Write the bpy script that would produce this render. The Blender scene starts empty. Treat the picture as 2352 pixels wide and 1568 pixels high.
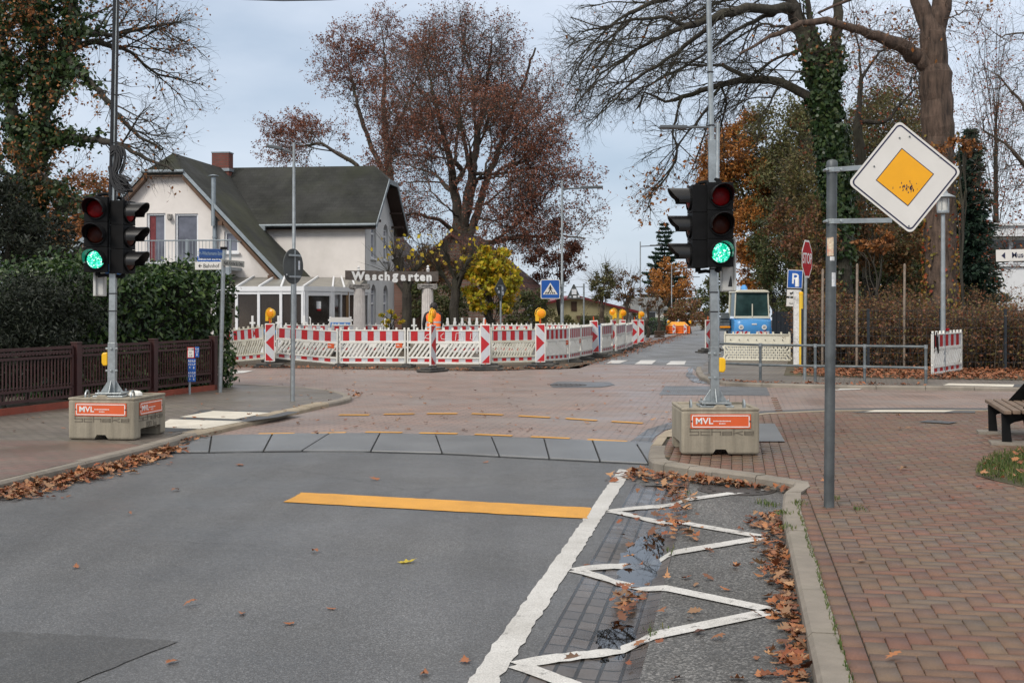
import bpy, bmesh, math, random
import numpy as np
from math import sin, cos, pi, radians, sqrt, atan2
from mathutils import Vector, Matrix

sc = bpy.context.scene
COL = sc.collection
random.seed(7)
RNG = np.random.default_rng(11)

# ------------------------------------------------------------------ camera
cam_d = bpy.data.cameras.new("camera")
cam = bpy.data.objects.new("camera", cam_d)
COL.objects.link(cam)
cam.location = (0, 0, 1.6)
cam.rotation_euler = (radians(90), 0, 0)
cam_d.sensor_width = 36.0
cam_d.lens = 45.0
cam_d.shift_y = -84.0 / 2352.0
cam_d.clip_start = 0.1
cam_d.clip_end = 3000
sc.camera = cam

# ------------------------------------------------------------------ world, sun, exposure
SUN_EL, SUN_AZ = radians(38), radians(215)
world = bpy.data.worlds.new("World")
sc.world = world
world.use_nodes = True
wt = world.node_tree
for n in list(wt.nodes):
    wt.nodes.remove(n)
w_out = wt.nodes.new("ShaderNodeOutputWorld")
w_bg = wt.nodes.new("ShaderNodeBackground")
w_bg.inputs["Strength"].default_value = 0.1
w_sky = wt.nodes.new("ShaderNodeTexSky")
w_sky.sky_type = 'NISHITA'
w_sky.sun_disc = False
w_sky.sun_elevation = SUN_EL
w_sky.sun_rotation = SUN_AZ
w_tc = wt.nodes.new("ShaderNodeTexCoord")
w_map = wt.nodes.new("ShaderNodeMapping")
w_map.inputs["Scale"].default_value = (1.0, 1.0, 2.6)
w_no = wt.nodes.new("ShaderNodeTexNoise")
w_no.inputs["Scale"].default_value = 2.3
w_no.inputs["Detail"].default_value = 7.0
w_no.inputs["Roughness"].default_value = 0.5
w_ramp = wt.nodes.new("ShaderNodeValToRGB")
w_ramp.color_ramp.elements[0].position = 0.30
w_ramp.color_ramp.elements[0].color = (2.65, 3.3, 4.2, 1)
w_ramp.color_ramp.elements[1].position = 0.78
w_ramp.color_ramp.elements[1].color = (5.0, 5.4, 6.1, 1)
# the cloud thins towards the right and towards the horizon
w_sep = wt.nodes.new("ShaderNodeSeparateXYZ")
wt.links.new(w_tc.outputs["Generated"], w_sep.inputs[0])
def w_math(op, a, b):
    n = wt.nodes.new("ShaderNodeMath"); n.operation = op
    for i, x in enumerate((a, b)):
        if hasattr(x, "is_linked"): wt.links.new(x, n.inputs[i])
        else: n.inputs[i].default_value = x
    return n.outputs[0]
w_f = w_math('ADD', w_math('SUBTRACT', w_math('MULTIPLY', w_no.outputs["Fac"], 1.9), .45), w_math('MULTIPLY', w_sep.outputs[0], .5))
w_f = w_math('ADD', w_f, w_math('MULTIPLY', w_math('SUBTRACT', .22, w_sep.outputs[2]), .5))
w_mix = wt.nodes.new("ShaderNodeMixRGB")
w_mix.inputs[0].default_value = 0.86
wt.links.new(w_tc.outputs["Generated"], w_map.inputs["Vector"])
wt.links.new(w_map.outputs["Vector"], w_no.inputs["Vector"])
wt.links.new(w_f, w_ramp.inputs["Fac"])
wt.links.new(w_sky.outputs["Color"], w_mix.inputs[1])
w_zen = wt.nodes.new("ShaderNodeMapRange")
w_zen.interpolation_type = 'SMOOTHSTEP'
w_zen.inputs[1].default_value = .28; w_zen.inputs[2].default_value = .75
wt.links.new(w_sep.outputs[2], w_zen.inputs[0])
w_mz = wt.nodes.new("ShaderNodeMixRGB")          # an overcast sky is brightest and greyest overhead
wt.links.new(w_zen.outputs[0], w_mz.inputs[0])
wt.links.new(w_ramp.outputs["Color"], w_mz.inputs[1])
w_mz.inputs[2].default_value = (8.6, 8.2, 7.6, 1)
wt.links.new(w_mz.outputs["Color"], w_mix.inputs[2])
wt.links.new(w_mix.outputs["Color"], w_bg.inputs["Color"])
wt.links.new(w_bg.outputs["Background"], w_out.inputs["Surface"])

sun_d = bpy.data.lights.new("sun", 'SUN')
sun = bpy.data.objects.new("sun", sun_d)
COL.objects.link(sun)
sun_d.energy = 1.5
sun_d.angle = radians(18)
sun_d.color = (1.0, 0.94, 0.85)
sdir = Vector((sin(SUN_AZ) * cos(SUN_EL), cos(SUN_AZ) * cos(SUN_EL), sin(SUN_EL)))
sun.rotation_euler = sdir.to_track_quat('Z', 'Y').to_euler()

sc.view_settings.view_transform = 'Standard'
sc.view_settings.look = 'None'
sc.view_settings.exposure = 0.7
sc.view_settings.gamma = 1.0
sc.view_settings.use_curve_mapping = False
sc.render.engine = 'CYCLES'
sc.cycles.max_bounces = 6
sc.cycles.transparent_max_bounces = 8
sc.cycles.use_denoising = True

# ------------------------------------------------------------------ measured picture -> place
F, CX, HY, EYE = 2940.0, 1176.0, 700.0, 1.6
SL0, SL = 40.0, 0.0128          # the street falls gently away beyond 40 m

def gz(Y):
    return -max(0.0, Y - SL0) * SL

def G(px, py, dz=0.0):
    d = py - HY
    Y = F * (EYE - dz) / d
    if Y > SL0:
        Y = F * (EYE - dz - SL * SL0) / (d - F * SL)
    return Vector(((px - CX) * Y / F, Y, gz(Y) + dz))

def P(px, py, Y):
    return Vector(((px - CX) * Y / F, Y, EYE - (py - HY) * Y / F))

def PX(px, Y, dz=0.0):
    return Vector(((px - CX) * Y / F, Y, gz(Y) + dz))

def Ytop(py, h):
    # distance at which something h tall standing on the ground tops out at row py
    a = (HY - py) / F
    Y = (h - EYE) / a if a > 0 else 1e9
    if Y > SL0:
        Y = (h - EYE + SL * SL0) / (a + SL)
    return Y

RA = math.atan(0.1748)          # heading of the street
RR, RN = Vector((sin(RA), cos(RA), 0)), Vector((cos(RA), -sin(RA), 0))

def UV(u, v, z=0.0):
    p = RN * u + RR * v
    return Vector((p.x, p.y, z))

# ------------------------------------------------------------------ objects
def tag(o, label=None, cat=None, group=None, kind=None):
    if label: o['label'] = label
    if cat: o['category'] = cat
    if group: o['group'] = group
    if kind: o['kind'] = kind
    return o

def thing(name, label, cat, loc=(0, 0, 0), rz=0.0, group=None):
    o = bpy.data.objects.new(name, None)
    o.empty_display_size = 0.2
    COL.objects.link(o)
    o.location = loc
    o.rotation_euler = (0, 0, rz)
    return tag(o, label, cat, group)

def copy_tree(o, parent=None):
    c = o.copy()
    COL.objects.link(c)
    c.parent = parent
    for ch in list(o.children):
        copy_tree(ch, c)
    return c

def link_mesh(name, me, mats, parent=None, smooth=False):
    ob = bpy.data.objects.new(name, me)
    for m in (mats if isinstance(mats, (list, tuple)) else [mats]):
        me.materials.append(m)
    if smooth:
        me.polygons.foreach_set("use_smooth", [True] * len(me.polygons))
    COL.objects.link(ob)
    if parent is not None:
        ob.parent = parent
    return ob

class MB:
    def __init__(s):
        s.v, s.f, s.m = [], [], []

    def add(s, vs, fs, m=0, M=None):
        o = len(s.v)
        for p in vs:
            p = Vector(p)
            s.v.append(M @ p if M else p)
        for f in fs:
            s.f.append([i + o for i in f])
            s.m.append(m)
        return s

    def box(s, c, d, m=0, M=None):
        x, y, z = c; a, b, h = d[0] / 2, d[1] / 2, d[2] / 2
        vs = [(x - a, y - b, z - h), (x + a, y - b, z - h), (x + a, y + b, z - h), (x - a, y + b, z - h),
              (x - a, y - b, z + h), (x + a, y - b, z + h), (x + a, y + b, z + h), (x - a, y + b, z + h)]
        return s.add(vs, [(3, 2, 1, 0), (4, 5, 6, 7), (0, 1, 5, 4), (1, 2, 6, 5), (2, 3, 7, 6), (3, 0, 4, 7)], m, M)

    def prism(s, pts, off, m=0, M=None, ms=None):
        n = len(pts); off = Vector(off)
        vs = [Vector(p) for p in pts] + [Vector(p) + off for p in pts]
        s.add(vs, [list(range(n))], m, M)
        o = len(s.v) - 2 * n
        s.f.append([o + n + i for i in reversed(range(n))]); s.m.append(m if ms is None else ms)
        for i in range(n):
            j = (i + 1) % n
            s.f.append([o + j, o + i, o + n + i, o + n + j]); s.m.append(m if ms is None else ms)
        return s

    def poly(s, pts, m=0, M=None):
        return s.add(pts, [list(range(len(pts)))], m, M)

    def tube(s, pts, r, n=10, m=0, M=None, caps=True):
        pts = [Vector(p) for p in pts]
        k = len(pts)
        rs = r if isinstance(r, (list, tuple)) else [r] * k
        vs, fs = [], []
        up = None
        for i, p in enumerate(pts):
            d = (pts[min(i + 1, k - 1)] - pts[max(i - 1, 0)]).normalized()
            if up is None:
                up = Vector((0, 0, 1)) if abs(d.z) < 0.9 else Vector((0, 1, 0))
            a = d.cross(up).normalized()
            b = a.cross(d).normalized()
            up = b
            for j in range(n):
                t = 2 * pi * (j + .5) / n
                vs.append(p + (a * cos(t) + b * sin(t)) * rs[i])
        for i in range(k - 1):
            for j in range(n):
                j2 = (j + 1) % n
                fs.append((i * n + j, i * n + j2, (i + 1) * n + j2, (i + 1) * n + j))
        if caps:
            fs.append(tuple(reversed(range(n))))
            fs.append(tuple((k - 1) * n + j for j in range(n)))
        return s.add(vs, fs, m, M)

    def lathe(s, prof, n=20, m=0, M=None, c=(0, 0, 0)):
        vs, fs = [], []
        k = len(prof)
        for r, z in prof:
            for j in range(n):
                t = 2 * pi * j / n
                vs.append((c[0] + r * cos(t), c[1] + r * sin(t), c[2] + z))
        for i in range(k - 1):
            for j in range(n):
                j2 = (j + 1) % n
                fs.append((i * n + j, i * n + j2, (i + 1) * n + j2, (i + 1) * n + j))
        fs.append(tuple(reversed(range(n))))
        fs.append(tuple((k - 1) * n + j for j in range(n)))
        return s.add(vs, fs, m, M)

    def build(s, name, mats, parent=None, smooth=False, bevel=0.0, segs=2):
        me = bpy.data.meshes.new(name)
        me.from_pydata([tuple(p) for p in s.v], [], s.f)
        me.polygons.foreach_set("material_index", s.m)
        me.validate()
        bm = bmesh.new(); bm.from_mesh(me)
        bmesh.ops.recalc_face_normals(bm, faces=bm.faces)
        bm.to_mesh(me); bm.free()
        ob = link_mesh(name, me, mats, parent, smooth)
        if smooth:
            md = ob.modifiers.new("split", 'EDGE_SPLIT'); md.split_angle = radians(40)
        if bevel:
            md = ob.modifiers.new("bevel", 'BEVEL'); md.width = bevel; md.segments = segs
            md.limit_method = 'ANGLE'; md.angle_limit = radians(40)
        return ob

def np_mesh(name, verts, quads, mat, parent=None, smooth=False, tris=None):
    me = bpy.data.meshes.new(name)
    verts = np.asarray(verts, dtype=np.float32)
    nq = len(quads); nt = 0 if tris is None else len(tris)
    me.vertices.add(len(verts))
    me.vertices.foreach_set("co", verts.ravel())
    loops = np.asarray(quads, dtype=np.int32).ravel()
    starts = np.arange(nq, dtype=np.int32) * 4
    if nt:
        loops = np.concatenate([loops, np.asarray(tris, dtype=np.int32).ravel()])
        starts = np.concatenate([starts, nq * 4 + np.arange(nt, dtype=np.int32) * 3])
    me.loops.add(len(loops))
    me.loops.foreach_set("vertex_index", loops)
    me.polygons.add(nq + nt)
    me.polygons.foreach_set("loop_start", starts)
    if smooth:
        me.polygons.foreach_set("use_smooth", np.ones(nq + nt, dtype=bool))
    me.update(calc_edges=True)
    return link_mesh(name, me, mat, parent)

def Rz(a): return Matrix.Rotation(a, 4, 'Z')
def T(x, y, z): return Matrix.Translation((x, y, z))
FACE = Matrix.Rotation(pi / 2, 4, 'X')       # lettering upright, facing -Y

def lettering(s, size, mat, parent, M, depth=0.002, bold=0.0, sx=1.0, align='CENTER', name='lettering', shear=0.0):
    cu = bpy.data.curves.new("txt", 'FONT')
    cu.body = s; cu.size = size; cu.align_x = align; cu.align_y = 'CENTER'
    cu.extrude = depth; cu.offset = bold; cu.resolution_u = 3; cu.shear = shear
    tmp = bpy.data.objects.new("txt", cu)
    me = bpy.data.meshes.new_from_object(tmp)
    bpy.data.objects.remove(tmp); bpy.data.curves.remove(cu)
    me.transform(M @ FACE @ Matrix.Diagonal((sx, 1, 1, 1)))
    me.name = name
    me.materials.clear()
    return link_mesh(name, me, mat, parent)

# ------------------------------------------------------------------ materials
def nd(t, kind, **kw):
    n = t.nodes.new(kind)
    for k, v in kw.items():
        if k in n.inputs: n.inputs[k].default_value = v
        else: setattr(n, k, v)
    return n

def newmat(name):
    m = bpy.data.materials.new(name)
    m.use_nodes = True
    t = m.node_tree
    return m, t, t.nodes["Principled BSDF"]

def ramp(t, fac, stops):
    r = nd(t, "ShaderNodeValToRGB")
    e = r.color_ramp.elements
    while len(e) < len(stops): e.new(0.5)
    for i, (p, c) in enumerate(stops):
        e[i].position = p; e[i].color = (*c, 1)
    t.links.new(fac, r.inputs["Fac"])
    return r.outputs["Color"]

def mixc(t, fac, a, b, mode='MIX'):
    n = nd(t, "ShaderNodeMixRGB", blend_type=mode)
    for i, x in ((0, fac), (1, a), (2, b)):
        if hasattr(x, "is_linked"): t.links.new(x, n.inputs[i])
        elif i: n.inputs[i].default_value = (*x, 1)
        else: n.inputs[0].default_value = x
    return n.outputs["Color"]

def noise(t, scale, detail=4, rough=.55, vec=None, out="Fac"):
    n = nd(t, "ShaderNodeTexNoise", Scale=scale, Detail=detail, Roughness=rough)
    if vec is None:
        tc = nd(t, "ShaderNodeTexCoord"); vec = tc.outputs["Object"]
    t.links.new(vec, n.inputs["Vector"])
    return n.outputs[out]

def bump(t, p, h, strength, dist=0.01):
    b = nd(t, "ShaderNodeBump", Strength=strength, Distance=dist)
    t.links.new(h, b.inputs["Height"])
    t.links.new(b.outputs["Normal"], p.inputs["Normal"])

def mat(name, c, rough=.6, metal=0.0, var=.18, scale=6.0, dirt=None, dirt_amt=.5, bmp=0.0, bscale=60.0, emit=0.0, spec=.5, streak=0.0):
    m, t, p = newmat(name)
    lo = tuple(x * (1 - var) for x in c); hi = tuple(min(1, x * (1 + var * .6)) for x in c)
    f = noise(t, scale, 5, .6)
    colr = ramp(t, f, [(.3, lo), (.7, hi)])
    if dirt:
        f2 = noise(t, scale * .37 + .4, 6, .65)
        r2 = ramp(t, f2, [(.48, (0, 0, 0)), (.75, (dirt_amt,) * 3)])
        colr = mixc(t, r2, colr, dirt)
    if streak:      # rain streaks and splash marks running down
        tc = nd(t, "ShaderNodeTexCoord"); mp = nd(t, "ShaderNodeMapping"); mp.inputs["Scale"].default_value = (7, 7, .55)
        t.links.new(tc.outputs["Object"], mp.inputs["Vector"])
        colr = mixc(t, 1.0, colr, ramp(t, noise(t, 1.4, 6, .65, mp.outputs["Vector"]), [(.36, (1 - streak,) * 3), (.6, (1.03,) * 3)]), 'MULTIPLY')
    t.links.new(colr, p.inputs["Base Color"])
    p.inputs["Roughness"].default_value = rough
    p.inputs["Metallic"].default_value = metal
    p.inputs["Specular IOR Level"].default_value = spec
    if bmp:
        bump(t, p, noise(t, bscale, 4), bmp)
    if emit:
        p.inputs["Emission Color"].default_value = (*c, 1)
        p.inputs["Emission Strength"].default_value = emit
    return m

def leaf_mat(name, cols, rough=.55, trans=.25):
    m, t, p = newmat(name)
    g = nd(t, "ShaderNodeNewGeometry")
    k = len(cols)
    colr = ramp(t, g.outputs["Random Per Island"], [((i + .5) / k, c) for i, c in enumerate(cols)])
    t.links.new(colr, p.inputs["Base Color"])
    p.inputs["Roughness"].default_value = rough
    p.inputs["Specular IOR Level"].default_value = .35
    tr = nd(t, "ShaderNodeBsdfTranslucent")
    t.links.new(colr, tr.inputs["Color"])
    mx = nd(t, "ShaderNodeMixShader"); mx.inputs[0].default_value = trans
    out = t.nodes["Material Output"]
    t.links.new(p.outputs[0], mx.inputs[1]); t.links.new(tr.outputs[0], mx.inputs[2])
    t.links.new(mx.outputs[0], out.inputs["Surface"])
    return m

def brick_mat(name, c1, c2, mortar, bw, bh, rot=0.0, off=.5, mort=.004, rough=.5, var=.35, bmp=.4, extra=None, freq=2, xz=False, wet=.15, moss=None, big=None):
    m, t, p = newmat(name)
    tc = nd(t, "ShaderNodeTexCoord")
    mp = nd(t, "ShaderNodeMapping"); mp.inputs["Rotation"].default_value = (pi / 2 if xz else 0, 0, rot)
    t.links.new(tc.outputs["Object"], mp.inputs["Vector"])
    b = nd(t, "ShaderNodeTexBrick")
    b.offset = off; b.offset_frequency = freq; b.squash = 1.0
    for k_, v_ in (("Scale", 1.0), ("Mortar Size", mort), ("Mortar Smooth", .2), ("Bias", 0.0), ("Brick Width", bw), ("Row Height", bh)):
        b.inputs[k_].default_value = v_
    b.inputs["Color1"].default_value = (*c1, 1); b.inputs["Color2"].default_value = (*c2, 1)
    mo = mortar
    if moss:
        mf = ramp(t, noise(t, 1.7, 5, .6), [(.5, (0, 0, 0)), (.62, (1, 1, 1))])
        mo = mixc(t, mf, mortar, moss)
        t.links.new(mo, b.inputs["Mortar"])
    else:
        b.inputs["Mortar"].default_value = (*mortar, 1)
    t.links.new(mp.outputs["Vector"], b.inputs["Vector"])
    f = noise(t, 1.1, 6, .62)
    sh = ramp(t, f, [(.3, (1 - var,) * 3), (.7, (1 + var * .35,) * 3)])
    c = mixc(t, 1.0, b.outputs["Color"], sh, 'MULTIPLY')
    f2 = noise(t, 70.0, 3, .6)
    c = mixc(t, .5, c, ramp(t, f2, [(.3, (.65,) * 3), (.7, (1.25,) * 3)]), 'MULTIPLY')
    if extra:
        f3 = ramp(t, noise(t, .45, 5, .6), [(.45, (0, 0, 0)), (.68, (.75,) * 3)])
        c = mixc(t, f3, c, extra)
    t.links.new(c, p.inputs["Base Color"])
    fr = noise(t, .7, 5, .6)
    rr = ramp(t, fr, [(.35, (max(.05, rough - wet),) * 3), (.68, (min(1, rough + wet),) * 3)])
    t.links.new(rr, p.inputs["Roughness"])
    inv = nd(t, "ShaderNodeMath", operation='SUBTRACT'); inv.inputs[0].default_value = 1.0
    t.links.new(b.outputs["Fac"], inv.inputs[1])
    bump(t, p, inv.outputs[0], bmp, .004)
    return m

def asphalt_mat(name, lo, hi, rough=.5, speck=170.0, tint=(1, 1, 1)):
    m, t, p = newmat(name)
    tc = nd(t, "ShaderNodeTexCoord")
    v = nd(t, "ShaderNodeTexVoronoi", Scale=speck)
    t.links.new(tc.outputs["Object"], v.inputs["Vector"])
    sep = nd(t, "ShaderNodeSeparateColor")
    t.links.new(v.outputs["Color"], sep.inputs[0])
    c = ramp(t, sep.outputs[0], [(.0, tuple(lo * x for x in tint)), (.7, tuple((lo * .5 + hi * .5) * x for x in tint)), (.97, tuple(hi * 1.35 * x for x in tint))])
    big = ramp(t, noise(t, .55, 6, .6), [(.3, (.8,) * 3), (.7, (1.18,) * 3)])
    c = mixc(t, 1.0, c, big, 'MULTIPLY')
    mp = nd(t, "ShaderNodeMapping"); mp.inputs["Rotation"].default_value = (0, 0, RA); mp.inputs["Scale"].default_value = (1.0, .06, 1)
    t.links.new(tc.outputs["Object"], mp.inputs["Vector"])
    st = ramp(t, noise(t, 1.6, 4, .5, mp.outputs["Vector"]), [(.35, (.80,) * 3), (.65, (1.12,) * 3)])
    c = mixc(t, 1.0, c, st, 'MULTIPLY')
    vc = nd(t, "ShaderNodeTexVoronoi", feature='DISTANCE_TO_EDGE', Scale=.42)      # a few hairline cracks
    wv = nd(t, "ShaderNodeVectorMath", operation='MULTIPLY_ADD'); wv.inputs[1].default_value = (.35, .35, .35)
    t.links.new(noise(t, 1.8, 5, .65, out="Color"), wv.inputs[0]); t.links.new(tc.outputs["Object"], wv.inputs[2]); t.links.new(wv.outputs[0], vc.inputs["Vector"])
    ck = mixc(t, 1.0, ramp(t, vc.outputs["Distance"], [(.002, (1, 1, 1)), (.006, (0, 0, 0))]), ramp(t, noise(t, .33, 4, .5), [(.5, (0, 0, 0)), (.6, (.55,) * 3)]), 'MULTIPLY')
    c = mixc(t, ck, c, (.02, .02, .02))
    t.links.new(c, p.inputs["Base Color"])
    fr = noise(t, .8, 5, .6)
    t.links.new(ramp(t, fr, [(.35, (rough - .14,) * 3), (.7, (rough + .16,) * 3)]), p.inputs["Roughness"])
    bump(t, p, v.outputs["Distance"], .5, .004)
    return m

def paint_mat(name, c, wear=.45, under=(.07, .07, .07), scale=9.0):
    m, t, p = newmat(name)
    f = noise(t, scale, 8, .7)
    w = ramp(t, f, [(wear - .09, (1, 1, 1)), (wear + .02, (0, 0, 0))])
    g = ramp(t, noise(t, 140.0, 3, .6), [(.3, tuple(x * .6 for x in c)), (.7, tuple(min(1, x * 1.1) for x in c))])
    gr = ramp(t, noise(t, 1.3, 6, .7), [(.35, (.74, .73, .71)), (.62, (1, 1, 1))])      # grime from tyres
    colr = mixc(t, 1.0, mixc(t, w, g, under), gr, 'MULTIPLY')
    bump(t, p, noise(t, 170.0, 3, .6), .5, .004)
    t.links.new(colr, p.inputs["Base Color"])
    p.inputs["Roughness"].default_value = .55
    return m

def bark_mat(name, lo, hi, moss=None):
    m, t, p = newmat(name)
    tc = nd(t, "ShaderNodeTexCoord")
    mp = nd(t, "ShaderNodeMapping"); mp.inputs["Scale"].default_value = (9, 9, 1.6)
    t.links.new(tc.outputs["Object"], mp.inputs["Vector"])
    f = noise(t, 1.0, 6, .65, mp.outputs["Vector"])
    c = ramp(t, f, [(.3, lo), (.7, hi)])
    if moss:
        c = mixc(t, ramp(t, noise(t, .8, 5, .6), [(.45, (0, 0, 0)), (.7, (.7,) * 3)]), c, moss)
    t.links.new(c, p.inputs["Base Color"])
    p.inputs["Roughness"].default_value = .9
    bump(t, p, f, 1.0, .10)
    return m

def glass_mat(name, c, rough=.06):
    m, t, p = newmat(name)
    f = noise(t, .9, 4, .6)
    t.links.new(ramp(t, f, [(.35, tuple(x * .45 for x in c)), (.7, tuple(x * 1.3 for x in c))]), p.inputs["Base Color"])
    p.inputs["Roughness"].default_value = rough
    p.inputs["Specular IOR Level"].default_value = .6
    return m

M = {}
M['galv'] = mat('galvanised steel', (.36, .39, .40), .42, .75, .25, 14.0, (.2, .2, .19), .4)
M['galv_dark'] = mat('weathered steel', (.13, .15, .16), .5, .5, .3, 10.0, (.3, .32, .32), .4)
M['pole_grey'] = mat('grey pole paint', (.30, .33, .35), .5, .35, .2, 8.0, (.16, .17, .16), .35)
M['black'] = mat('black plastic', (.006, .006, .0065), .55, 0, .3, 12.0, spec=.15)
M['black_gloss'] = mat('visor plastic', (.011, .011, .012), .32, 0, .25, 12.0, spec=.4)
M['rubber'] = mat('recycled rubber', (.045, .045, .044), .85, 0, .35, 14.0, (.16, .14, .11), .5, .4)
M['white_plastic'] = mat('white barrier plastic', (.74, .73, .69), .45, 0, .1, 5.0, (.42, .39, .30), .45)
M['cream_plastic'] = mat('yellowed barrier plastic', (.66, .635, .53), .5, 0, .12, 5.0, (.38, .34, .24), .45)
M['film_red'] = mat('red reflective film', (.46, .016, .022), .33, 0, .16, 9.0, (.30, .06, .05), .3)
M['film_white'] = mat('white reflective film', (.52, .54, .57), .33, 0, .1, 9.0, (.40, .39, .36), .4)
M['sign_white'] = mat('sign white', (.66, .64, .61), .38, 0, .06, 4.0, (.5, .48, .44), .3)
M['sign_yellow'] = mat('sign yellow', (.80, .37, .005), .38, 0, .06, 6.0)
M['sign_navy'] = mat('sign navy border', (.012, .013, .05), .4, 0, .1)
M['sign_blue'] = mat('sign blue', (.008, .085, .36), .38, 0, .12, 5.0)
M['sign_red'] = mat('sign red', (.40, .006, .012), .65, 0, .1, 5.0, spec=.15)
M['sign_back'] = mat('sign back grey', (.05, .056, .056), .6, .1, .2, 5.0, (.14, .15, .14), .4)
M['sticker'] = mat('sticker paper', (.66, .67, .68), .5, 0, .3, 40.0, (.06, .25, .5), .6)
M['sticker_warm'] = mat('torn sticker', (.62, .52, .38), .5, 0, .3, 50.0, (.5, .05, .03), .9)
M['ink'] = mat('black ink', (.015, .015, .017), .5)
M['white'] = mat('white lettering', (.72, .72, .71), .5, 0, .05)
M['faded'] = mat('faded lettering', (.17, .23, .30), .5)
M['yellow'] = mat('yellow plastic', (.78, .44, .01), .4, 0, .1)
M['lens_amber'] = mat('amber lamp lens', (.85, .30, .008), .18, 0, .2, 26.0)
M['orange_plate'] = mat('orange plate', (.62, .10, .025), .42, 0, .08, 6.0)
M['orange_skip'] = mat('orange skip paint', (.85, .17, .012), .45, 0, .2, 2.5, (.25, .06, .02), .5)
M['orange_skip_top'] = mat('amber skip paint', (.80, .32, .02), .45, 0, .2, 2.5, (.25, .06, .02), .4)
M['concrete'] = mat('cast concrete', (.30, .265, .205), .85, 0, .16, 3.5, (.19, .165, .12), .55, .35, 45.0, streak=.3)
M['groove_shade'] = mat('painted groove shade', (.155, .135, .105), .9, 0, .2, 6.0)  # darker copy of the concrete, groove shade put into the colour
M['stone_kerb'] = mat('kerb concrete', (.235, .205, .17), .7, 0, .3, 3.0, (.10, .095, .07), .6, .5, 70.0)
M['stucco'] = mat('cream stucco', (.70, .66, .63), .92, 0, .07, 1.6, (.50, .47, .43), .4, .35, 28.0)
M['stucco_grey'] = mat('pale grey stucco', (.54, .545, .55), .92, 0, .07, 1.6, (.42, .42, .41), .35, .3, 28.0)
M['pvc'] = mat('white window frame', (.70, .715, .74), .4, 0, .05, 4.0)
M['zinc'] = mat('zinc sheet', (.27, .31, .34), .5, .6, .2, 4.0)
M['wood_dark'] = mat('brown stained timber', (.10, .055, .032), .7, 0, .3, 5.0)
M['soffit'] = mat('dark soffit boards', (.035, .018, .013), .8, 0, .3, 5.0)
M['fence_brown'] = mat('dark red fence paint', (.045, .014, .013), .5, 0, .25, 6.0)
M['fence_plinth'] = mat('red plinth paint', (.25, .05, .025), .7, 0, .25, 5.0, (.1, .04, .03), .4)
M['glass'] = glass_mat('window glass', (.05, .055, .06))
M['glass_sky_tint'] = glass_mat('painted sky pane', (.17, .18, .23), .12)  # pale sky reflection put into the base colour
M['glass_cab'] = glass_mat('cab glass', (.035, .07, .07))
M['interior'] = mat('dim interior', (.055, .035, .022), .9, 0, .5, 1.2)
M['curtain'] = mat('red curtain', (.19, .045, .05), .9, 0, .3, 8.0)
M['hivis'] = mat('high visibility orange', (.95, .16, .02), .6, 0, .08, 6.0)
M['strip'] = mat('reflective strip', (.42, .42, .42), .4, .3, .1)
M['cloth_black'] = mat('black work cloth', (.017, .017, .02), .85, 0, .3, 8.0)
M['skin'] = mat('skin', (.45, .25, .18), .55, 0, .08)
M['hair'] = mat('dark hair', (.015, .011, .009), .6)
M['blue_paint'] = mat('light blue machine paint', (.075, .30, .66), .32, 0, .1, 2.0, (.12, .26, .45), .3)
M['cream_paint'] = mat('cream cab paint', (.62, .60, .50), .4, 0, .08)
M['steel_dark'] = mat('dark steel', (.03, .03, .033), .5, .4, .3)
M['timber'] = mat('weathered timber', (.24, .19, .15), .8, 0, .35, 14.0)
M['timber_dark'] = mat('grey brown board', (.10, .082, .072), .85, 0, .35, 10.0)
M['bench_wood'] = mat('bench timber', (.17, .115, .08), .65, 0, .4, 12.0, (.10, .09, .05), .5)
M['white_post'] = mat('flaking white paint', (.70, .69, .67), .7, 0, .2, 25.0, (.22, .20, .18), .9)
M['plaster_col'] = mat('cast column plaster', (.62, .58, .55), .85, 0, .1, 4.0, (.36, .31, .28), .5)
M['plaster_dark'] = mat('weathered capital', (.34, .32, .30), .9, 0, .5, 14.0, (.06, .055, .05), .8)
M['blue_bin'] = mat('blue plastic', (.015, .09, .26), .45)
M['plank_white'] = mat('white pickets', (.74, .74, .73), .5, 0, .06)
M['yellow_post'] = mat('yellow post', (.72, .46, .03), .5, 0, .12)
M['wire'] = mat('cable sheath', (.012, .012, .014), .5)
M['mesh_fence'] = mat('anthracite mesh fence', (.02, .026, .034), .5, .2, .2)
M['pole_dark'] = mat('dark weathered pole', (.085, .095, .10), .5, .3, .3, 7.0, (.19, .21, .22), .5)
M['sign_blue_old'] = mat('weathered sign blue', (.006, .045, .18), .45, 0, .15, 5.0)
M['sign_shaded'] = mat('sign plate with painted shade', (.30, .30, .27), .5, 0, .1)  # darker than sign white: the plate's shade is in the colour
M['lamp_glass'] = mat('lamp glass', (.55, .55, .52), .25, 0, .25, 8.0)
M['lens_red'] = mat('red signal lens', (.20, .0015, .004), .4, 0, .35, 30.0, spec=.2)
M['lens_dim'] = mat('unlit amber lens', (.05, .008, .003), .4, 0, .35, 30.0, spec=.2)

def green_lens():
    m, t, p = newmat('lit green lens')
    tc = nd(t, "ShaderNodeTexCoord")
    v = nd(t, "ShaderNodeTexVoronoi", Scale=75.0)
    t.links.new(tc.outputs["Object"], v.inputs["Vector"])
    sep = nd(t, "ShaderNodeSeparateColor"); t.links.new(v.outputs["Color"], sep.inputs[0])
    c = ramp(t, sep.outputs[0], [(.0, (.0, .22, .12)), (.55, (.015, .55, .32)), (.8, (.1, .85, .6)), (.97, (.75, 1.0, .92))])
    p.inputs["Base Color"].default_value = (.0, .2, .1, 1)
    p.inputs["Roughness"].default_value = .2
    t.links.new(c, p.inputs["Emission Color"])
    p.inputs["Emission Strength"].default_value = 1.05
    return m
M['lens_green'] = green_lens()

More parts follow.
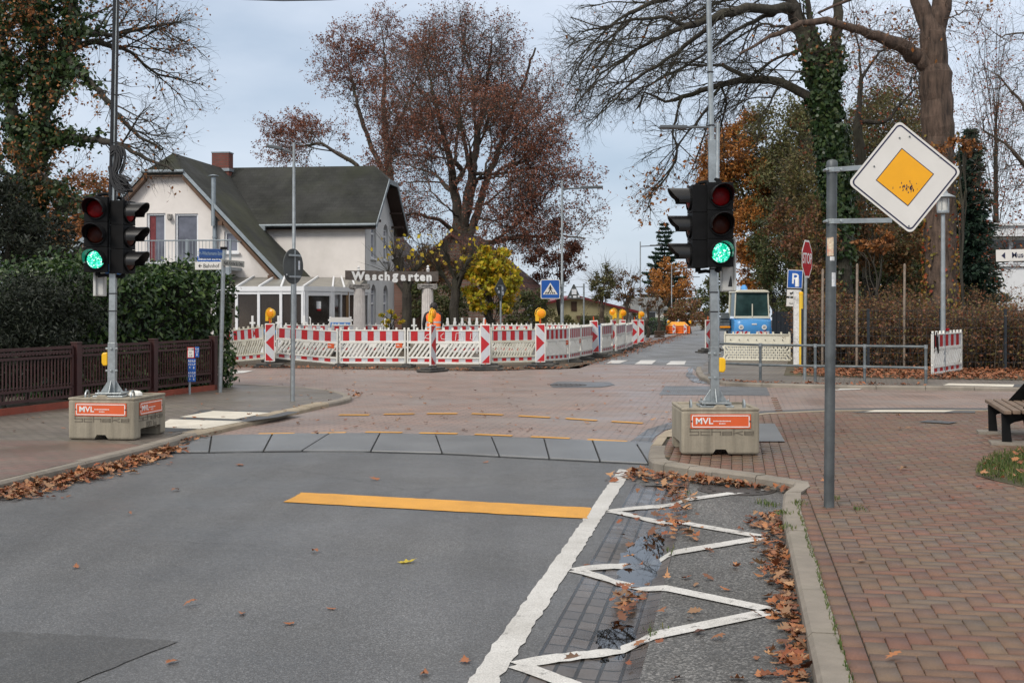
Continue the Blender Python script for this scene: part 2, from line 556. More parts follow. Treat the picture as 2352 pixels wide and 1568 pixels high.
M['asphalt'] = asphalt_mat('asphalt road', .050, .132, .47, tint=(.985, 1.0, 1.03))
M['asphalt_bay'] = asphalt_mat('coarse bay asphalt', .03, .15, .6, 110.0, (1, .98, .95))
M['asphalt_patch'] = asphalt_mat('dark asphalt patch', .034, .085, .5)
M['asphalt_far'] = asphalt_mat('far road asphalt', .07, .16, .5, 60.0)
M['pave_junction'] = brick_mat('junction block paving', (.30, .195, .155), (.25, .19, .165), (.075, .055, .045), .21, .105, RA, .5, .008, .46, .3, .45, (.22, .19, .175))
M['pave_left'] = brick_mat('grey footway paving', (.205, .17, .145), (.15, .13, .11), (.03, .026, .02), .2, .1, RA + .1, .5, .009, .5, .35, .35, (.10, .085, .07), moss=(.05, .06, .02))
M['pave_left_red'] = brick_mat('red footway paving', (.20, .11, .09), (.16, .115, .092), (.045, .04, .03), .2, .1, RA + .1, .5, .005, .5, .35, .35, (.115, .085, .065), moss=(.05, .06, .02))
M['pave_far'] = brick_mat('far footway paving', (.20, .18, .165), (.165, .155, .145), (.07, .06, .055), .2, .1, .15, .5, .006, .5, .3, .3)
M['gutter'] = brick_mat('gutter setts', (.115, .097, .085), (.075, .066, .06), (.014, .013, .011), .165, .098, RA + pi / 2, .35, .009, .3, .4, .8, None, 1, wet=.2)
M['patch_sett'] = brick_mat('small grey setts', (.16, .165, .175), (.115, .12, .13), (.05, .05, .05), .07, .07, .1, .5, .007, .45, .35, .5)
M['slab'] = mat('dark ramp slab', (.135, .14, .145), .36, 0, .22, 1.3, (.095, .10, .105), .5, .12, 80.0)
M['slab_joint'] = mat('joint', (.012, .012, .012), .8)
M['tactile'] = mat('pale tactile slab', (.60, .56, .48), .6, 0, .12, 4.0, (.36, .32, .26), .5, .5, 22.0)
M['tactile_dark'] = mat('anthracite border slab', (.06, .062, .066), .5, 0, .2, 5.0)
M['kerb_sand'] = mat('lowered kerb stone', (.31, .255, .18), .65, 0, .2, 6.0, (.2, .16, .11), .5, .3, 60.0)
M['iron'] = mat('cast iron cover', (.055, .05, .047), .5, .4, .35, 20.0, (.12, .09, .07), .4)
M['paint_white'] = paint_mat('worn white road paint', (.62, .61, .59), .37, (.10, .095, .09), 11.0)
M['paint_white_new'] = paint_mat('white road paint', (.70, .69, .67), .33, (.2, .19, .18), 16.0)
M['paint_orange'] = paint_mat('orange temporary tape', (.74, .35, .03), .33, (.38, .16, .035), 7.0)
M['soil'] = mat('bare soil', (.10, .075, .05), .95, 0, .45, 2.5, (.05, .045, .03), .6, .6, 25.0)
M['earth'] = mat('leafy ground', (.085, .068, .04), .95, 0, .5, 1.6, (.05, .065, .02), .7, .5, 12.0)
M['roof_dark'] = brick_mat('mossy bitumen shingles', (.021, .0225, .0205), (.0145, .016, .0145), (.008, .0085, .008), .24, .13, 0, .5, .008, .85, .5, .35, (.024, .027, .016), 2, xz=True)
M['roof_wing'] = brick_mat('mossy wing shingles', (.022, .025, .0205), (.0145, .0175, .014), (.008, .009, .008), .24, .13, 0, .5, .008, .85, .6, .35, (.036, .04, .015), 2, xz=True)
M['roof_red'] = brick_mat('red clay tiles', (.17, .06, .045), (.12, .05, .04), (.04, .02, .017), .25, .3, 0, .0, .03, .8, .4, .6, None, 1, xz=True)
M['roof_brown'] = brick_mat('brown clay tiles', (.085, .045, .04), (.06, .04, .036), (.025, .017, .015), .25, .3, 0, .0, .03, .8, .4, .6, None, 1, xz=True)
M['chimney_brick'] = brick_mat('red chimney brick', (.19, .045, .03), (.14, .04, .028), (.10, .07, .06), .25, .085, 0, .5, .012, .85, .3, .4, None, 2, xz=True)
M['bark_beech'] = bark_mat('beech bark', (.05, .038, .033), (.125, .098, .082), (.065, .066, .035))
M['bark_oak'] = bark_mat('oak bark', (.018, .015, .012), (.062, .052, .04), (.04, .044, .02))
M['bark_big'] = bark_mat('furrowed brown bark', (.022, .015, .011), (.145, .095, .07), None)
M['bark_thin'] = bark_mat('thin twig bark', (.06, .045, .033), (.12, .09, .065), None)
M['leaf_beech'] = leaf_mat('copper beech leaves', [(.15, .056, .036), (.22, .072, .04), (.28, .11, .06), (.12, .052, .038), (.19, .08, .055)])
M['leaf_oak'] = leaf_mat('russet oak leaves', [(.18, .065, .02), (.27, .10, .03), (.35, .15, .045), (.13, .06, .022)])
M['leaf_orange'] = leaf_mat('orange maple leaves', [(.34, .125, .025), (.43, .17, .032), (.27, .09, .022), (.38, .19, .045), (.22, .10, .03)])
M['leaf_yellow'] = leaf_mat('yellow green maple leaves', [(.36, .34, .02), (.58, .45, .03), (.22, .27, .018), (.66, .43, .03), (.60, .33, .03), (.30, .30, .02)], trans=.35)
M['leaf_gold'] = leaf_mat('golden leaves', [(.58, .42, .03), (.62, .50, .05), (.48, .32, .03)])
M['leaf_brown'] = leaf_mat('brown thicket leaves', [(.15, .078, .042), (.21, .10, .05), (.115, .075, .034), (.17, .15, .038), (.22, .075, .04)])
M['leaf_rust'] = leaf_mat('rust red leaves', [(.20, .045, .022), (.28, .075, .028), (.15, .035, .02), (.33, .12, .04)])
M['leaf_green'] = leaf_mat('dull evergreen leaves', [(.034, .055, .02), (.06, .08, .027), (.09, .105, .032), (.05, .055, .024), (.10, .08, .035)])
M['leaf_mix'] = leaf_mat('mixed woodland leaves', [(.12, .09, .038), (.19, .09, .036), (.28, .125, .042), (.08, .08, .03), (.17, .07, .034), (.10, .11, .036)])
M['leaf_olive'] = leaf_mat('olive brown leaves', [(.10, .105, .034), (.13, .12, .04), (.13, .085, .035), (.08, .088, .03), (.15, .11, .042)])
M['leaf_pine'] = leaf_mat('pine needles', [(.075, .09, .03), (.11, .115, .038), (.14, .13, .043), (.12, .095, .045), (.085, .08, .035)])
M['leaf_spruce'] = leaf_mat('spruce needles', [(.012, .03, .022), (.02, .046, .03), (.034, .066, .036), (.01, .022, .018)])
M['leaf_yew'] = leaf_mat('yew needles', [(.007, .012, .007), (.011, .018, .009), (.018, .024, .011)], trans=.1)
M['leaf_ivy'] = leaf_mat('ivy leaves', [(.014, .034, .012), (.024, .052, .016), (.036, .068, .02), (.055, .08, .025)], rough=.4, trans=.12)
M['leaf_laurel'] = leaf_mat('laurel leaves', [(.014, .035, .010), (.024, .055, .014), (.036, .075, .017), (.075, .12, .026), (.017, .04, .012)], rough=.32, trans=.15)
M['leaf_creeper'] = leaf_mat('creeper leaves', [(.28, .05, .022), (.34, .14, .03), (.24, .17, .03), (.16, .14, .03)])
M['lamp_grey'] = mat('lamp head grey', (.10, .11, .12), .5, .3, .15, 6.0)
M['leaf_litter'] = leaf_mat('fallen oak leaves', [(.22, .07, .028), (.33, .115, .04), (.42, .19, .08), (.10, .035, .02), (.46, .26, .13), (.26, .07, .024), (.15, .06, .032), (.12, .07, .045), (.30, .17, .09)], trans=.1)
M['leaf_far'] = leaf_mat('far litter', [(.20, .065, .027), (.28, .10, .042), (.33, .13, .055), (.15, .055, .026)], trans=.0)
M['grass'] = leaf_mat('grass blades', [(.04, .075, .016), (.075, .12, .022), (.10, .14, .03), (.16, .15, .06)])

# ================================================================== ground, streets, footways
def sheet(name, pts, m, kind='structure', dz=0.0):
    bm = bmesh.new()
    f = bm.faces.new([bm.verts.new((p.x, p.y, p.z + dz)) for p in pts])
    bmesh.ops.triangulate(bm, faces=[f])
    bmesh.ops.recalc_face_normals(bm, faces=bm.faces)
    if sum(q.normal.z for q in bm.faces) < 0:
        bmesh.ops.reverse_faces(bm, faces=bm.faces)
    me = bpy.data.meshes.new(name); bm.to_mesh(me); bm.free()
    o = link_mesh(name, me, m)
    return tag(o, kind=kind)

def strip_sheet(name, rows, m, z=0.0):
    # rows: list of (left point, right point), follows the fall of the street
    mb = MB()
    for (a, b), (c, d) in zip(rows, rows[1:]):
        mb.add([(*a[:2], a[2] + z), (*b[:2], b[2] + z), (*d[:2], d[2] + z), (*c[:2], c[2] + z)], [(0, 1, 2, 3)])
    return tag(mb.build(name, M[m]), kind='structure')

# the earth, one sheet to the horizon
rows = [(Vector((-900, y, gz(y) - .10)), Vector((900, y, gz(y) - .10))) for y in (-30, 10, 25, 40, 60, 100, 160, 260, 420, 900, 2600)]
strip_sheet('ground', rows, 'earth')

SLAB_B = [(-6.25, 12.92), (-5.6, 13.05), (-5.30, 13.16), (-4.27, 13.44), (-3.08, 13.38), (-1.94, 13.11), (-.886, 12.86), (-.55, 12.78)]
SLAB_T = [(-6.9, 14.1), (-6.2, 14.38), (-5.52, 14.69), (-4.48, 15.03), (-3.23, 14.96), (-2.04, 14.71), (-1.24, 14.55), (-.95, 14.5)]
# near carriageway
pts = [UV(-22, -8), UV(-.895, -8), UV(-.895, 12.86)] + [UV(u, v) for u, v in reversed(SLAB_B[:-2])] + [UV(-22, 12.0)]
sheet('asphalt_road', pts, M['asphalt'])
rp_ = random.Random(12); pp_ = [(-9, 4.9), (-3.45, 5.75), (-2.6, 5.72), (-2.9, 4.2), (-3.3, -2), (-9, -2)]; ed_ = []
for (a_, b_), (c_, d_) in zip(pp_[:4], pp_[1:5]):
    for i in range(16): ed_.append(UV(a_ + (c_ - a_) * i / 16 + rp_.uniform(-.018, .018), b_ + (d_ - b_) * i / 16 + rp_.uniform(-.018, .018), .004))
sheet('asphalt_patch', ed_ + [UV(-3.3, -2, .004), UV(-9, -2, .004)], M['asphalt_patch'])
# gutter with its shallow dip, strip to the carriageway included
GU = [(-.895, 0.0), (-.80, -.008), (-.70, -.022), (-.60, -.034), (-.52, -.034), (-.46, -.018), (-.404, .006)]
def dip(u, v):
    m = .5 + .72 * math.exp(-((v - 8.15) / .8) ** 2) + .5 * math.exp(-((v - 6.2) / .42) ** 2)      # two settled spots hold water
    for (a, za), (b, zb) in zip(GU, GU[1:]):
        if a <= u <= b:
            z = za + (zb - za) * (u - a) / (b - a)
            return z * m + (.0022 * sin(u * 41 + v * 17) + .0018 * sin(v * 31 - u * 23)) * min(1, max(0, -z) / .012)
    return 0.0 if u < -.6 else .006
mb = MB()
us = [-.895 + .491 * i / 22 for i in range(23)]; us[-1] = -.404
vs_ = [-4, -1, 1] + [2.5 + i * .09 for i in range(101)]
mb.add([UV(u, v, dip(u, v)) for v in vs_ for u in us], [(r * 23 + c, r * 23 + c + 1, (r + 1) * 23 + c + 1, (r + 1) * 23 + c) for r in range(len(vs_) - 1) for c in range(22)])
tag(mb.build('gutter', M['gutter'], smooth=True), kind='structure')
# parking bay of coarse asphalt
sheet('parking_bay', [UV(-.404, -4, .004), UV(.36, -4, .004), UV(.36, 10.2, .004), UV(.55, 11.2, .004), UV(.5, 12.1, .004), UV(-.88, 12.78, .004), UV(-.70, 11.5, .002), UV(-.404, 11.5, .004)], M['asphalt_bay'])
sheet('gutter_end', [UV(-.9, 11.4, -.002), UV(-.38, 11.4, -.002), UV(-.5, 12.9, -.002), UV(-.9, 12.9, -.002)], M['asphalt_bay'])
# water standing in the gutter
def puddle(v0, v1, z):
    return sheet('puddle', [UV(-.83, v0, z), UV(-.43, v0, z), UV(-.43, v1, z), UV(-.83, v1, z)], M_WATER)
M_WATER, t_, p_ = newmat('standing water')
fr_ = nd(t_, "ShaderNodeFresnel", IOR=2.3); gl_ = nd(t_, "ShaderNodeBsdfGlossy", Roughness=.015); tp_ = nd(t_, "ShaderNodeBsdfTransparent", Color=(.75, .74, .72, 1)); ms_ = nd(t_, "ShaderNodeMixShader")
t_.links.new(fr_.outputs[0], ms_.inputs[0]); t_.links.new(tp_.outputs[0], ms_.inputs[1]); t_.links.new(gl_.outputs[0], ms_.inputs[2]); t_.links.new(ms_.outputs[0], t_.nodes["Material Output"].inputs["Surface"])
puddle(7.05, 9.3, -.0215)
puddle(5.5, 6.85, -.0255)

# ramp of dark slabs, one mesh per slab would be paving pattern: they stay one laid course
mb = MB()
ramp_n = 11
def along(L, s):
    for (a, va), (b, vb) in zip(L, L[1:]):
        if a <= s <= b: return va + (vb - va) * (s - a) / (b - a)
    return L[0][1] if s < L[0][0] else L[-1][1]
bs = [-6.2, -5.6, -5.05, -4.65, -3.9, -3.1, -2.45, -1.9, -1.36, -.86, -.5]
tops = [-6.85, -6.15, -5.5, -4.85, -4.25, -3.55, -2.85, -2.2, -1.62, -1.12, -.8]
for i in range(len(bs) - 1):
    g = .008
    a0, a1, c0, c1 = bs[i] + g, bs[i + 1] - g, tops[i] + g, tops[i + 1] - g
    zb, zt = .022, .05
    q = [UV(a0, along(SLAB_B, a0), zb), UV(a1, along(SLAB_B, a1), zb), UV(c1, along(SLAB_T, c1), zt), UV(c0, along(SLAB_T, c0), zt)]
    mb.prism(q, (0, 0, -.06))
tag(mb.build('ramp_slabs', M['slab'], bevel=.006), kind='structure')
sheet('ramp_joint', [UV(u, v - .012, .006) for u, v in SLAB_B] + [UV(u, v + .01, .03) for u, v in reversed(SLAB_T)], M['slab_joint'])

# junction of block paving with both side streets; near edge follows the slabs
pts = [UV(u, v - .004, .04) for u, v in SLAB_T] + [G(1490, 1022, .03), G(1545, 985, .03), G(1650, 975, .03)] + \
      [UV(9.5, 16.4, .03), Vector((30, 14.0, .03)), Vector((40, 26, .03)), G(2352, 886, .03), G(1700, 878, .03), G(1640, 866, .03), G(1600, 856, .03), G(1590, 843, .03), G(1560, 840, .03),
       G(1360, 836, .03), G(1330, 846, .03), G(1100, 852, .03), G(700, 846, .03), Vector((-20, 38, .03)), Vector((-45, 36, .03)), Vector((-45, 20, .03)), Vector((-10, 20.5, .03))]
sheet('paved_junction', pts, M['pave_junction'])
# worksite soil behind the barriers
sheet('worksite_ground', [G(480, 840, .036), G(700, 845, .036), G(1100, 851, .036), G(1300, 845, .036), G(1365, 832, .036), PX(1440, 41, .036), PX(1440, 70, .036), Vector((-12, 62, -.2)), Vector((-24, 40, .04))], M['soil'])
# the main street going away, falling gently
rows = []
for v in (30.5, 33, 40, 48, 60, 80, 110, 150, 210, 300, 420):
    a, b = UV(-4.3, v), UV(2.0, v)
    rows.append((Vector((a.x, a.y, gz(a.y))), Vector((b.x, b.y, gz(b.y)))))
strip_sheet('far_street', rows, 'asphalt_far', .025)
rows = []
for v in (38, 48, 60, 80, 110, 150, 210, 300, 420):
    a, b = UV(-8, v), UV(-4.3, v)
    rows.append((Vector((a.x, a.y, gz(a.y))), Vector((b.x, b.y, gz(b.y)))))
strip_sheet('far_footway', rows, 'pave_far', .05)
rows = []
for v in (36, 40, 48, 60, 80, 110, 150, 210, 300, 420):
    a, b = UV(2.0, v), UV(8, v)
    rows.append((Vector((a.x, a.y, gz(a.y))), Vector((b.x, b.y, gz(b.y)))))
strip_sheet('verge', rows, 'pave_far', .06)

# ---------------- raised footways with kerbs
SW = .10
left_edge = [(-260, 1165), (0, 1107), (70, 1090), (200, 1060), (351.6, 1023.7), (453.6, 995), (562.6, 970), (668, 944), (756, 924.5), (790, 918), (805, 913.5), (809, 908.5), (791, 901.7), (760, 895), (703, 889), (598, 884), (527, 881.5), (420, 881)]
LE = [Vector((-7.4, -3, SW))] + [G(x, y, SW) for x, y in left_edge]
right_edge_uv = [(.313, -4.0), (.318, 2), (.325, 6), (.333, 9.6)]
RE = [UV(u, v, SW) for u, v in right_edge_uv]
nose = [(1800, 1130), (1822, 1116), (1823, 1107), (1735, 1093), (1635, 1080), (1580, 1072), (1524.6, 1064), (1500, 1059), (1491, 1052), (1489, 1040), (1494, 1022), (1508, 1003), (1528, 989), (1560, 979), (1620, 966), (1700, 955), (1760, 948), (1900, 942), (2100, 940.5), (2420, 943)]
RE += [G(x, y, SW) for x, y in nose]
far_edge = [(1600, 842), (1598, 850), (1606, 862), (1630, 871), (1667, 878), (1750, 881), (1900, 884.5), (2126, 887), (2352, 890), (2700, 892)]
FE = [G(x, y, SW) for x, y in far_edge]

def inset_line(pts, d):
    out = []
    for i, p in enumerate(pts):
        t = (pts[min(i + 1, len(pts) - 1)] - pts[max(i - 1, 0)]); t.z = 0; t.normalize()
        out.append(p + Vector((-t.y, t.x, 0)) * d)
    return out

def kerb(name, pts, side, w=.13, stone=1.0, m='stone_kerb', low=None):
    # stones laid end to end with open joints, rounded front arris
    P2 = inset_line(pts, w * side)
    mb = MB()
    carry = 0.0
    for i in range(len(pts) - 1):
        a, b, a2, b2 = pts[i], pts[i + 1], P2[i], P2[i + 1]
        L = (b - a).length
        k = max(1, round(L / stone))
        for j in range(k):
            g = .004 / L
            t0, t1 = j / k + g, (j + 1) / k - g
            q = [a.lerp(b, t0), a.lerp(b, t1), a2.lerp(b2, t1), a2.lerp(b2, t0)]
            zj = random.uniform(-.004, .004)
            # cross-section: front foot, front top lower, front top, back top
            fr = [q[0], q[1]]; bk = [q[3], q[2]]
            d0 = (q[3] - q[0]) * .14; d1 = (q[2] - q[1]) * .14
            vs = [Vector((fr[0].x, fr[0].y, -.09)), Vector((fr[1].x, fr[1].y, -.09)),
                  fr[0] + Vector((0, 0, -.018 + zj)), fr[1] + Vector((0, 0, -.018 + zj)),
                  fr[0] + d0 + Vector((0, 0, .004 + zj)), fr[1] + d1 + Vector((0, 0, .004 + zj)),
                  bk[0] + Vector((0, 0, .004 + zj)), bk[1] + Vector((0, 0, .004 + zj)),
                  Vector((bk[0].x, bk[0].y, -.09)), Vector((bk[1].x, bk[1].y, -.09))]
            mb.add(vs, [(0, 1, 3, 2), (2, 3, 5, 4), (4, 5, 7, 6), (6, 7, 9, 8), (0, 2, 4, 6, 8), (1, 9, 7, 5, 3)])
    o = mb.build(name, M[m])
    return tag(o, kind='structure'), P2

_, L2 = kerb('kerb', LE[:7], 1, .14)
_, L2b = kerb('kerb', LE[6:10], 1, .20, 1.0, 'kerb_sand')
_, L2c = kerb('kerb', LE[9:], 1, .14)
L2 = L2[:-1] + L2b[:-1] + L2c
_, R2 = kerb('kerb', RE[:9], -1, .135)
_, R3 = kerb('kerb', RE[8:15], -1, .16, 1.1)
_, R4 = kerb('kerb', RE[14:], -1, .12, 1.0, 'kerb_sand')
_, F2 = kerb('kerb', FE, -1 * -1, .12)
R2 = R2[:-1] + R3[:-1] + R4
# left footway: grey with a redder part in front of the ballast block
pts = L2 + [Vector((-9.0, 25.0, SW)), Vector((-16, 16, SW)), Vector((-16, -3, SW))]
sheet('footway', pts, M['pave_left'])
sheet('red_footway', [G(-300, 1160, SW + .004), G(0, 1101, SW + .004), G(180, 1058, SW + .004), G(330, 1022, SW + .004), G(300, 1019, SW + .004), G(160, 1013, SW + .004), G(0, 1010, SW + .004), G(-300, 1006, SW + .004)], M['pave_left_red'])
# right footway bed (joint sand and moss) with real clay pavers in herringbone on top
M_BED, t_, p_ = newmat('mossy joint sand')
t_.links.new(ramp(t_, noise(t_, 2.1, 6, .65), [(.42, (.026, .02, .016)), (.56, (.035, .03, .014)), (.68, (.075, .125, .016))]), p_.inputs["Base Color"])
p_.inputs["Roughness"].default_value = .95
pts = R2 + [Vector((16, 17, SW)), Vector((16, -4, SW))]
sheet('footway_bed', pts, M_BED, dz=-.012)
poly_xy = [(p.x, p.y) for p in pts]
def inside(x, y, poly):
    c = False; n = len(poly); j = n - 1
    for i in range(n):
        xi, yi = poly[i]; xj, yj = poly[j]
        if (yi > y) != (yj > y) and x < (xj - xi) * (y - yi) / (yj - yi) + xi: c = not c
        j = i
    return c
def paver_mat():
    m, t, p = newmat('clay pavers')
    g = nd(t, "ShaderNodeNewGeometry")
    cols = [(.142, .072, .047), (.150, .083, .052), (.130, .081, .052), (.160, .095, .058), (.122, .072, .052), (.130, .094, .068), (.168, .078, .05), (.148, .069, .047), (.126, .068, .047), (.148, .097, .063)]
    c = ramp(t, g.outputs["Random Per Island"], [((i + .5) / len(cols), c_) for i, c_ in enumerate(cols)])
    big = ramp(t, noise(t, .5, 5, .6), [(.3, (.78,) * 3), (.72, (1.2,) * 3)])
    c = mixc(t, 1.0, c, big, 'MULTIPLY')
    gr = ramp(t, noise(t, 130, 3, .65), [(.3, (.7,) * 3), (.7, (1.25,) * 3)])
    c = mixc(t, .8, c, gr, 'MULTIPLY')
    ob = ramp(t, noise(t, .9, 6, .65), [(.5, (0, 0, 0)), (.72, (.55,) * 3)])
    c = mixc(t, ob, c, (.10, .085, .055))
    t.links.new(c, p.inputs["Base Color"])
    t.links.new(ramp(t, noise(t, .6, 5, .6), [(.35, (.42,) * 3), (.65, (.75,) * 3)]), p.inputs["Roughness"])
    bump(t, p, noise(t, 220, 3, .6), .35, .002)
    return m
def pavers(name, bricks, m, z):
    # bricks: u0,u1,v0,v1 rows in street axes -> chamfered tops
    B = np.asarray(bricks)
    g, ch = .0016, .0026
    zt = z + RNG.normal(0, .0011, len(B)); tilt = RNG.normal(0, .0009, (len(B), 4))
    u0, u1, v0, v1 = B[:, 0] + g, B[:, 1] - g, B[:, 2] + g, B[:, 3] - g
    V = np.zeros((len(B), 8, 3))
    for k, (uu, vv, dz) in enumerate([(u0, v0, -.012), (u1, v0, -.012), (u1, v1, -.012), (u0, v1, -.012),
                                      (u0 + ch, v0 + ch, 0), (u1 - ch, v0 + ch, 0), (u1 - ch, v1 - ch, 0), (u0 + ch, v1 - ch, 0)]):
        V[:, k, 0] = uu * RN.x + vv * RR.x; V[:, k, 1] = uu * RN.y + vv * RR.y
        V[:, k, 2] = zt + dz + (tilt[:, k % 4] if k > 3 else 0)
    base = (np.arange(len(B)) * 8)[:, None, None]
    q = np.array([(4, 5, 6, 7), (0, 1, 5, 4), (1, 2, 6, 5), (2, 3, 7, 6), (3, 0, 4, 7)])[None] + base
    o = np_mesh(name, V.reshape(-1, 3), q.reshape(-1, 4), m)
    return tag(o, kind='structure')
bricks = []
a = .1
for j in range(10, 215):
    for i in range(0, 112):
        d = (i - j) % 4
        if d == 0: b = (.562 + i * a, .562 + (i + 2) * a, j * a, (j + 1) * a)
        elif d == 2: b = (.562 + i * a, .562 + (i + 1) * a, (j - 1) * a, (j + 1) * a)
        else: continue
        p = UV((b[0] + b[1]) / 2, (b[2] + b[3]) / 2)
        if p.y < 3 or p.x > p.y * .43 + 3.6: continue
        if inside(p.x, p.y, poly_xy): bricks.append(b)
for j in range(10, 215):
    if (-j) % 4 == 1: bricks.append((.562, .662, j * a, (j + 1) * a))
for j in range(5, 49):
    bricks.append((.459, .559, j * 2 * a, (j + 1) * 2 * a))
# the corner, left of the kerb-line course
for j in range(98, 215):
    for i in range(-30, 0):
        d = (i - j) % 2
        b = (.562 + i * .1, .562 + (i + 1) * .1, j * .1 + (.0 if i % 2 else .1), j * .1 + (.2 if i % 2 else .3))
        if j % 2: continue
        if inside(*UV((b[0] + b[1]) / 2, (b[2] + b[3]) / 2)[:2], poly_xy): bricks.append(b)
pavers('brick_footway', bricks, paver_mat(), SW - .002)
# far footway beyond the side street with soil and leaves behind it
pts = F2 + [Vector((26, 24.5, SW)), Vector((26, 27.2, SW)), G(2352, 858, SW), G(2000, 856, SW), G(1840, 850, SW), G(1815, 826, SW), G(1700, 818, SW), G(1640, 818, SW)]
sheet('far_footway', pts, M['pave_left'])
sheet('leafy_verge', [G(1800, 862, SW + .005), G(2140, 870, SW + .005), G(2700, 876, SW + .005), Vector((40, 60, .1)), Vector((14, 60, .1)), G(1815, 815, SW + .005)], M['earth'])

# ---------------- details in the paving
def ground_quad(name, px, m, z, prism=0.0):
    pts = [G(x, y, z) for x, y in px]
    return sheet(name, pts, M[m])
ground_quad('sett_patch', [(1528, 886), (1760, 887.6), (1769, 908), (1513, 906)], 'patch_sett', .038)
ground_quad('sett_patch', [(1262, 882), (1280, 876), (1400, 877), (1412, 883), (1380, 889), (1270, 889)], 'patch_sett', .038)
ground_quad('channel_setts', [(1440, 1019), (1490, 1022), (1506, 1001), (1527, 987), (1570, 976), (1640, 965), (1640, 959), (1540, 969), (1487, 985), (1462, 1003)], 'gutter', .045)
ground_quad('channel_setts', [(1590, 858), (1604, 868), (1640, 880), (1640, 884), (1590, 876), (1575, 862), (1580, 845), (1592, 842)], 'gutter', .036)
ground_quad('dark_channel', [(1744, 950), (1900, 944), (2100, 942.5), (2420, 945), (2420, 938), (2100, 936), (1900, 938), (1744, 944)], 'tactile_dark', .05)
def cover(name, c, r, z):
    mb = MB()
    mb.lathe([(r * 1.12, -.02), (r * 1.12, .003), (r * 1.02, .003), (r, -.004), (r * .98, .002), (r * .6, .004), (.01, .004)], 36, 0, None, (c.x, c.y, z))
    for k in range(14):
        t = 2 * pi * k / 14
        mb.box((c.x + r * .78 * cos(t), c.y + r * .78 * sin(t), z + .006), (.03, .03, .006))
    return tag(mb.build(name, M['iron']), kind='structure')
cover('manhole_cover', G(1305.7, 883.8, .04), .32, .04)
c = G(1692, 1126, .0)
cover('manhole_cover', c, .30, .008)
# tactile slabs
def tact(px, m, z, studs=False):
    o = ground_quad('tactile_paving', px, m, z)
    return o
SZ = SW + .004
tact([(340, 990), (450, 946), (460, 941), (690, 945), (640, 957), (520, 974), (400, 991)], 'tactile_dark', SZ)
tact([(357, 980.5), (390, 962), (560, 967), (465, 985)], 'tactile', SZ + .004)
tact([(412, 957), (490, 943), (620, 947), (540, 962)], 'tactile', SZ + .004)
tact([(2165, 884), (2180, 880), (2330, 882.5), (2326, 888)], 'tactile', SZ)
tact([(2326, 888), (2330, 882.5), (2358, 883), (2358, 888)], 'tactile_dark', SZ)
tact([(1950, 947), (2005, 941.5), (2240, 943), (2240, 947.5)], 'tactile_dark', SZ)
tact([(1985, 945.5), (2010, 941.5), (2195, 942), (2170, 945.5)], 'tactile', SZ + .004)
tact([(1738, 972), (1779, 972), (1803, 1013), (1738, 1013)], 'slab', SZ + .006)
tact([(2110, 968), (2130, 964), (2200, 968), (2180, 972)], 'tactile_dark', SZ + .006)
ground_quad('kerb_stone', [(1508, 1003), (1572, 1002), (1572, 983), (1528, 991)], 'kerb_sand', SW + .007)

# ---------------- road markings
rm_ = random.Random(31)
def mark(name, pts, m):
    out = []
    for a, b in zip(pts, pts[1:] + pts[:1]):      # ragged edges
        k = max(1, int((b - a).length / .07))
        out += [a.lerp(b, i / k) + Vector((rm_.gauss(0, .0045), rm_.gauss(0, .0045), 0)) for i in range(k)]
    return sheet(name, out, M[m])
mark('edge_line', [UV(-1.12, -2, .005), UV(-.985, -2, .005), UV(-.99, 12.35, .005), UV(-1.118, 12.45, .005)], 'paint_white')
mark('stop_line', [G(x, y, .006) for x, y in ((695, 1130), (1358, 1165), (1348, 1190), (650, 1152))], 'paint_orange')
mb = MB()
tape = [(776, 851, 952, 952), (879, 954, 950.5, 949.5), (978, 1053, 949, 949), (1081, 1158, 949, 952), (1189, 1266, 954, 958), (1297, 1374, 960, 965), (1402, 1479, 967, 971)]
tape2 = [(591, 678, 995.5, 994.5), (711, 797, 994.5, 992.5), (837, 926, 991.5, 992.5), (961, 1053, 993.5, 995), (1088, 1179, 996.5, 1000), (1217, 1311, 1002, 1006), (1347, 1442, 1008.5, 1013)]
for L, w in ((tape, 1.1), (tape2, 1.25)):
    for x0, x1, y0, y1 in L:
        mb.poly([G(x0, y0 + w, .047), G(x1 - 5, y1 + w, .047), G(x1, y1 - w, .047), G(x0 + 5, y0 - w, .047)])
tag(mb.build('tape_dashes', M['paint_orange']), kind='structure')
mb = MB()
for q in [((1393, 834), (1405, 827), (1443, 827), (1424, 834)), ((1457, 836), (1472, 827), (1508, 827), (1497, 836)), ((1529, 837.5), (1541, 829), (1576, 829), (1572, 837.5))]:
    mb.poly([G(x, y, .034) for x, y in q])
tag(mb.build('zebra_crossing', M['paint_white_new']), kind='structure')
mark('side_street_mark', [G(x, y, .040) for x, y in ((1915, 896), (1940, 889.5), (1992, 887.5), (1975, 894))], 'paint_white_new')
mark('side_street_mark', [G(x, y, .040) for x, y in ((532, 857), (545, 851), (585, 850.5), (560, 856))], 'paint_white_new')
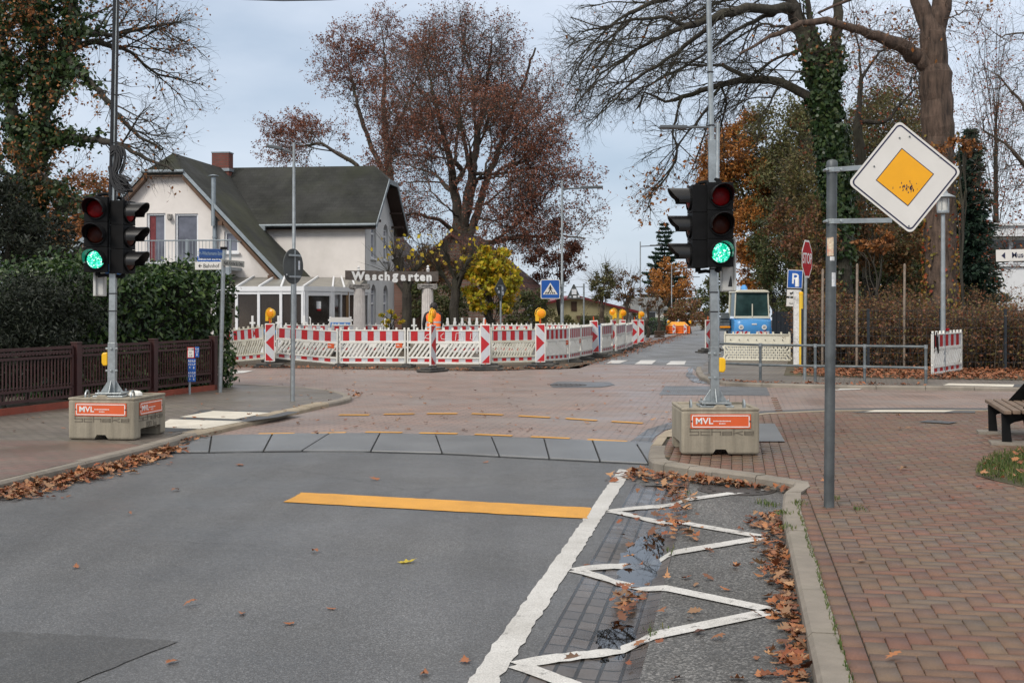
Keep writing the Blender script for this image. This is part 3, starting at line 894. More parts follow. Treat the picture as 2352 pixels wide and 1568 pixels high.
# zigzag, following the dip of the gutter
mb = MB()
def zig(a, b, w=.115, n=26):
    a = Vector((*a, 0)); b = Vector((*b, 0)); d = (b - a).normalized(); nrm = Vector((-d.y, d.x, 0)) * w / 2
    prev = None
    for i in range(n + 1):
        c = a.lerp(b, i / n)
        q = [UV(p.x, p.y, (dip(p.x, p.y) if p.x > -.895 else 0) + .0055) for p in (c - nrm, c + nrm)]
        if prev: mb.add([prev[0], q[0], q[1], prev[1]], [(0, 1, 2, 3)])
        prev = q
Lv = [3.5, 5.60, 7.66, 9.90]; Rv = [4.66, 6.80, 8.94, 11.25]
for i in range(4):
    zig((-.955, Lv[i]), (.20, Rv[i]))
    if i: zig((-.955, Lv[i]), (.20, Rv[i - 1]))
tag(mb.build('zigzag_marking', paint_mat('worn zigzag paint', (.66, .65, .63), .41, (.07, .066, .06), 13.0)), kind='structure')

# ================================================================== vegetation tools
def unit(a):
    return a / np.maximum(np.linalg.norm(a, axis=-1, keepdims=True), 1e-9)

def space_col(seeds, attr, step, di, dk, iters=220, up=0.0, wob=.25, maxn=9000, rng=RNG):
    """seeds: list of (parent index or -1 for the first, Nx3 polyline).  Returns nodes, parents, number of seed nodes."""
    pos = np.zeros((maxn, 3)); par = np.full(maxn, -1); n = 0
    starts = space_col.starts = []
    for (pi_, pl) in seeds:
        pl = np.asarray(pl, float)
        prev = -1
        if pi_ is not None and n:
            prev = int(np.argmin(((pos[:n] - pl[0]) ** 2).sum(1)))
            pl = pl[1:]
            cur = pos[prev].copy()
        else:
            pos[n] = pl[0]; par[n] = -1; prev = n; n += 1; cur = pl[0]; pl = pl[1:]
        lo_ = n
        for q in pl:
            k = max(1, int(round(np.linalg.norm(q - cur) / step)))
            for j in range(1, k + 1):
                jit = rng.normal(0, .10 * step, 3) if j < k else 0
                pos[n] = cur + (q - cur) * j / k + jit; par[n] = prev; prev = n; n += 1
            cur = q
        starts.append((lo_, n))
    ns = n
    A = np.asarray(attr, float)
    near = np.zeros(len(A), int); nd_ = np.full(len(A), 1e9)
    def upd(lo, hi):
        for c0 in range(lo, hi, 400):
            blk = pos[c0:min(hi, c0 + 400)]
            D = ((A[:, None, :] - blk[None]) ** 2).sum(2)
            k = D.argmin(1); d = np.sqrt(D[np.arange(len(A)), k])
            b = d < nd_
            near[b] = k[b] + c0; nd_[b] = d[b]
    upd(0, n)
    last = {}
    for it in range(iters):
        keep = nd_ > dk
        A, near, nd_ = A[keep], near[keep], nd_[keep]
        act = nd_ < di
        if not act.any(): break
        idx = near[act]
        dirs = unit(A[act] - pos[idx])
        S = np.zeros((n, 3)); np.add.at(S, idx, dirs)
        ids = np.unique(idx)
        dd = unit(S[ids]) + rng.normal(0, wob, (len(ids), 3)); dd[:, 2] += up
        new = pos[ids] + unit(dd) * step
        lo = n
        for i_, p_ in zip(ids, new):
            if n >= maxn: break
            l = last.get(i_)
            if l is not None and ((l - p_) ** 2).sum() < (.35 * step) ** 2: continue
            last[i_] = p_
            pos[n] = p_; par[n] = i_; n += 1
        if n == lo: break
        upd(lo, n)
        if n >= maxn: break
    return pos[:n], par[:n], ns

def fan_nodes(seeds, env, step, rng, sp=(.4, .35), l0=2.2, ang=(30, 62), trop=(0, 0, 0), kink=.09, first=1, ratio=(.35, .62), maxn=16000, f0=.12, slack=.06):
    """boughs: main limbs as given, side branches fanning off them, branchlets off those; kept inside the crown's envelope"""
    pos, par, starts = [], [], []
    for (pi_, p_) in seeds:
        p_ = [np.asarray(q, float) for q in p_]
        if pi_ is not None and pos:
            prev = int(np.argmin(((np.array(pos) - p_[0]) ** 2).sum(1))); cur = pos[prev]; p_ = p_[1:]; lo = len(pos)
        else:
            lo = 0; pos.append(p_[0]); par.append(-1); prev = 0; cur = p_[0]; p_ = p_[1:]
        for q in p_:
            k = max(1, int(round(np.linalg.norm(q - cur) / step)))
            for j in range(1, k + 1):
                pos.append(cur + (q - cur) * j / k + (rng.normal(0, .09 * step, 3) if j < k else 0)); par.append(prev); prev = len(pos) - 1
            cur = q
        starts.append((lo, len(pos)))
    space_col.starts = starts
    trop = np.asarray(trop, float)
    EC = np.array([e[0] for e in env]); ER = np.array([e[1] for e in env])
    def ok(p): return (((p - EC) / ER) ** 2).sum(1).min() < 1 + slack
    def side(d):
        a = radians(rng.uniform(*ang)); v = np.cross(d, rng.normal(0, 1, 3)); v /= np.linalg.norm(v) + 1e-9
        return d * cos(a) + v * sin(a)
    todo = []
    for k, (lo, hi) in enumerate(starts):
        if k < first: continue
        L = (hi - lo) * step; nxt = f0 * L
        for i in range(lo, hi):
            s_ = (i - lo) * step
            if s_ >= nxt:
                nxt += sp[0] * rng.uniform(.5, 1.5)
                d = pos[i] - pos[par[i]]; d = d / (np.linalg.norm(d) + 1e-9)
                todo.append((i, side(d), l0 * (1 - .5 * s_ / max(L, .1)) * rng.uniform(.5, 1.25), 1))
        d = pos[hi - 1] - pos[par[hi - 1]]
        for _ in range(3): todo.append((hi - 1, unit(d[None] + rng.normal(0, .3 * step, 3))[0], l0 * .6, 1))
    while todo and len(pos) < maxn:
        p0, d, l, lev = todo.pop(int(rng.integers(0, len(todo))) if lev_mix else 0)
        n = int(l / step); prev = p0; nxt = .25 * l
        for i in range(n):
            d = d + rng.normal(0, kink, 3) + trop * step
            d = d / np.linalg.norm(d)
            q = pos[prev] + d * step
            if not ok(q): break
            pos.append(q); par.append(prev); prev = len(pos) - 1
            if lev < 1 + len(sp) - 1 and (i + 1) * step >= nxt:
                nxt += sp[lev] * rng.uniform(.5, 1.5)
                todo.append((prev, side(d), l * rng.uniform(*ratio) * (1 - .4 * i / n), lev + 1))
    return np.array(pos), np.array(par), starts[-1][1]
lev_mix = False

def radii(pos, par, r0=.010, ex=2.3, rmax=None):
    n = len(pos); acc = np.zeros(n)
    for i in range(n - 1, -1, -1):
        if acc[i] == 0: acc[i] = r0 ** ex
        if par[i] >= 0: acc[par[i]] += acc[i]
    r = acc ** (1 / ex)
    if rmax: r = r * (rmax / r.max()) ** np.clip((r - r0) / (r.max() - r0), 0, 1)
    return r

def branch_geo(pos, par, r, thick=.06):
    """one ring per node, a second ring where a side branch leaves its parent"""
    n = len(pos)
    child = np.full(n, -1); best = np.zeros(n)
    for i in range(n):
        p = par[i]
        if p >= 0 and r[i] > best[p]: best[p] = r[i]; child[p] = i
    d = np.zeros((n, 3))
    has = par >= 0
    d[has] = unit(pos[has] - pos[par[has]])
    d[~has] = (0, 0, 1)
    hc = child >= 0
    d2 = d.copy(); d2[hc] = unit(d[hc] + unit(pos[child[hc]] - pos[hc]))
    V, Q = [], []; off = 0
    ref = unit(np.array([[.31, .52, .79]]))[0]
    for cls, sides in ((0, 4), (1, 9)):
        e = np.where(has & ((r > thick) == bool(cls)))[0]
        if not len(e): continue
        p = par[e]
        main = child[p] == e
        def ring(c, dr, rad):
            a = np.cross(dr, ref); bad = np.linalg.norm(a, axis=1) < .05
            a[bad] = np.cross(dr[bad], np.array([0, 1, 0])); a = unit(a); b = np.cross(dr, a)
            t = np.arange(sides) * 2 * pi / sides
            return c[:, None] + rad[:, None, None] * (a[:, None] * np.cos(t)[None, :, None] + b[:, None] * np.sin(t)[None, :, None])
        bdir = np.where(main[:, None], d2[p], d[e])
        brad = np.where(main, r[p], np.minimum(r[e] * 1.25, r[p]))
        R0 = ring(pos[p], bdir, brad); R1 = ring(pos[e], d2[e], r[e])
        W = np.concatenate([R0, R1], 1).reshape(-1, 3)
        k = np.arange(sides); k2 = (k + 1) % sides
        base = off + np.arange(len(e))[:, None] * (2 * sides)
        q = np.stack([base + k, base + k2, base + sides + k2, base + sides + k], 2).reshape(-1, 4)
        V.append(W); Q.append(q); off += len(W)
    return np.concatenate(V), np.concatenate(Q), d

def twigs(org, dr, length, r, rng, bend=.35, droop=0.0):
    """three-sided tapering twigs of two bent segments; returns verts, quads and points along them"""
    n = len(org)
    L = length if hasattr(length, '__len__') else np.full(n, length)
    d1 = unit(dr + rng.normal(0, bend, (n, 3)))
    d2 = unit(d1 + rng.normal(0, bend, (n, 3)) + np.array([0, 0, -droop]))
    p1 = org + d1 * (L * .5)[:, None]; p2 = p1 + d2 * (L * .5)[:, None]
    rr_ = r if hasattr(r, '__len__') else np.full(n, r)
    a = unit(np.cross(d1, np.array([.3, .5, .81]))); b = np.cross(d1, a)
    t = np.arange(3) * 2 * pi / 3
    ca = a[:, None] * np.cos(t)[None, :, None] + b[:, None] * np.sin(t)[None, :, None]
    V = np.concatenate([org[:, None] + ca * rr_[:, None, None], p1[:, None] + ca * (rr_ * .7)[:, None, None], p2[:, None] + ca * (rr_ * .3)[:, None, None]], 1)
    base = (np.arange(n) * 9)[:, None]
    k = np.arange(3); k2 = (k + 1) % 3
    q = np.concatenate([np.stack([base + k + o, base + k2 + o, base + k2 + 3 + o, base + k + 3 + o], 2) for o in (0, 3)], 1)
    return V.reshape(-1, 3), q.reshape(-1, 4), (org, p1, p2, d1, d2)

def leaves(p, size, rng, nrm=None, spread=1.0, asp=.62, fold=.25):
    """kite-shaped leaves with a fold along the midrib (two quads sharing it)"""
    n = len(p)
    s = size * rng.uniform(.65, 1.3, n)
    u = rng.normal(0, 1, (n, 3))
    if nrm is not None: u = nrm + u * spread
    nn = unit(u)
    t = unit(np.cross(nn, rng.normal(0, 1, (n, 3)))); b = np.cross(nn, t)
    sl = (s * .5)[:, None]
    up = nn * (s * fold * .3)[:, None]
    V = np.stack([p - t * sl, p - t * sl * .1 + b * sl * asp + up, p + t * sl, p - t * sl * .1 - b * sl * asp + up], 1)
    q = (np.arange(n) * 4)[:, None] + np.arange(4)
    return V.reshape(-1, 3), q

def ell(rng, n, c, r, shell=0.0):
    v = unit(rng.normal(0, 1, (n, 3))) * (rng.uniform(shell ** 3, 1, n) ** (1 / 3))[:, None]
    return np.asarray(c) + v * np.asarray(r)

def ellp(rng, n, cx, cy, Y, rx, ry, rd, shell=0.0):
    c = P(cx, cy, Y); k = Y / F
    return ell(rng, n, (c.x, c.y, c.z), (rx * k, rd, ry * k), shell)

def pl(Y, *pts):
    out = []
    for p in pts:
        y = p[2] if len(p) > 2 else Y
        q = P(p[0], p[1], y); out.append((q.x, q.y, q.z))
    return out

def wb(cx, cy, Y, rx, ry, rd):
    c = P(cx, cy, Y); k = Y / F
    return ((c.x, c.y, c.z), (rx * k, rd, ry * k))

def cat(parts):
    V, Q, o = [], [], 0
    for v, q in parts:
        V.append(v); Q.append(q + o); o += len(v)
    return np.concatenate(V), np.concatenate(Q)

def grown_tree(name, label, base, seeds, attr, step=.4, di=3.0, dk=.6, r0=.012, ex=2.35, rmax=None, up=.05, wob=.25,
               bark='bark_oak', twig_n=2, twig_len=.8, twig_r=.006, droop=0.0, leaf=None, leaf_n=0, leaf_size=.09, leaf_where=None,
               ivy=None, ivy_n=0, seed=1, group=None, maxn=9000, category='tree', twig_max=.03, sub=True, sr=None, fan=None, ivy_size=.11, twig_bend=.45):
    rng = np.random.default_rng(seed)
    pos, par, ns = fan_nodes(seeds, attr, step, rng, maxn=maxn, **fan) if fan else space_col(seeds, attr, step, di, dk, up=up, wob=wob, maxn=maxn, rng=rng)
    r = radii(pos, par, r0, ex, rmax)
    for k_, (ra, rb) in (sr or {}).items():
        lo_, hi_ = space_col.starts[k_]
        r[lo_:hi_] = np.maximum(r[lo_:hi_], np.linspace(ra, rb, hi_ - lo_))
    base = np.asarray(base)
    # root flare
    low = pos[:, 2] < base[2] + 1.2
    r = np.where(low & (r > .08), r * (1 + .45 * np.clip((base[2] + 1.2 - pos[:, 2]) / 1.2, 0, 1) ** 2), r)
    V, Q, d = branch_geo(pos - base, par, r)
    geo = [(V, Q)]
    thin = np.where((r < twig_max) & (np.arange(len(r)) >= 0) & (par >= 0))[0]
    lp = []
    if twig_n and len(thin):
        o = np.repeat(thin, twig_n); o = o[rng.random(len(o)) < .85]
        dr = unit(d[o] + rng.normal(0, .55, (len(o), 3)) + np.array([0, 0, up]))
        tv, tq, (a, b, c, d1, d2) = twigs(pos[o] - base, dr, twig_len * rng.uniform(.5, 1.25, len(o)), twig_r, rng, twig_bend, droop)
        geo.append((tv, tq))
        lp = [a, b, c]
        if sub:
            oo = rng.integers(0, len(b), int(len(b) * 1.6))
            f = rng.uniform(.2, 1, len(oo))[:, None]
            src = b[oo] * (1 - f) + c[oo] * f
            tv, tq, (a2, b2, c2, e1, e2) = twigs(src, unit(d2[oo] + rng.normal(0, .6, (len(oo), 3))), twig_len * .5 * rng.uniform(.5, 1.2, len(oo)), twig_r * .7, rng, twig_bend, droop)
            geo.append((tv, tq)); lp += [b2, c2]
    V, Q = cat(geo)
    root = thing(name, label, category, tuple(base), 0, group)
    np_mesh('trunk', V, Q, M[bark], root, smooth=True)
    if leaf and leaf_n and len(lp):
        pts = np.concatenate(lp[1:])
        w = np.ones(len(pts)) if leaf_where is None else leaf_where(pts + base)
        k = rng.choice(len(pts), leaf_n, p=w / w.sum())
        pp = pts[k] + rng.normal(0, leaf_size * .7, (leaf_n, 3))
        lv, lq = leaves(pp, leaf_size, rng)
        np_mesh('crown', lv, lq, M[leaf], root)
    if ivy:
        w = ivy(pos) * r
        k = rng.choice(len(pos), ivy_n, p=w / w.sum())
        t = unit(rng.normal(0, 1, (ivy_n, 3))); t -= (t * d[k]).sum(1)[:, None] * d[k]; t = unit(t)
        q = pos[k] - base + t * (r[k] + np.abs(rng.normal(.03, .10, ivy_n)))[:, None] + d[k] * rng.uniform(-step * .6, step * .6, ivy_n)[:, None]
        lv, lq = leaves(q, ivy_size, rng, t, .55, .8)
        np_mesh('ivy', lv, lq, M['leaf_ivy'], root)
    return root

def bushy(name, label, base, crown, n, size, leaf, trunk_r=.16, seed=1, clump=120, group=None, category='tree', bark='bark_oak', stems_or_core=1, asp=.62, tips=0.0, trunk_to=None, clump_r=.55, branches=16, hang=0.0):
    """crown: list of (centre, radii) in world space; leaves gather in clumps near the outside, with gaps between them"""
    rng = np.random.default_rng(seed)
    base = np.asarray(base, float)
    root = thing(name, label, category, tuple(base), 0, group)
    vol = np.array([np.prod(r) ** .67 for c, r in crown]); vol = vol / vol.sum()
    pts, cents = [], []
    for (c, r), w in zip(crown, vol):
        k = max(3, int(n * w / clump))
        cc = ell(rng, k, c, r, .55)
        cents.append(cc)
        rr = clump_r * (np.prod(r) ** (1 / 3)) * .55
        o = rng.integers(0, k, int(n * w))
        q = cc[o] + rng.normal(0, rr * .5, (len(o), 3)) * np.array([1, 1, .75])
        if hang: q[:, 2] -= np.abs(rng.normal(0, hang, len(q)))
        pts.append(q)
    pts = np.concatenate(pts) - base; cents = np.concatenate(cents) - base
    pts = pts[pts[:, 2] > .03]
    # trunk with limbs reaching into the clumps
    mb_ = []
    top = np.array(trunk_to) - base if trunk_to is not None else cents.mean(0)
    nodes = [np.zeros(3)]; pr = [-1]
    k = 7
    for i in range(1, k + 1):
        nodes.append(top * i / k + (rng.normal(0, .05, 3) if i < k else 0)); pr.append(i - 1)
    for c in cents[rng.permutation(len(cents))[:branches]]:
        s = rng.integers(max(1, k // 2), k + 1)
        a = nodes[s]; prev = s
        for j in range(1, 5):
            f = j / 4
            p = a + (c - a) * f + np.array([0, 0, .12 * np.linalg.norm(c - a) * sin(pi * f)]) + rng.normal(0, .05, 3)
            nodes.append(p); pr.append(prev); prev = len(nodes) - 1
    nodes = np.array(nodes); pr = np.array(pr)
    r = radii(nodes, pr, .015, 2.2, trunk_r)
    V, Q, d = branch_geo(nodes, pr, r)
    geo = [(V, Q)]
    if tips:
        o = rng.integers(0, len(pts), int(len(pts) * .12))
        tv, tq, _ = twigs(pts[o], unit(pts[o] - cents.mean(0) + np.array([0, 0, .5])), tips * rng.uniform(.5, 1.2, len(o)), .006, rng)
        geo.append((tv, tq))
    V, Q = cat(geo)
    np_mesh('trunk', V, Q, M[bark], root, smooth=True)
    lv, lq = leaves(pts, size, rng, asp=asp)
    np_mesh('crown', lv, lq, M[leaf], root)
    return root

def conifer(name, label, base, height, rad, leaf='leaf_spruce', seed=1, whorls=26, dens=1.0, size=.16, start=.04, group=None, droop=.35):
    rng = np.random.default_rng(seed)
    base = np.asarray(base, float)
    root = thing(name, label, 'tree', tuple(base), 0, group)
    k = 10
    tr = np.array([(rng.normal(0, .02), rng.normal(0, .02), height * i / k) for i in range(k + 1)]); pr = np.arange(k + 1) - 1
    r = np.linspace(height * .018, .02, k + 1)
    geo = [branch_geo(tr, pr, r)[:2]]
    P_, N_, D_ = [], [], []
    for w in range(whorls):
        f = start + (1 - start) * (w / whorls) ** .92
        z = f * height; L = rad * (1 - f) ** .72 * rng.uniform(.8, 1.1) + .12
        nb = max(4, int(9 * (1 - f) + 4))
        for b in range(nb):
            a = 2 * pi * (b + rng.uniform(0, .9)) / nb
            l = L * rng.uniform(.6, 1.12)
            t = np.linspace(.08, 1, max(3, int(l / .3)))
            x = t * l
            p = np.stack([cos(a) * x, sin(a) * x, z - droop * l * t ** 1.2 + .18 * l * t ** 3], 1)
            m = int(26 * dens)
            for i in range(len(p) - 1):
                kk = max(2, int(m * (.5 + .7 * t[i])))
                ff = rng.random(kk)[:, None]
                q = p[i] * (1 - ff) + p[i + 1] * ff + rng.normal(0, .07 + .05 * (1 - f), (kk, 3)) * np.array([1, 1, .6])
                P_.append(q); D_.append(np.repeat(unit(p[i + 1] - p[i])[None], kk, 0))
    pts = np.concatenate(P_); dd = np.concatenate(D_)
    n = len(pts)
    t = unit(dd + rng.normal(0, .45, (n, 3))); nn = unit(np.cross(t, rng.normal(0, 1, (n, 3)) + np.array([0, 0, .6]))); b = np.cross(nn, t)
    s = (size * rng.uniform(.6, 1.3, n))[:, None]
    V = np.stack([pts - t * s * .5, pts + b * s * .17, pts + t * s * .6, pts - b * s * .17], 1).reshape(-1, 3)
    q = (np.arange(n) * 4)[:, None] + np.arange(4)
    V_, Q_ = cat(geo)
    np_mesh('trunk', V_, Q_, M['bark_oak'], root, smooth=True)
    np_mesh('crown', V, q, M[leaf], root)
    return root

def hedge(name, label, a, b, depth, h, leaf, n, size, seed, core='leaf_core', cat_='hedge', base_z=.1, rough=.12, asp=.45, group=None, round_=.25):
    """clipped hedge between two ground points: leaves over all its faces, a dark box added inside to block light"""
    rng = np.random.default_rng(seed)
    a, b = Vector(a), Vector(b)
    L = (b - a).length; ang = atan2(b.y - a.y, b.x - a.x)
    root = thing(name, label, cat_, (a.x, a.y, base_z), ang, group)
    # faces: front (-y), back, top, ends
    areas = np.array([L * h, L * h * .35, L * depth, depth * h, depth * h])
    k = rng.choice(5, n, p=areas / areas.sum())
    u, v = rng.random(n), rng.random(n)
    pts = np.zeros((n, 3)); nr = np.zeros((n, 3))
    for f, (fx, nv) in enumerate([((lambda: np.stack([u * L, 0 * u, v * h], 1)), (0, -1, .35)), ((lambda: np.stack([u * L, 0 * u + depth, v * h], 1)), (0, 1, .3)),
                                  ((lambda: np.stack([u * L, v * depth, 0 * u + h], 1)), (0, -.2, 1)), ((lambda: np.stack([0 * u, u * depth, v * h], 1)), (-1, 0, .3)), ((lambda: np.stack([0 * u + L, u * depth, v * h], 1)), (1, 0, .3))]):
        s = k == f
        pts[s] = fx()[s]; nr[s] = nv
    # round the shoulders, ripple the surface
    cx, cy, cz = L / 2, depth / 2, h / 2
    rr = round_
    for ax, lim in ((0, L), (1, depth)):
        e = np.minimum(pts[:, ax], lim - pts[:, ax]); ez = h - pts[:, 2]
        s = (e < rr) & (ez < rr)
        dd = np.sqrt((rr - e[s]) ** 2 + (rr - ez[s]) ** 2)
        ff = np.where(dd > rr, rr / np.maximum(dd, 1e-6), 1)
        sg = np.where(pts[s, ax] < lim / 2, 1, -1)
        pts[s, ax] += sg * (rr - e[s]) * (1 - ff); pts[s, 2] -= (rr - ez[s]) * (1 - ff)
    wob = np.sin(pts[:, 0] * 2.1 + seed) * .5 + np.sin(pts[:, 0] * 5.3 + pts[:, 2] * 3.7) * .3 + np.sin(pts[:, 2] * 4.9 + pts[:, 1] * 4) * .3
    pts += unit(nr) * (wob * rough - np.abs(rng.normal(0, .11, n)) + np.where(rng.random(n) < .12, rng.uniform(0, .22, n), 0))[:, None]
    pts[:, 2] = np.maximum(pts[:, 2], .02)
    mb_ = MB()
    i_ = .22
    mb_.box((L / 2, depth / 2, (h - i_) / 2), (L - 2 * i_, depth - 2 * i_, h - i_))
    mb_.build('stems_or_core', M_CORE, root, bevel=.15)  # solid core added to stop light passing through the leaves
    lv, lq = leaves(pts, size, rng, nr, .75, asp)
    np_mesh('foliage', lv, lq, M[leaf], root)
    return root
M_CORE = mat('painted hedge shade', (.012, .012, .008), .95, 0, .5, 5.0)  # near-black, the hedge's inner shade put into the colour

# ================================================================== trees
rg = np.random.default_rng(5)
# great copper beech in the middle
Yb = 66.0
base = PX(1062, Yb); base = (base.x, base.y, base.z)
seeds = [(None, [base] + pl(Yb, (1063, 700), (1064, 620), (1060, 560), (1056, 520))),
         (1, pl(Yb, (1056, 520), (1046, 450), (1034, 370, Yb - 1), (1010, 270, Yb - 1.5), (985, 170, Yb - 2))),
         (1, pl(Yb, (1058, 540), (1074, 470), (1084, 400), (1098, 300, Yb + 1), (1120, 190, Yb + 1.5), (1130, 90, Yb + 1.5))),
         (1, pl(Yb, (1063, 585), (1092, 500), (1112, 430, Yb + .8), (1150, 330, Yb + 1.5), (1195, 210, Yb + 2), (1230, 110, Yb + 2))),
         (1, pl(Yb, (1063, 600), (1100, 560), (1190, 545, Yb - 2), (1290, 540, Yb - 3), (1345, 548, Yb - 3.4))),
         (1, pl(Yb, (1084, 400), (1140, 400, Yb - 1.5), (1215, 385, Yb - 2.5), (1270, 400, Yb - 3))),
         (1, pl(Yb, (1058, 545), (1010, 505, Yb - 1.5), (950, 490, Yb - 2.5), (905, 500, Yb - 3))),
         (1, pl(Yb, (1046, 450), (1000, 400, Yb + 1), (940, 380, Yb + 1.5)))]
env = [wb(1075, 250, Yb, 172, 222, 4.8), wb(1195, 300, Yb, 105, 185, 4), wb(1235, 470, Yb - 2, 160, 95, 3.6), wb(950, 430, Yb - 1, 100, 125, 3.4), wb(965, 270, Yb, 105, 170, 4), wb(1130, 545, Yb - 2, 130, 50, 2.4)]
for a in ((1040, 440, 1150, 200, 60), (1034, 370, 940, 250, -1), (1084, 420, 1010, 120, 1), (1112, 430, 1260, 300, -1), (1150, 330, 1250, 240, 1), (1062, 590, 1240, 470, -2), (1060, 560, 960, 560, -2), (1098, 300, 1060, 60, 0), (1010, 270, 930, 170, 0), (1040, 440, 1010, 330, -3), (1084, 440, 1130, 330, -3.5), (1074, 480, 1150, 440, -3), (1050, 500, 990, 440, -3), (1112, 430, 1180, 370, -3), (1092, 500, 1160, 500, -3), (1084, 400, 1060, 280, -3), (1034, 370, 1060, 170, 2), (1064, 580, 1120, 590, -3), (1034, 370, 930, 330, 2), (1010, 270, 910, 210, 2), (1046, 450, 960, 360, 3), (985, 170, 940, 120, 1), (1000, 400, 900, 420, 0)):
    seeds.append((1, pl(Yb, a[:2], ((a[0] + a[2]) / 2 + 8, (a[1] + a[3]) / 2 + 6, Yb + (a[4] if abs(a[4]) < 5 else 1)), (a[2], a[3], Yb + (a[4] if abs(a[4]) < 5 else 1)))))
grown_tree('beech_tree', 'tallest copper beech, its forked trunk behind the round yellow tree', base, seeds, env, .36, r0=.010, ex=2.3, rmax=.62, up=.12, bark='bark_beech',
           twig_n=3, twig_len=1.0, twig_r=.0085, leaf='leaf_beech', leaf_n=66000, leaf_size=.105, leaf_where=lambda p: .5 + np.clip(1 - np.abs(p[:, 2] - 6.5) / 7, 0, 1) + .8 * (np.sin(p[:, 0] * 1.1) * np.sin(p[:, 2] * 1.3 + 1) > .1) * .6, seed=2, maxn=32000, twig_bend=.3,
           sr={0: (.62, .42), 1: (.27, .05), 2: (.27, .05), 3: (.24, .05), 4: (.16, .04), 5: (.10, .03), 6: (.14, .04), 7: (.10, .03)}, fan=dict(sp=(.34, .42, .5), l0=3.3, ang=(32, 68), trop=(0, 0, .09), kink=.08, first=0, f0=.42))
# its thinner neighbour to the left, over the house roof
Yb = 76.0
base = PX(905, Yb); base = (base.x, base.y, base.z)
seeds = [(None, [base] + pl(Yb, (905, 640), (903, 500), (896, 420), (890, 340))),
         (1, pl(Yb, (890, 340), (880, 240), (885, 150), (880, 90))),
         (1, pl(Yb, (897, 430), (850, 330), (820, 240, Yb - 1), (800, 150, Yb - 1))),
         (1, pl(Yb, (899, 450), (820, 380, Yb - 2), (740, 330, Yb - 2.5), (660, 340, Yb - 3))),
         (1, pl(Yb, (890, 340), (930, 250), (960, 170)))]
env = [wb(860, 215, Yb, 118, 165, 5), wb(735, 320, Yb - 1, 124, 90, 4.5), wb(790, 250, Yb, 95, 140, 4)]
grown_tree('beech_tree', 'thinner copper beech rising behind the dark house roof', base, seeds, env, .36, r0=.010, ex=2.3, rmax=.42, up=.12, bark='bark_beech',
           twig_n=3, twig_len=1.1, twig_r=.009, leaf='leaf_beech', leaf_n=27000, leaf_size=.11, leaf_where=lambda p: .6 + .7 * (np.sin(p[:, 0] * .9) * np.sin(p[:, 2] * 1.1) > .0), seed=3, maxn=24000, twig_bend=.3,
           sr={0: (.45, .22), 1: (.2, .05), 2: (.18, .05), 3: (.16, .05), 4: (.12, .04)}, fan=dict(sp=(.36, .45, .5), l0=3.6, ang=(30, 66), trop=(0, 0, .09), kink=.08, first=0, f0=.5))
# ivy-clad oak on the left
Yo = 31.0
base = PX(66, Yo, .1); base = (base.x, base.y, base.z)
seeds = [(None, [base] + pl(Yo, (62, 700), (60, 560), (66, 440), (82, 330), (100, 240))),
         (1, pl(Yo, (100, 240), (140, 160), (165, 60), (172, -40))),
         (1, pl(Yo, (82, 330), (90, 230), (96, 130), (104, 20), (108, -60))),
         (1, pl(Yo, (66, 440), (40, 330), (20, 220), (5, 90), (-20, -40))),
         (1, pl(Yo, (120, 200), (160, 140, Yo - 1), (205, 185, Yo - 1.5), (262, 255, Yo - 2), (320, 315, Yo - 2.3), (372, 345, Yo - 2.5))),
         (1, pl(Yo, (75, 380), (120, 318), (190, 318, Yo - 1), (262, 328, Yo - 2), (335, 365, Yo - 2.6), (398, 392, Yo - 3))),
         (1, pl(Yo, (140, 160), (190, 70), (250, 82, Yo + 1), (330, 66, Yo + 1.5), (405, 52, Yo + 1.5))),
         (1, pl(Yo, (150, 120), (220, 95, Yo + 1), (300, 120, Yo + 1.5), (360, 170, Yo + 2))),
         (1, pl(Yo, (64, 480), (110, 425), (160, 452, Yo - 1), (215, 478, Yo - 1.5))),
         (1, pl(Yo, (66, 440), (20, 400, Yo - 1.5), (-60, 370, Yo - 2)))]
env = [wb(330, 150, Yo, 112, 155, 3.8), wb(300, 320, Yo - 2, 108, 78, 2.8), wb(120, 120, Yo, 200, 190, 3.8), wb(170, 440, Yo - 1, 95, 70, 2.4), wb(0, 330, Yo - 1, 100, 190, 3), wb(405, 130, Yo, 36, 130, 2.6), wb(270, 40, Yo, 150, 110, 3)]
def ivyw(p):
    px = CX + F * p[:, 0] / p[:, 1]; py = HY - F * (p[:, 2] - EYE) / p[:, 1]
    return np.clip((250 - px) / 120, 0, 1) * np.clip((py + 70) / 60, 0, 1) * (.25 + (np.sin(py / 23.0) > -.6))
grown_tree('oak_tree', 'oak smothered in dark ivy with russet leaves rising over the hedge', base, seeds, env, .24, r0=.0085, ex=2.3, rmax=.33, up=.02, twig_n=2, twig_len=.6, twig_r=.0055, droop=.1,
           leaf='leaf_oak', leaf_n=6500, leaf_size=.085, leaf_where=lambda p: .10 + 1.5 * np.clip((-8.2 - p[:, 0]) / 3.0, 0, 1) + .5 * (np.sin(p[:, 0] * 2.3) * np.sin(p[:, 2] * 2.1) > .35), ivy=ivyw, ivy_n=17000, seed=4, maxn=13000, twig_max=.016, ivy_size=.13, twig_bend=.35,
           sr={0: (.36, .2), 1: (.17, .08), 2: (.16, .06), 3: (.18, .06), 4: (.11, .03), 5: (.11, .03), 6: (.08, .03), 8: (.07, .03)}, fan=dict(sp=(.26, .28, .3), l0=2.3, ang=(25, 60), trop=(.25, 0, -.10), kink=.10, first=0, f0=.25))
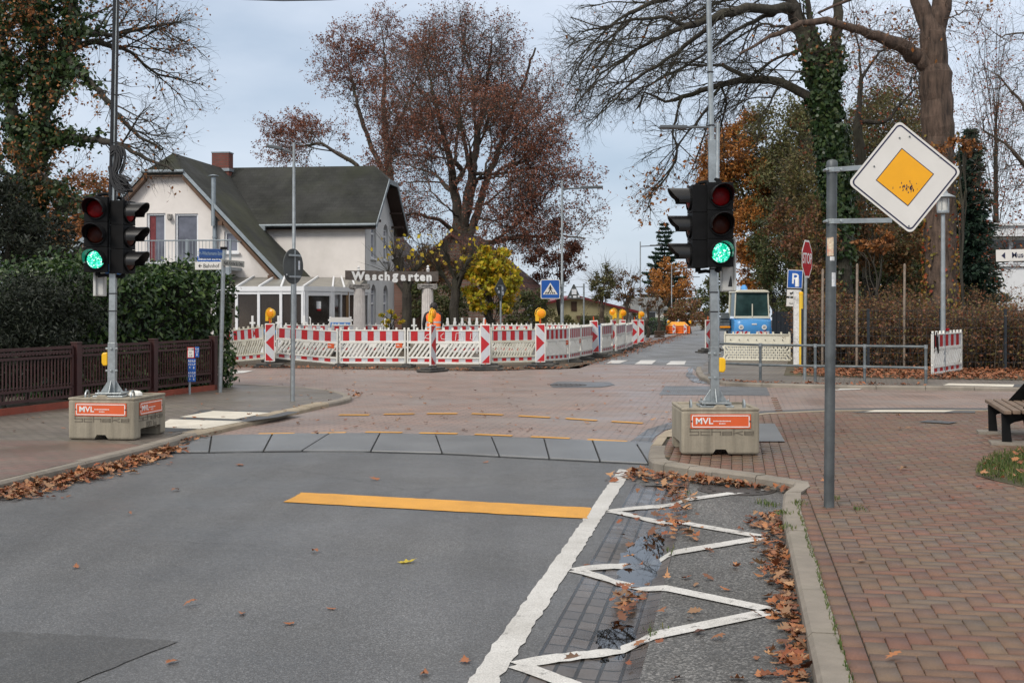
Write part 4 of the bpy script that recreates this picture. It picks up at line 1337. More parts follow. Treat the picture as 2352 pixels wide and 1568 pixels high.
# bare-limbed oak reaching over the street from the right
Yr = 38.0
base = PX(1936, Yr, .1); base = (base.x, base.y, base.z)
seeds = [(None, [base] + pl(Yr, (1934, 700), (1930, 560), (1922, 430), (1908, 320), (1898, 240))),
         (1, pl(Yr, (1898, 240), (1878, 165), (1850, 90), (1822, 20), (1800, -60))),
         (1, pl(Yr, (1900, 250), (1918, 150), (1924, 50), (1928, -70))),
         (1, pl(Yr, (1905, 160), (1885, 110), (1862, 50), (1850, -20))),
         (1, pl(Yr, (1896, 255), (1847, 216), (1793, 189), (1723, 184), (1656, 195), (1610, 208), (1568, 222), (1528, 234), (1505, 222), (1480, 212), (1470, 240))),
         (1, pl(Yr, (1838, 115), (1800, 128), (1765, 145), (1735, 168), (1716, 182))),
         (1, pl(Yr, (1812, 28), (1760, 22, Yr - 1), (1712, 18, Yr - 1.5), (1650, 38, Yr - 2), (1577, 60, Yr - 2.5), (1520, 85, Yr - 3), (1470, 108, Yr - 3), (1400, 165, Yr - 3.2), (1345, 215, Yr - 3.4))),
         (1, pl(Yr, (1650, 38, Yr - 2), (1600, 85, Yr - 1.5), (1540, 130, Yr - 1), (1470, 175, Yr - .5), (1400, 235, Yr), (1360, 280, Yr))),
         (1, pl(Yr, (1577, 60, Yr - 2.5), (1530, 40, Yr - 3), (1450, 45, Yr - 3.6), (1380, 62, Yr - 4), (1310, 40, Yr - 4))),
         (1, pl(Yr, (1800, -60), (1700, -50, Yr + 1), (1600, -20, Yr + 1.5), (1500, 5, Yr + 2), (1400, 5, Yr + 2), (1330, 20, Yr + 2))),
         (1, pl(Yr, (1656, 195), (1630, 240, Yr - .6), (1605, 275, Yr - 1), (1575, 310, Yr - 1.4), (1560, 330, Yr - 1.4))),
         (1, pl(Yr, (1568, 222), (1555, 260, Yr - .5), (1545, 310, Yr - .8), (1555, 350, Yr - 1), (1535, 400, Yr - 1), (1505, 440, Yr - 1), (1490, 470, Yr - 1))),
         (1, pl(Yr, (1656, 195), (1668, 240, Yr + .5), (1655, 300, Yr + .8), (1640, 360, Yr + 1)))]
seeds += [(1, pl(Yr, a, b, c, d)) for a, b, c, d in (
    ((1760, 22), (1690, 70, Yr - 1.2), (1610, 130, Yr - 2), (1500, 190, Yr - 2.6)), ((1800, 0), (1720, -10, Yr + .6), (1640, 10, Yr + 1.2), (1540, 60, Yr + 1.6)), ((1723, 184), (1660, 150, Yr + .5), (1580, 150, Yr + 1), (1480, 200, Yr + 1.4)),
    ((1520, 85, Yr - 3), (1450, 120, Yr - 2.4), (1380, 170, Yr - 2), (1325, 240, Yr - 1.8)), ((1500, 5, Yr + 2), (1430, 40, Yr + 1.4), (1370, 90, Yr + 1), (1310, 150, Yr + .8)), ((1450, 45, Yr - 3.6), (1390, 95, Yr - 3), (1340, 140, Yr - 2.8), (1300, 200, Yr - 2.6)),
    ((1850, 90), (1800, 60, Yr + 1), (1750, 55, Yr + 1.6), (1680, 95, Yr + 2)), ((1793, 189), (1760, 250, Yr - .6), (1720, 300, Yr - .8), (1690, 340, Yr - 1)), ((1870, 160), (1830, 165, Yr - .8), (1780, 215, Yr - 1.4), (1740, 240, Yr - 1.8)))]
env = [wb(1470, 110, Yr - 1, 195, 145, 4), wb(1375, 205, Yr - 1.5, 80, 95, 2.6), wb(1640, 80, Yr, 150, 145, 3), wb(1760, 100, Yr, 100, 160, 3), wb(1545, 330, Yr - 1, 80, 108, 1.6), wb(1500, 425, Yr - 1, 36, 72, .8), wb(1690, 285, Yr + .3, 110, 90, 1.8), wb(1600, -30, Yr + 1, 310, 80, 3.4), wb(1850, 300, Yr, 60, 130, 2)]
def ivy2(p):
    px = CX + F * p[:, 0] / p[:, 1]; py = HY - F * (p[:, 2] - EYE) / p[:, 1]
    return (px > 1850) * np.clip((py - 60) / 260, 0.02, 1) * np.clip((620 - py) / 200, .06, 1)
ox = grown_tree('oak_tree', 'oak with ivy wrapped trunk and bare limbs stretching over the street', base, seeds, env, .26, r0=.0085, ex=2.2, rmax=.34, up=-.02, twig_n=2, twig_len=.6, twig_r=.0058, droop=.15,
           leaf='leaf_oak', leaf_n=420, leaf_size=.12, leaf_where=lambda p: .02 + 1.0 * (p[:, 2] < 5.6), ivy=ivy2, ivy_n=11000, seed=6, maxn=15000, twig_max=.018, ivy_size=.14, twig_bend=.35,
           sr={0: (.36, .27), 1: (.22, .12), 2: (.2, .12), 3: (.12, .07), 4: (.15, .04), 6: (.10, .02), 7: (.06, .02), 8: (.05, .02), 9: (.06, .02)}, fan=dict(sp=(.34, .34, .4), l0=2.5, ang=(22, 55), trop=(-.12, 0, -.13), kink=.10, first=1, f0=.1))
# great furrowed trunk right of it
Yt = 35.0
base = PX(2164, Yt, .1); base = (base.x, base.y, base.z)
seeds = [(None, [base] + pl(Yt, (2163, 760), (2162, 600), (2158, 420), (2152, 250), (2146, 130), (2143, 80))),
         (1, pl(Yt, (2143, 80), (2118, 20), (2094, -40), (2075, -110))),
         (1, pl(Yt, (2143, 80), (2163, 20), (2170, -50), (2176, -120))),
         (1, pl(Yt, (2150, 170), (2112, 130), (2050, 98, Yt - .6), (1962, 66, Yt - 1), (1900, 46, Yt - 1.2), (1860, 52, Yt - 1.3), (1807, 68, Yt - 1.4), (1750, 95, Yt - 1.5), (1698, 124, Yt - 1.5))),
         (1, pl(Yt, (2094, -40), (2010, -40, Yt + 1), (1950, 0, Yt + 1.4), (1880, 30, Yt + 1.6)))]
at = np.concatenate([ellp(rg, 260, 2000, 90, Yt - .5, 130, 75, 1.6), ellp(rg, 120, 2200, 40, Yt, 60, 60, 2), ellp(rg, 120, 1800, 90, Yt - 1, 80, 60, 1.0)])
def ivy3(p):
    px = CX + F * p[:, 0] / p[:, 1]; py = HY - F * (p[:, 2] - EYE) / p[:, 1]
    return np.clip((py - 330) / 250, 0.02, 1) * (px > 2100)
bt = grown_tree('oak_tree', 'massive furrowed brown trunk forking at the top behind the park lamp', base, seeds, at, .26, 1.9, .4, .009, 2.0, .44, .02, .36, 'bark_big', 3, .6, .0045, .1, 'leaf_oak', 160, .12, None, None, 0, 7, twig_max=.018, sr={0: (.44, .36), 1: (.27, .16), 2: (.30, .20), 3: (.17, .04), 4: (.12, .04)})
rg2 = np.random.default_rng(19)
n = 1500
zz = rg2.uniform(0.2, 6.2, n); aa = rg2.normal(-.4, .5, n) + np.where(rg2.random(n) < .45, -pi * .85, -.15)
keep = rg2.random(n) < np.clip(1 - zz / 7, .08, 1)
zz, aa = zz[keep], aa[keep]
rr_ = .47 + .05 * rg2.random(len(zz))
nv = np.stack([np.cos(aa), np.sin(aa), 0 * aa], 1)
lv, lq = leaves(nv * rr_[:, None] + np.stack([-.012 * zz, 0 * zz, zz], 1), .10, rg2, nv, .5, .8)
np_mesh('creeper', lv, lq, M['leaf_creeper'], bt)
# slim trunk between the two
Ys = 43.0
base = PX(2008, Ys, .1); base = (base.x, base.y, base.z)
seeds = [(None, [base] + pl(Ys, (2000, 700), (1985, 560), (1975, 420), (1970, 300), (1978, 180), (1968, 90), (1955, 0), (1950, -80))),
         (1, pl(Ys, (1972, 330), (1930, 250), (1905, 230))), (1, pl(Ys, (1974, 180), (2020, 120), (2080, 90))), (1, pl(Ys, (1972, 290), (2030, 280), (2110, 200)))]
at = np.concatenate([ellp(rg, 1300, 2020, 190, Ys, 135, 180, 2.4), ellp(rg, 500, 1900, 300, Ys, 80, 100, 1.6)])
grown_tree('forest_tree', 'slim dark trunk standing between the two oaks', base, seeds, at, .3, 2.2, .5, .009, 2.3, .19, .06, .35, 'bark_oak', 3, .7, .005, .05, 'leaf_rust', 700, .11, None, None, 0, 8)
# bare reddish tree at the right edge
Ye = 40.0
base = PX(2440, Ye, .1); base = (base.x, base.y, base.z)
seeds = [(None, [base] + pl(Ye, (2435, 600), (2420, 420), (2400, 250), (2380, 100), (2372, -60))),
         (1, pl(Ye, (2400, 120), (2352, 76), (2300, 86, Ye - .5), (2258, 58, Ye - .8), (2226, 16, Ye - 1), (2195, 4, Ye - 1))),
         (1, pl(Ye, (2425, 480), (2370, 400), (2310, 330), (2260, 300))), (1, pl(Ye, (2432, 600), (2380, 560), (2320, 575), (2290, 590))), (1, pl(Ye, (2415, 380), (2350, 240), (2300, 180)))]
at = np.concatenate([ellp(rg, 1100, 2320, 260, Ye, 95, 240, 1.8), ellp(rg, 260, 2330, 560, Ye - 1, 55, 90, 1.0)])
grown_tree('maple_tree', 'half bare red leaved tree in front of the white flat roofed building', base, seeds, at, .28, 2.0, .42, .0085, 2.3, .24, .03, .35, 'bark_thin', 3, .75, .0045, .05, 'leaf_rust', 750, .09, lambda p: .15 + 1.0 * (p[:, 2] < 5.5), None, 0, 9)

# ---------------- woodland beyond the side street, tree by tree
def gp(px, Y, dz=.05):
    p = PX(px, Y, dz); return (p.x, p.y, p.z)
WG = 'trees of the woodland beyond the side street'
bushy('maple_tree', 'orange maple whose crown shows right above the signal heads', gp(1800, 82), [wb(1672, 355, 80, 62, 75, 2.6), wb(1720, 430, 80, 60, 70, 2.6), wb(1640, 410, 80, 36, 40, 2.0), wb(1715, 300, 81, 42, 40, 1.8)], 13000, .21, 'leaf_orange', .16, 21, 110, WG, tips=.6)
bushy('maple_tree', 'rusty orange young maple hanging beside the excavator cab', gp(1800, 78), [wb(1712, 540, 78, 40, 85, 1.8), wb(1735, 620, 78, 40, 55, 1.6)], 7500, .18, 'leaf_orange', .09, 22, 100, WG, tips=.4)
bushy('pine_tree', 'broad dull green pine behind the ivy wrapped oak', gp(1850, 80), [wb(1805, 330, 80, 95, 105, 3.4), wb(1780, 450, 79, 90, 95, 3.2), wb(1870, 290, 80, 65, 65, 2.5), wb(1850, 420, 79, 85, 120, 3.2)], 30000, .24, 'leaf_pine', .25, 23, 140, WG, asp=.42, tips=.6)
bushy('pine_tree', 'dark green pine standing low behind the blue excavator', gp(1850, 74), [wb(1800, 600, 74, 60, 105, 2.4), wb(1770, 560, 75, 40, 70, 1.8), wb(1860, 640, 73, 55, 90, 2.2), wb(1880, 540, 74, 60, 80, 2)], 22000, .21, 'leaf_green', .15, 24, 130, WG, asp=.42)
bushy('birch_tree', 'olive brown tangled tree behind the slim trunk', gp(1990, 58), [wb(1960, 360, 58, 90, 110, 2.4), wb(2040, 330, 59, 80, 140, 2.4), wb(1990, 470, 57, 110, 80, 2.4), wb(1930, 560, 58, 90, 80, 2.2)], 27000, .17, 'leaf_olive', .18, 25, 110, WG, asp=.5, tips=.7)
bushy('holly_tree', 'dark evergreen holly behind the timber stakes', gp(2040, 44), [wb(2030, 640, 44, 70, 90, 1.3), wb(1960, 600, 45, 60, 95, 1.3), wb(2095, 690, 44, 50, 65, 1.1), wb(1905, 690, 46, 60, 70, 1.2)], 17000, .14, 'leaf_green', .12, 26, 110, WG)
bushy('oak_sapling', 'young oak with rust leaves under the priority sign', gp(2020, 40), [wb(2050, 560, 40, 75, 70, 1.1), wb(1990, 540, 40, 60, 80, 1.0), wb(2100, 610, 40, 50, 60, .8), wb(1900, 620, 41, 50, 90, .9)], 7500, .12, 'leaf_mix', .08, 27, 60, WG, tips=.5)
bushy('oak_sapling', 'young beech with brown leaves left of the stakes', gp(1900, 37), [wb(1905, 700, 37, 45, 60, .7), wb(1870, 560, 38, 60, 90, .9), wb(1800, 520, 39, 50, 60, .8)], 5200, .11, 'leaf_brown', .06, 28, 60, WG, tips=.5)
bushy('oak_sapling', 'golden leaved twigs hanging beside the grey sign pole', gp(2010, 33), [wb(2030, 555, 33, 42, 26, .4), wb(1985, 560, 33, 28, 14, .3)], 520, .13, 'leaf_oak', .04, 29, 30, WG, tips=.5, branches=8)
bushy('oak_sapling', 'orange leaved twigs reaching across above the park lamp', gp(2215, 33.5), [wb(2190, 335, 33.5, 62, 18, .5), wb(2235, 345, 33.5, 30, 20, .4)], 420, .11, 'leaf_oak', .04, 30, 24, WG, tips=.5, branches=10)
bushy('birch_tree', 'tall thin birch with few brown leaves behind the priority sign', gp(2085, 66), [wb(2080, 210, 66, 60, 160, 2), wb(2120, 330, 66, 55, 130, 2)], 7500, .13, 'leaf_brown', .14, 31, 50, WG, tips=1.2)
bushy('birch_tree', 'leafless pale twigged birch behind the spruce', gp(2290, 70), [wb(2260, 180, 70, 60, 170, 2.4), wb(2310, 330, 70, 60, 160, 2.4)], 2600, .10, 'leaf_rust', .16, 32, 30, WG, tips=1.9, branches=60)
bushy('pine_tree', 'deep green pine filling the gap left of the great trunk', gp(2095, 56), [wb(2090, 440, 56, 65, 100, 2), wb(2060, 560, 56, 75, 85, 2), wb(2120, 560, 56, 60, 95, 2), wb(2100, 680, 56, 95, 65, 2)], 22000, .17, 'leaf_green', .16, 33, 120, WG, asp=.42)
bushy('birch_tree', 'russet tangled birch low behind the ivy wrapped trunk', gp(1890, 48), [wb(1900, 480, 48, 75, 100, 1.5), wb(1860, 420, 49, 60, 80, 1.4)], 8000, .13, 'leaf_olive', .1, 34, 80, WG, tips=.8)
bushy('pine_tree', 'dark pine standing behind the dark screen fence', gp(1960, 66), [wb(1930, 690, 66, 90, 80, 2.4), wb(2010, 720, 66, 90, 60, 2.4), wb(1850, 720, 67, 60, 50, 2)], 15000, .18, 'leaf_green', .15, 36, 130, WG, asp=.42)
bushy('pine_tree', 'dark pine low between great trunk and white building', gp(2215, 52), [wb(2190, 700, 52, 60, 60, 2), wb(2215, 740, 52, 50, 40, 1.6)], 7000, .15, 'leaf_green', .12, 37, 130, WG, asp=.42)
conifer('spruce_tree', 'blue green spruce between the great trunk and the white building', gp(2228, 47), 8.2, 1.6, 'leaf_spruce', 35, 40, 2.0, .20, .04, droop=.5)
# brown hedge-like thicket right behind the mesh fence
def thicket(name, label, x0, x1, Y0, Y1, h, n, seed, leaf='leaf_brown'):
    rng = np.random.default_rng(seed)
    a, b = PX(x0, Y0, .1), PX(x1, Y1, .1)
    root = thing(name, label, 'thicket', tuple(a))
    d = b - a
    k = n // 7
    t = rng.random(k); w = rng.normal(0, .45, k)
    org = np.stack([d.x * t + w * .2, d.y * t + w + .5, 0 * t], 1)
    L = h * rng.uniform(.55, 1.1, k)
    tv, tq, (p0, p1, p2, d1, d2) = twigs(org, np.tile([0, 0, 1.0], (k, 1)), L, .009, rng, .2)
    f = rng.integers(0, k, n * 2); g = rng.random(n * 2)[:, None]
    src = np.where(g < .5, p0[f] + (p1[f] - p0[f]) * g * 2, p1[f] + (p2[f] - p1[f]) * (g * 2 - 1))
    tv2, tq2, (q0, q1, q2, _, _) = twigs(src, unit(rng.normal(0, 1, (len(f), 3)) + np.array([0, 0, .9])), .45 * rng.uniform(.4, 1.2, len(f)), .0045, rng, .4)
    V, Q = cat([(tv, tq), (tv2, tq2)])
    np_mesh('stems_or_core', V, Q, M['bark_thin'], root)
    lp = np.concatenate([q1, q2, q1]) + rng.normal(0, .05, (len(q1) * 3, 3))
    lp = lp[(lp[:, 2] > .05)]
    lv, lq = leaves(lp, .075, rng)
    np_mesh('foliage', lv, lq, M[leaf], root)
    return root
thicket('thicket', 'brown leaved thicket behind the mesh fence and tube railing', 1850, 2160, 32.5, 31.5, 1.55, 3600, 41)
thicket('thicket', 'brown twiggy hedge right of the striped barrier board', 2160, 2480, 30.5, 29.0, 1.35, 4200, 42)
thicket('thicket', 'sparser green brown thicket under the great trunk', 1980, 2330, 36.5, 35.5, 1.9, 2600, 43, 'leaf_brown')

# ---------------- hedges and evergreens on the left
hd = gp(112, 19.6, .1)
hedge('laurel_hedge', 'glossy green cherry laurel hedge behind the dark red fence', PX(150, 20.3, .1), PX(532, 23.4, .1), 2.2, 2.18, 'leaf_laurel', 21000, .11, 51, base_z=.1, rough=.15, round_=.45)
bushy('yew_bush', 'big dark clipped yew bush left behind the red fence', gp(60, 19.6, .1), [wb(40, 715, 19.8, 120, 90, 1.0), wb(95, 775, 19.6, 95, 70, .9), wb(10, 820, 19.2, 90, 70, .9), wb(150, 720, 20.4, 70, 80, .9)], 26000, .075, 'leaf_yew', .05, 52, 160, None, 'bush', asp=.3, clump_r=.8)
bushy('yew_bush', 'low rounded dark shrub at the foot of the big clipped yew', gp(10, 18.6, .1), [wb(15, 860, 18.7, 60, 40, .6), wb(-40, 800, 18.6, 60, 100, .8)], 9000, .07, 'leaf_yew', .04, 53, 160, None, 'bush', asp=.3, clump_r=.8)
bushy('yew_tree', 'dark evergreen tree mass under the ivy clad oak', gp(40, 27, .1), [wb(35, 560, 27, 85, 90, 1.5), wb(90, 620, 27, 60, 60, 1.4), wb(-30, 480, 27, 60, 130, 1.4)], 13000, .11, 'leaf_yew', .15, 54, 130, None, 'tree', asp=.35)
conifer('spruce_tree', 'dark spruce low beside the balcony stairs', gp(140, 34), 4.6, 1.1, 'leaf_yew', 55, 22, 1.0, .14, .05)
bushy('oak_tree', 'golden brown tree behind the left signal and the house gable', gp(225, 58), [wb(215, 470, 58, 85, 70, 2.4), wb(180, 560, 57, 70, 60, 2.0), wb(270, 540, 58, 60, 60, 2.0), wb(150, 510, 57, 40, 60, 1.6)], 9000, .15, 'leaf_oak', .2, 56, 80, None, tips=.6)
bushy('oak_tree', 'olive green tree low between gable and oak', gp(190, 50), [wb(180, 600, 50, 60, 45, 1.5), wb(240, 590, 50, 40, 40, 1.2)], 4200, .13, 'leaf_pine', .12, 57, 80)

# ---------------- around the building site
Ym = 46.0
bushy('maple_tree', 'round headed maple with yellow green autumn leaves', gp(1126, Ym), [wb(1128, 640, Ym, 66, 70, 1.02), wb(1100, 610, Ym, 40, 45, .8), wb(1160, 670, Ym - .2, 42, 48, .8), wb(1135, 590, Ym, 40, 30, .7), wb(1105, 690, Ym - .3, 32, 30, .6), wb(1150, 700, Ym - .2, 32, 24, .5)], 3900, .17, 'leaf_yellow', .16, 61, 34, None, tips=.45, trunk_to=tuple(P(1127, 660, Ym)), clump_r=.42, asp=.75, branches=40)
def knobby(label, px, Y, h, spread, seed, nleaf):
    # pollarded lime: trunk, knuckled arms, sheaves of straight shoots, few big leaves
    rng = np.random.default_rng(seed)
    b = np.array(gp(px, Y)); root = thing('lime_tree', label, 'tree', tuple(b), 0, 'pollarded limes by the house')
    nodes = [np.zeros(3)]; pr = [-1]
    for i in range(1, 6): nodes.append(np.array([rng.normal(0, .03), rng.normal(0, .03), h * i / 5])); pr.append(i - 1)
    ends = [5]
    for k in range(6):
        a = 2 * pi * k / 6 + rng.uniform(-.3, .3); prev = 5 - (k % 2)
        for j in range(1, 4):
            nodes.append(nodes[5 - (k % 2)] + np.array([cos(a) * spread * j / 3, .6 * sin(a) * spread * j / 3, .28 * j + rng.normal(0, .03)])); pr.append(prev); prev = len(nodes) - 1
        ends.append(prev)
    nodes, pr = np.array(nodes), np.array(pr)
    r = radii(nodes, pr, .055, 2.6, .17)
    r[ends] = .13
    geo = [branch_geo(nodes, pr, r)[:2]]
    o = np.repeat(np.array(ends), 20)
    dr = unit(rng.normal(0, .55, (len(o), 3)) + np.array([0, 0, 1.0]) + unit(nodes[o] - nodes[5]) * .35)
    tv, tq, (p0, p1, p2, _, _) = twigs(nodes[o], dr, 1.15 * rng.uniform(.5, 1.25, len(o)), .009, rng, .12)
    geo.append((tv, tq))
    V, Q = cat(geo)
    np_mesh('trunk', V, Q, M['bark_oak'], root, smooth=True)
    k = rng.integers(0, len(p2), nleaf)
    lv, lq = leaves(p1[k] + (p2[k] - p1[k]) * rng.random((nleaf, 1)) + rng.normal(0, .05, (nleaf, 3)), .17, rng, asp=.8)
    np_mesh('crown', lv, lq, M['leaf_gold'], root)
knobby('pollarded lime with yellow leaves between the two white columns', 934, 44.5, 2.35, .62, 71, 60)
knobby('pollarded lime right of the right column, few yellow leaves', 1045, 45.5, 2.5, .6, 72, 38)
bushy('garden_shrub', 'dark garden shrub behind the right white column', gp(1015, 49), [wb(1010, 705, 49, 50, 55, .9), wb(1070, 715, 49, 50, 50, .9), wb(960, 700, 50, 40, 55, .8)], 7000, .10, 'leaf_green', .06, 73, 110, None, 'shrub')
bushy('garden_shrub', 'brown red creeper covered bush under the brown roof', gp(985, 56), [wb(960, 620, 56, 55, 55, 1.0), wb(1030, 630, 56, 50, 50, 1.0), wb(1060, 600, 56, 34, 40, .9)], 5200, .11, 'leaf_brown', .07, 74, 90, None, 'shrub', tips=.5)
bushy('garden_shrub', 'light green shrub beside the arched windows', gp(895, 42.5), [wb(893, 728, 42.5, 20, 14, .35), wb(918, 735, 42.5, 10, 10, .25), wb(885, 742, 42.4, 14, 8, .25)], 420, .12, 'leaf_yellow', .03, 75, 40, None, 'shrub', asp=.4)
bushy('garden_shrub', 'dark shrub wall between round maple and tiled house', gp(1200, 52), [wb(1190, 720, 52, 45, 45, .9), wb(1225, 700, 52, 28, 45, .8)], 4200, .10, 'leaf_green', .05, 76, 90, None, 'shrub')
bushy('garden_shrub', 'brown green shrub left of the lamp post and yellow cottage', gp(1268, 56), [wb(1262, 738, 56, 28, 26, .7), wb(1300, 745, 56, 22, 20, .6)], 3000, .09, 'leaf_pine', .05, 77, 80, None, 'shrub')
bushy('plum_tree', 'dark red leaved tree beside the tiled roof', gp(1290, 66), [wb(1310, 620, 66, 30, 60, 1.2), wb(1285, 560, 66, 40, 60, 1.3), wb(1240, 600, 66, 30, 50, 1.2)], 4800, .12, 'leaf_beech', .1, 78, 80, None, tips=.5)
hedge('box_hedge', 'dark clipped hedge in front of the yellow cottage', PX(1332, 64), PX(1402, 64), 1.2, 1.35, 'leaf_green', 2600, .10, 79, base_z=gz(64), rough=.04)
# globe trees along the left of the street
def globe(label, px, Y, cy, rx, ry, n, leaf, seed):
    bushy('globe_tree', label, gp(px, Y), [wb(px, cy, Y, rx, ry, rx * Y / F), wb(px - rx * .3, cy + ry * .2, Y, rx * .7, ry * .7, .5), wb(px + rx * .3, cy + ry * .15, Y, rx * .7, ry * .7, .5)], n, .10, leaf, .12, seed, 60, 'globe trees along the street', bark='bark_thin', tips=.8, trunk_to=tuple(P(px, cy + ry * .8, Y)), branches=26)
globe('green globe tree nearest behind the pedestrian sign post', 1384, 58, 650, 30, 48, 2300, 'leaf_pine', 81)
globe('brown twiggy globe tree, second along the street', 1440, 66, 655, 36, 40, 1500, 'leaf_brown', 82)
globe('small bare globe tree, third along the street', 1487, 82, 688, 20, 24, 700, 'leaf_brown', 83)
globe('small bare globe tree standing in a dark planter', 1514, 84, 692, 20, 22, 700, 'leaf_brown', 84)
bushy('maple_tree', 'glowing orange tree down the street', gp(1540, 135), [wb(1540, 640, 135, 44, 38, 2.2), wb(1520, 660, 135, 34, 26, 1.8), wb(1560, 665, 135, 38, 24, 1.8), wb(1542, 612, 135, 26, 20, 1.4)], 3600, .26, 'leaf_orange', .2, 85, 60, None, tips=.5)
conifer('fir_tree', 'tall ragged dark fir down the street', gp(1527, 160), 13.6, 3.6, 'leaf_spruce', 86, 22, 1.0, .62, .12, droop=.12)
bushy('conifer_tree', 'dark evergreen tree at the far end of the street', gp(1640, 215), [wb(1632, 690, 215, 36, 42, 4), wb(1655, 660, 215, 30, 50, 4), wb(1610, 715, 215, 30, 22, 3)], 4200, .5, 'leaf_green', .3, 87, 80)
bushy('willow_tree', 'pale brown bare tree behind the orange skip', gp(1585, 110), [wb(1580, 715, 110, 42, 28, 1.8), wb(1555, 720, 110, 26, 22, 1.5)], 2600, .2, 'leaf_brown', .14, 88, 60, None, tips=1.0)
hedge('privet_hedge', 'bright green hedge left of the far street', PX(1478, 96), PX(1536, 104), 1.5, 1.3, 'leaf_laurel', 1800, .16, 89, base_z=gz(98), rough=.05)
bushy('garden_shrub', 'brown hedge row behind the orange skip', gp(1610, 150), [wb(1605, 738, 150, 34, 14, 1.5), wb(1640, 735, 170, 20, 16, 1.5)], 1500, .25, 'leaf_brown', .08, 90, 50, None, 'shrub')
bushy('garden_shrub', 'rounded green garden bush behind the street barriers', gp(1430, 84), [wb(1432, 722, 84, 20, 14, .6), wb(1460, 730, 84, 14, 12, .5)], 1100, .12, 'leaf_pine', .05, 91, 50, None, 'shrub')

# ================================================================== the white house
# local frame: x along the front (to the right), y into the house, origin at the near right corner
HO = P(837, 700, 50.0); HO.z = 0.0
HROT = -math.atan2(.12, .993)
house = thing('house', 'white plastered house with dark mossy roof and brick chimney', 'house', (HO.x, HO.y, gz(50) + 0.0), HROT)
HZ = gz(50)
D, ZE, ZR = 5.4, 5.03 - HZ, 7.32 - HZ      # depth, eave, ridge of the main block
LW = 9.6                                    # main block length to the left
def wall_grid(mb, w, h, holes, top=None, m=0, fn=None, thick=.0):
    # rectangle w x h in local (x, z) with rectangular holes (x0,x1,z0,z1)
    xs = sorted({0, w, *[q for o in holes for q in o[:2]]}); zs = sorted({0, h, *[q for o in holes for q in o[2:4]]})
    for x0, x1 in zip(xs, xs[1:]):
        for z0, z1 in zip(zs, zs[1:]):
            cx, cz = (x0 + x1) / 2, (z0 + z1) / 2
            if any(o[0] < cx < o[1] and o[2] < cz < o[3] for o in holes): continue
            mb.add([fn(x0, z0, 0), fn(x1, z0, 0), fn(x1, z1, 0), fn(x0, z1, 0)], [(0, 1, 2, 3)], m)
    for o in holes:   # reveals
        x0, x1, z0, z1 = o[:4]; d = .14
        for (a, b) in (((x0, z0), (x1, z0)), ((x1, z0), (x1, z1)), ((x1, z1), (x0, z1)), ((x0, z1), (x0, z0))):
            mb.add([fn(*a, 0), fn(*b, 0), fn(*b, d), fn(*a, d)], [(0, 1, 2, 3)], m)

# main block walls: front (y=0) and left/back
mb = MB()
mb.box((-LW / 2 - .08, D / 2, ZE / 2 - .05), (LW - .16, D, ZE + .1)); mb.box((-.07, .05, ZE / 2), (.18, .1, ZE - .01)); mb.box((-.07, D - .05, ZE / 2), (.18, .1, ZE - .01))
mb.build('wall', M['stucco'], house)
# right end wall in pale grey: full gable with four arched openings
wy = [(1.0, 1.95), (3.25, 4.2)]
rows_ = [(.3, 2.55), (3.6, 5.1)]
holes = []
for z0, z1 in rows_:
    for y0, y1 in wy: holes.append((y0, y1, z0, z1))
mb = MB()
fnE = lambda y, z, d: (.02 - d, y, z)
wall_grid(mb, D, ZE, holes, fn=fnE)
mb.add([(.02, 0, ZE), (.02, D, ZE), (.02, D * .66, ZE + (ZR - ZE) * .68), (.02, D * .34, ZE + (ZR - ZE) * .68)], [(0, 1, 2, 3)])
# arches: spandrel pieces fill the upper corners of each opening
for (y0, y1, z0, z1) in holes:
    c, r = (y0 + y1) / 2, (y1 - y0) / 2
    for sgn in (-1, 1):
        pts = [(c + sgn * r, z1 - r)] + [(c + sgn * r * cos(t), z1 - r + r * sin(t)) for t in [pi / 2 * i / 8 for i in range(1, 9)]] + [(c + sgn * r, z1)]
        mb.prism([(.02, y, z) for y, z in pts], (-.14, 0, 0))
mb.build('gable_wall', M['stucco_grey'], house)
for (y0, y1, z0, z1) in holes:
    mb = MB(); x = -.10
    w = y1 - y0; c = (y0 + y1) / 2
    for yy in (y0 + .03, y1 - .03, c): mb.box((x, yy, (z0 + z1) / 2), (.05, .06 if yy != c else .035, z1 - z0))
    for zz in (z0 + .03, z0 + (z1 - z0) * .66): mb.box((x, c, zz), (.05, w, .07))
    mb.box((x + .005, c, z0 + (z1 - z0) * .83), (.04, w, .03))
    mb.box((.05, c, z0 - .05), (.14, w + .12, .06))
    wd = mb.build('window', M['pvc'], house)
    mb = MB(); mb.box((x - .03, c, (z0 + z1) / 2), (.02, w, z1 - z0)); mb.build('pane', M['glass_sky_tint'], wd)
# main roof: front and back slope, half hip on the right
OV = .38; OE = .55; TH = .12
sl = (ZR - ZE) / (D / 2)
zE = ZE - OV * sl
HX = .66                                  # where the half hip starts, as share of the rise
def yslope(z): return (z - zE) / sl - OV   # front slope y at height z
zH = ZE + (ZR - ZE) * .70
xr = OE; xh = OE - .75
front = [(-LW, -OV, zE), (xr, -OV, zE), (xr, yslope(zH), zH), (xh, D / 2, ZR), (-LW, D / 2, ZR)]
back = [(x, D - y, z) for x, y, z in front]
hip = [(xr, yslope(zH), zH), (xr, D - yslope(zH), zH), (xh, D / 2, ZR)]
mb = MB()
mb.prism(front, (0, 0, -TH)); mb.prism(back, (0, 0, -TH)); mb.prism(hip, (0, 0, -TH))
mb.build('roof', M['roof_dark'], house)
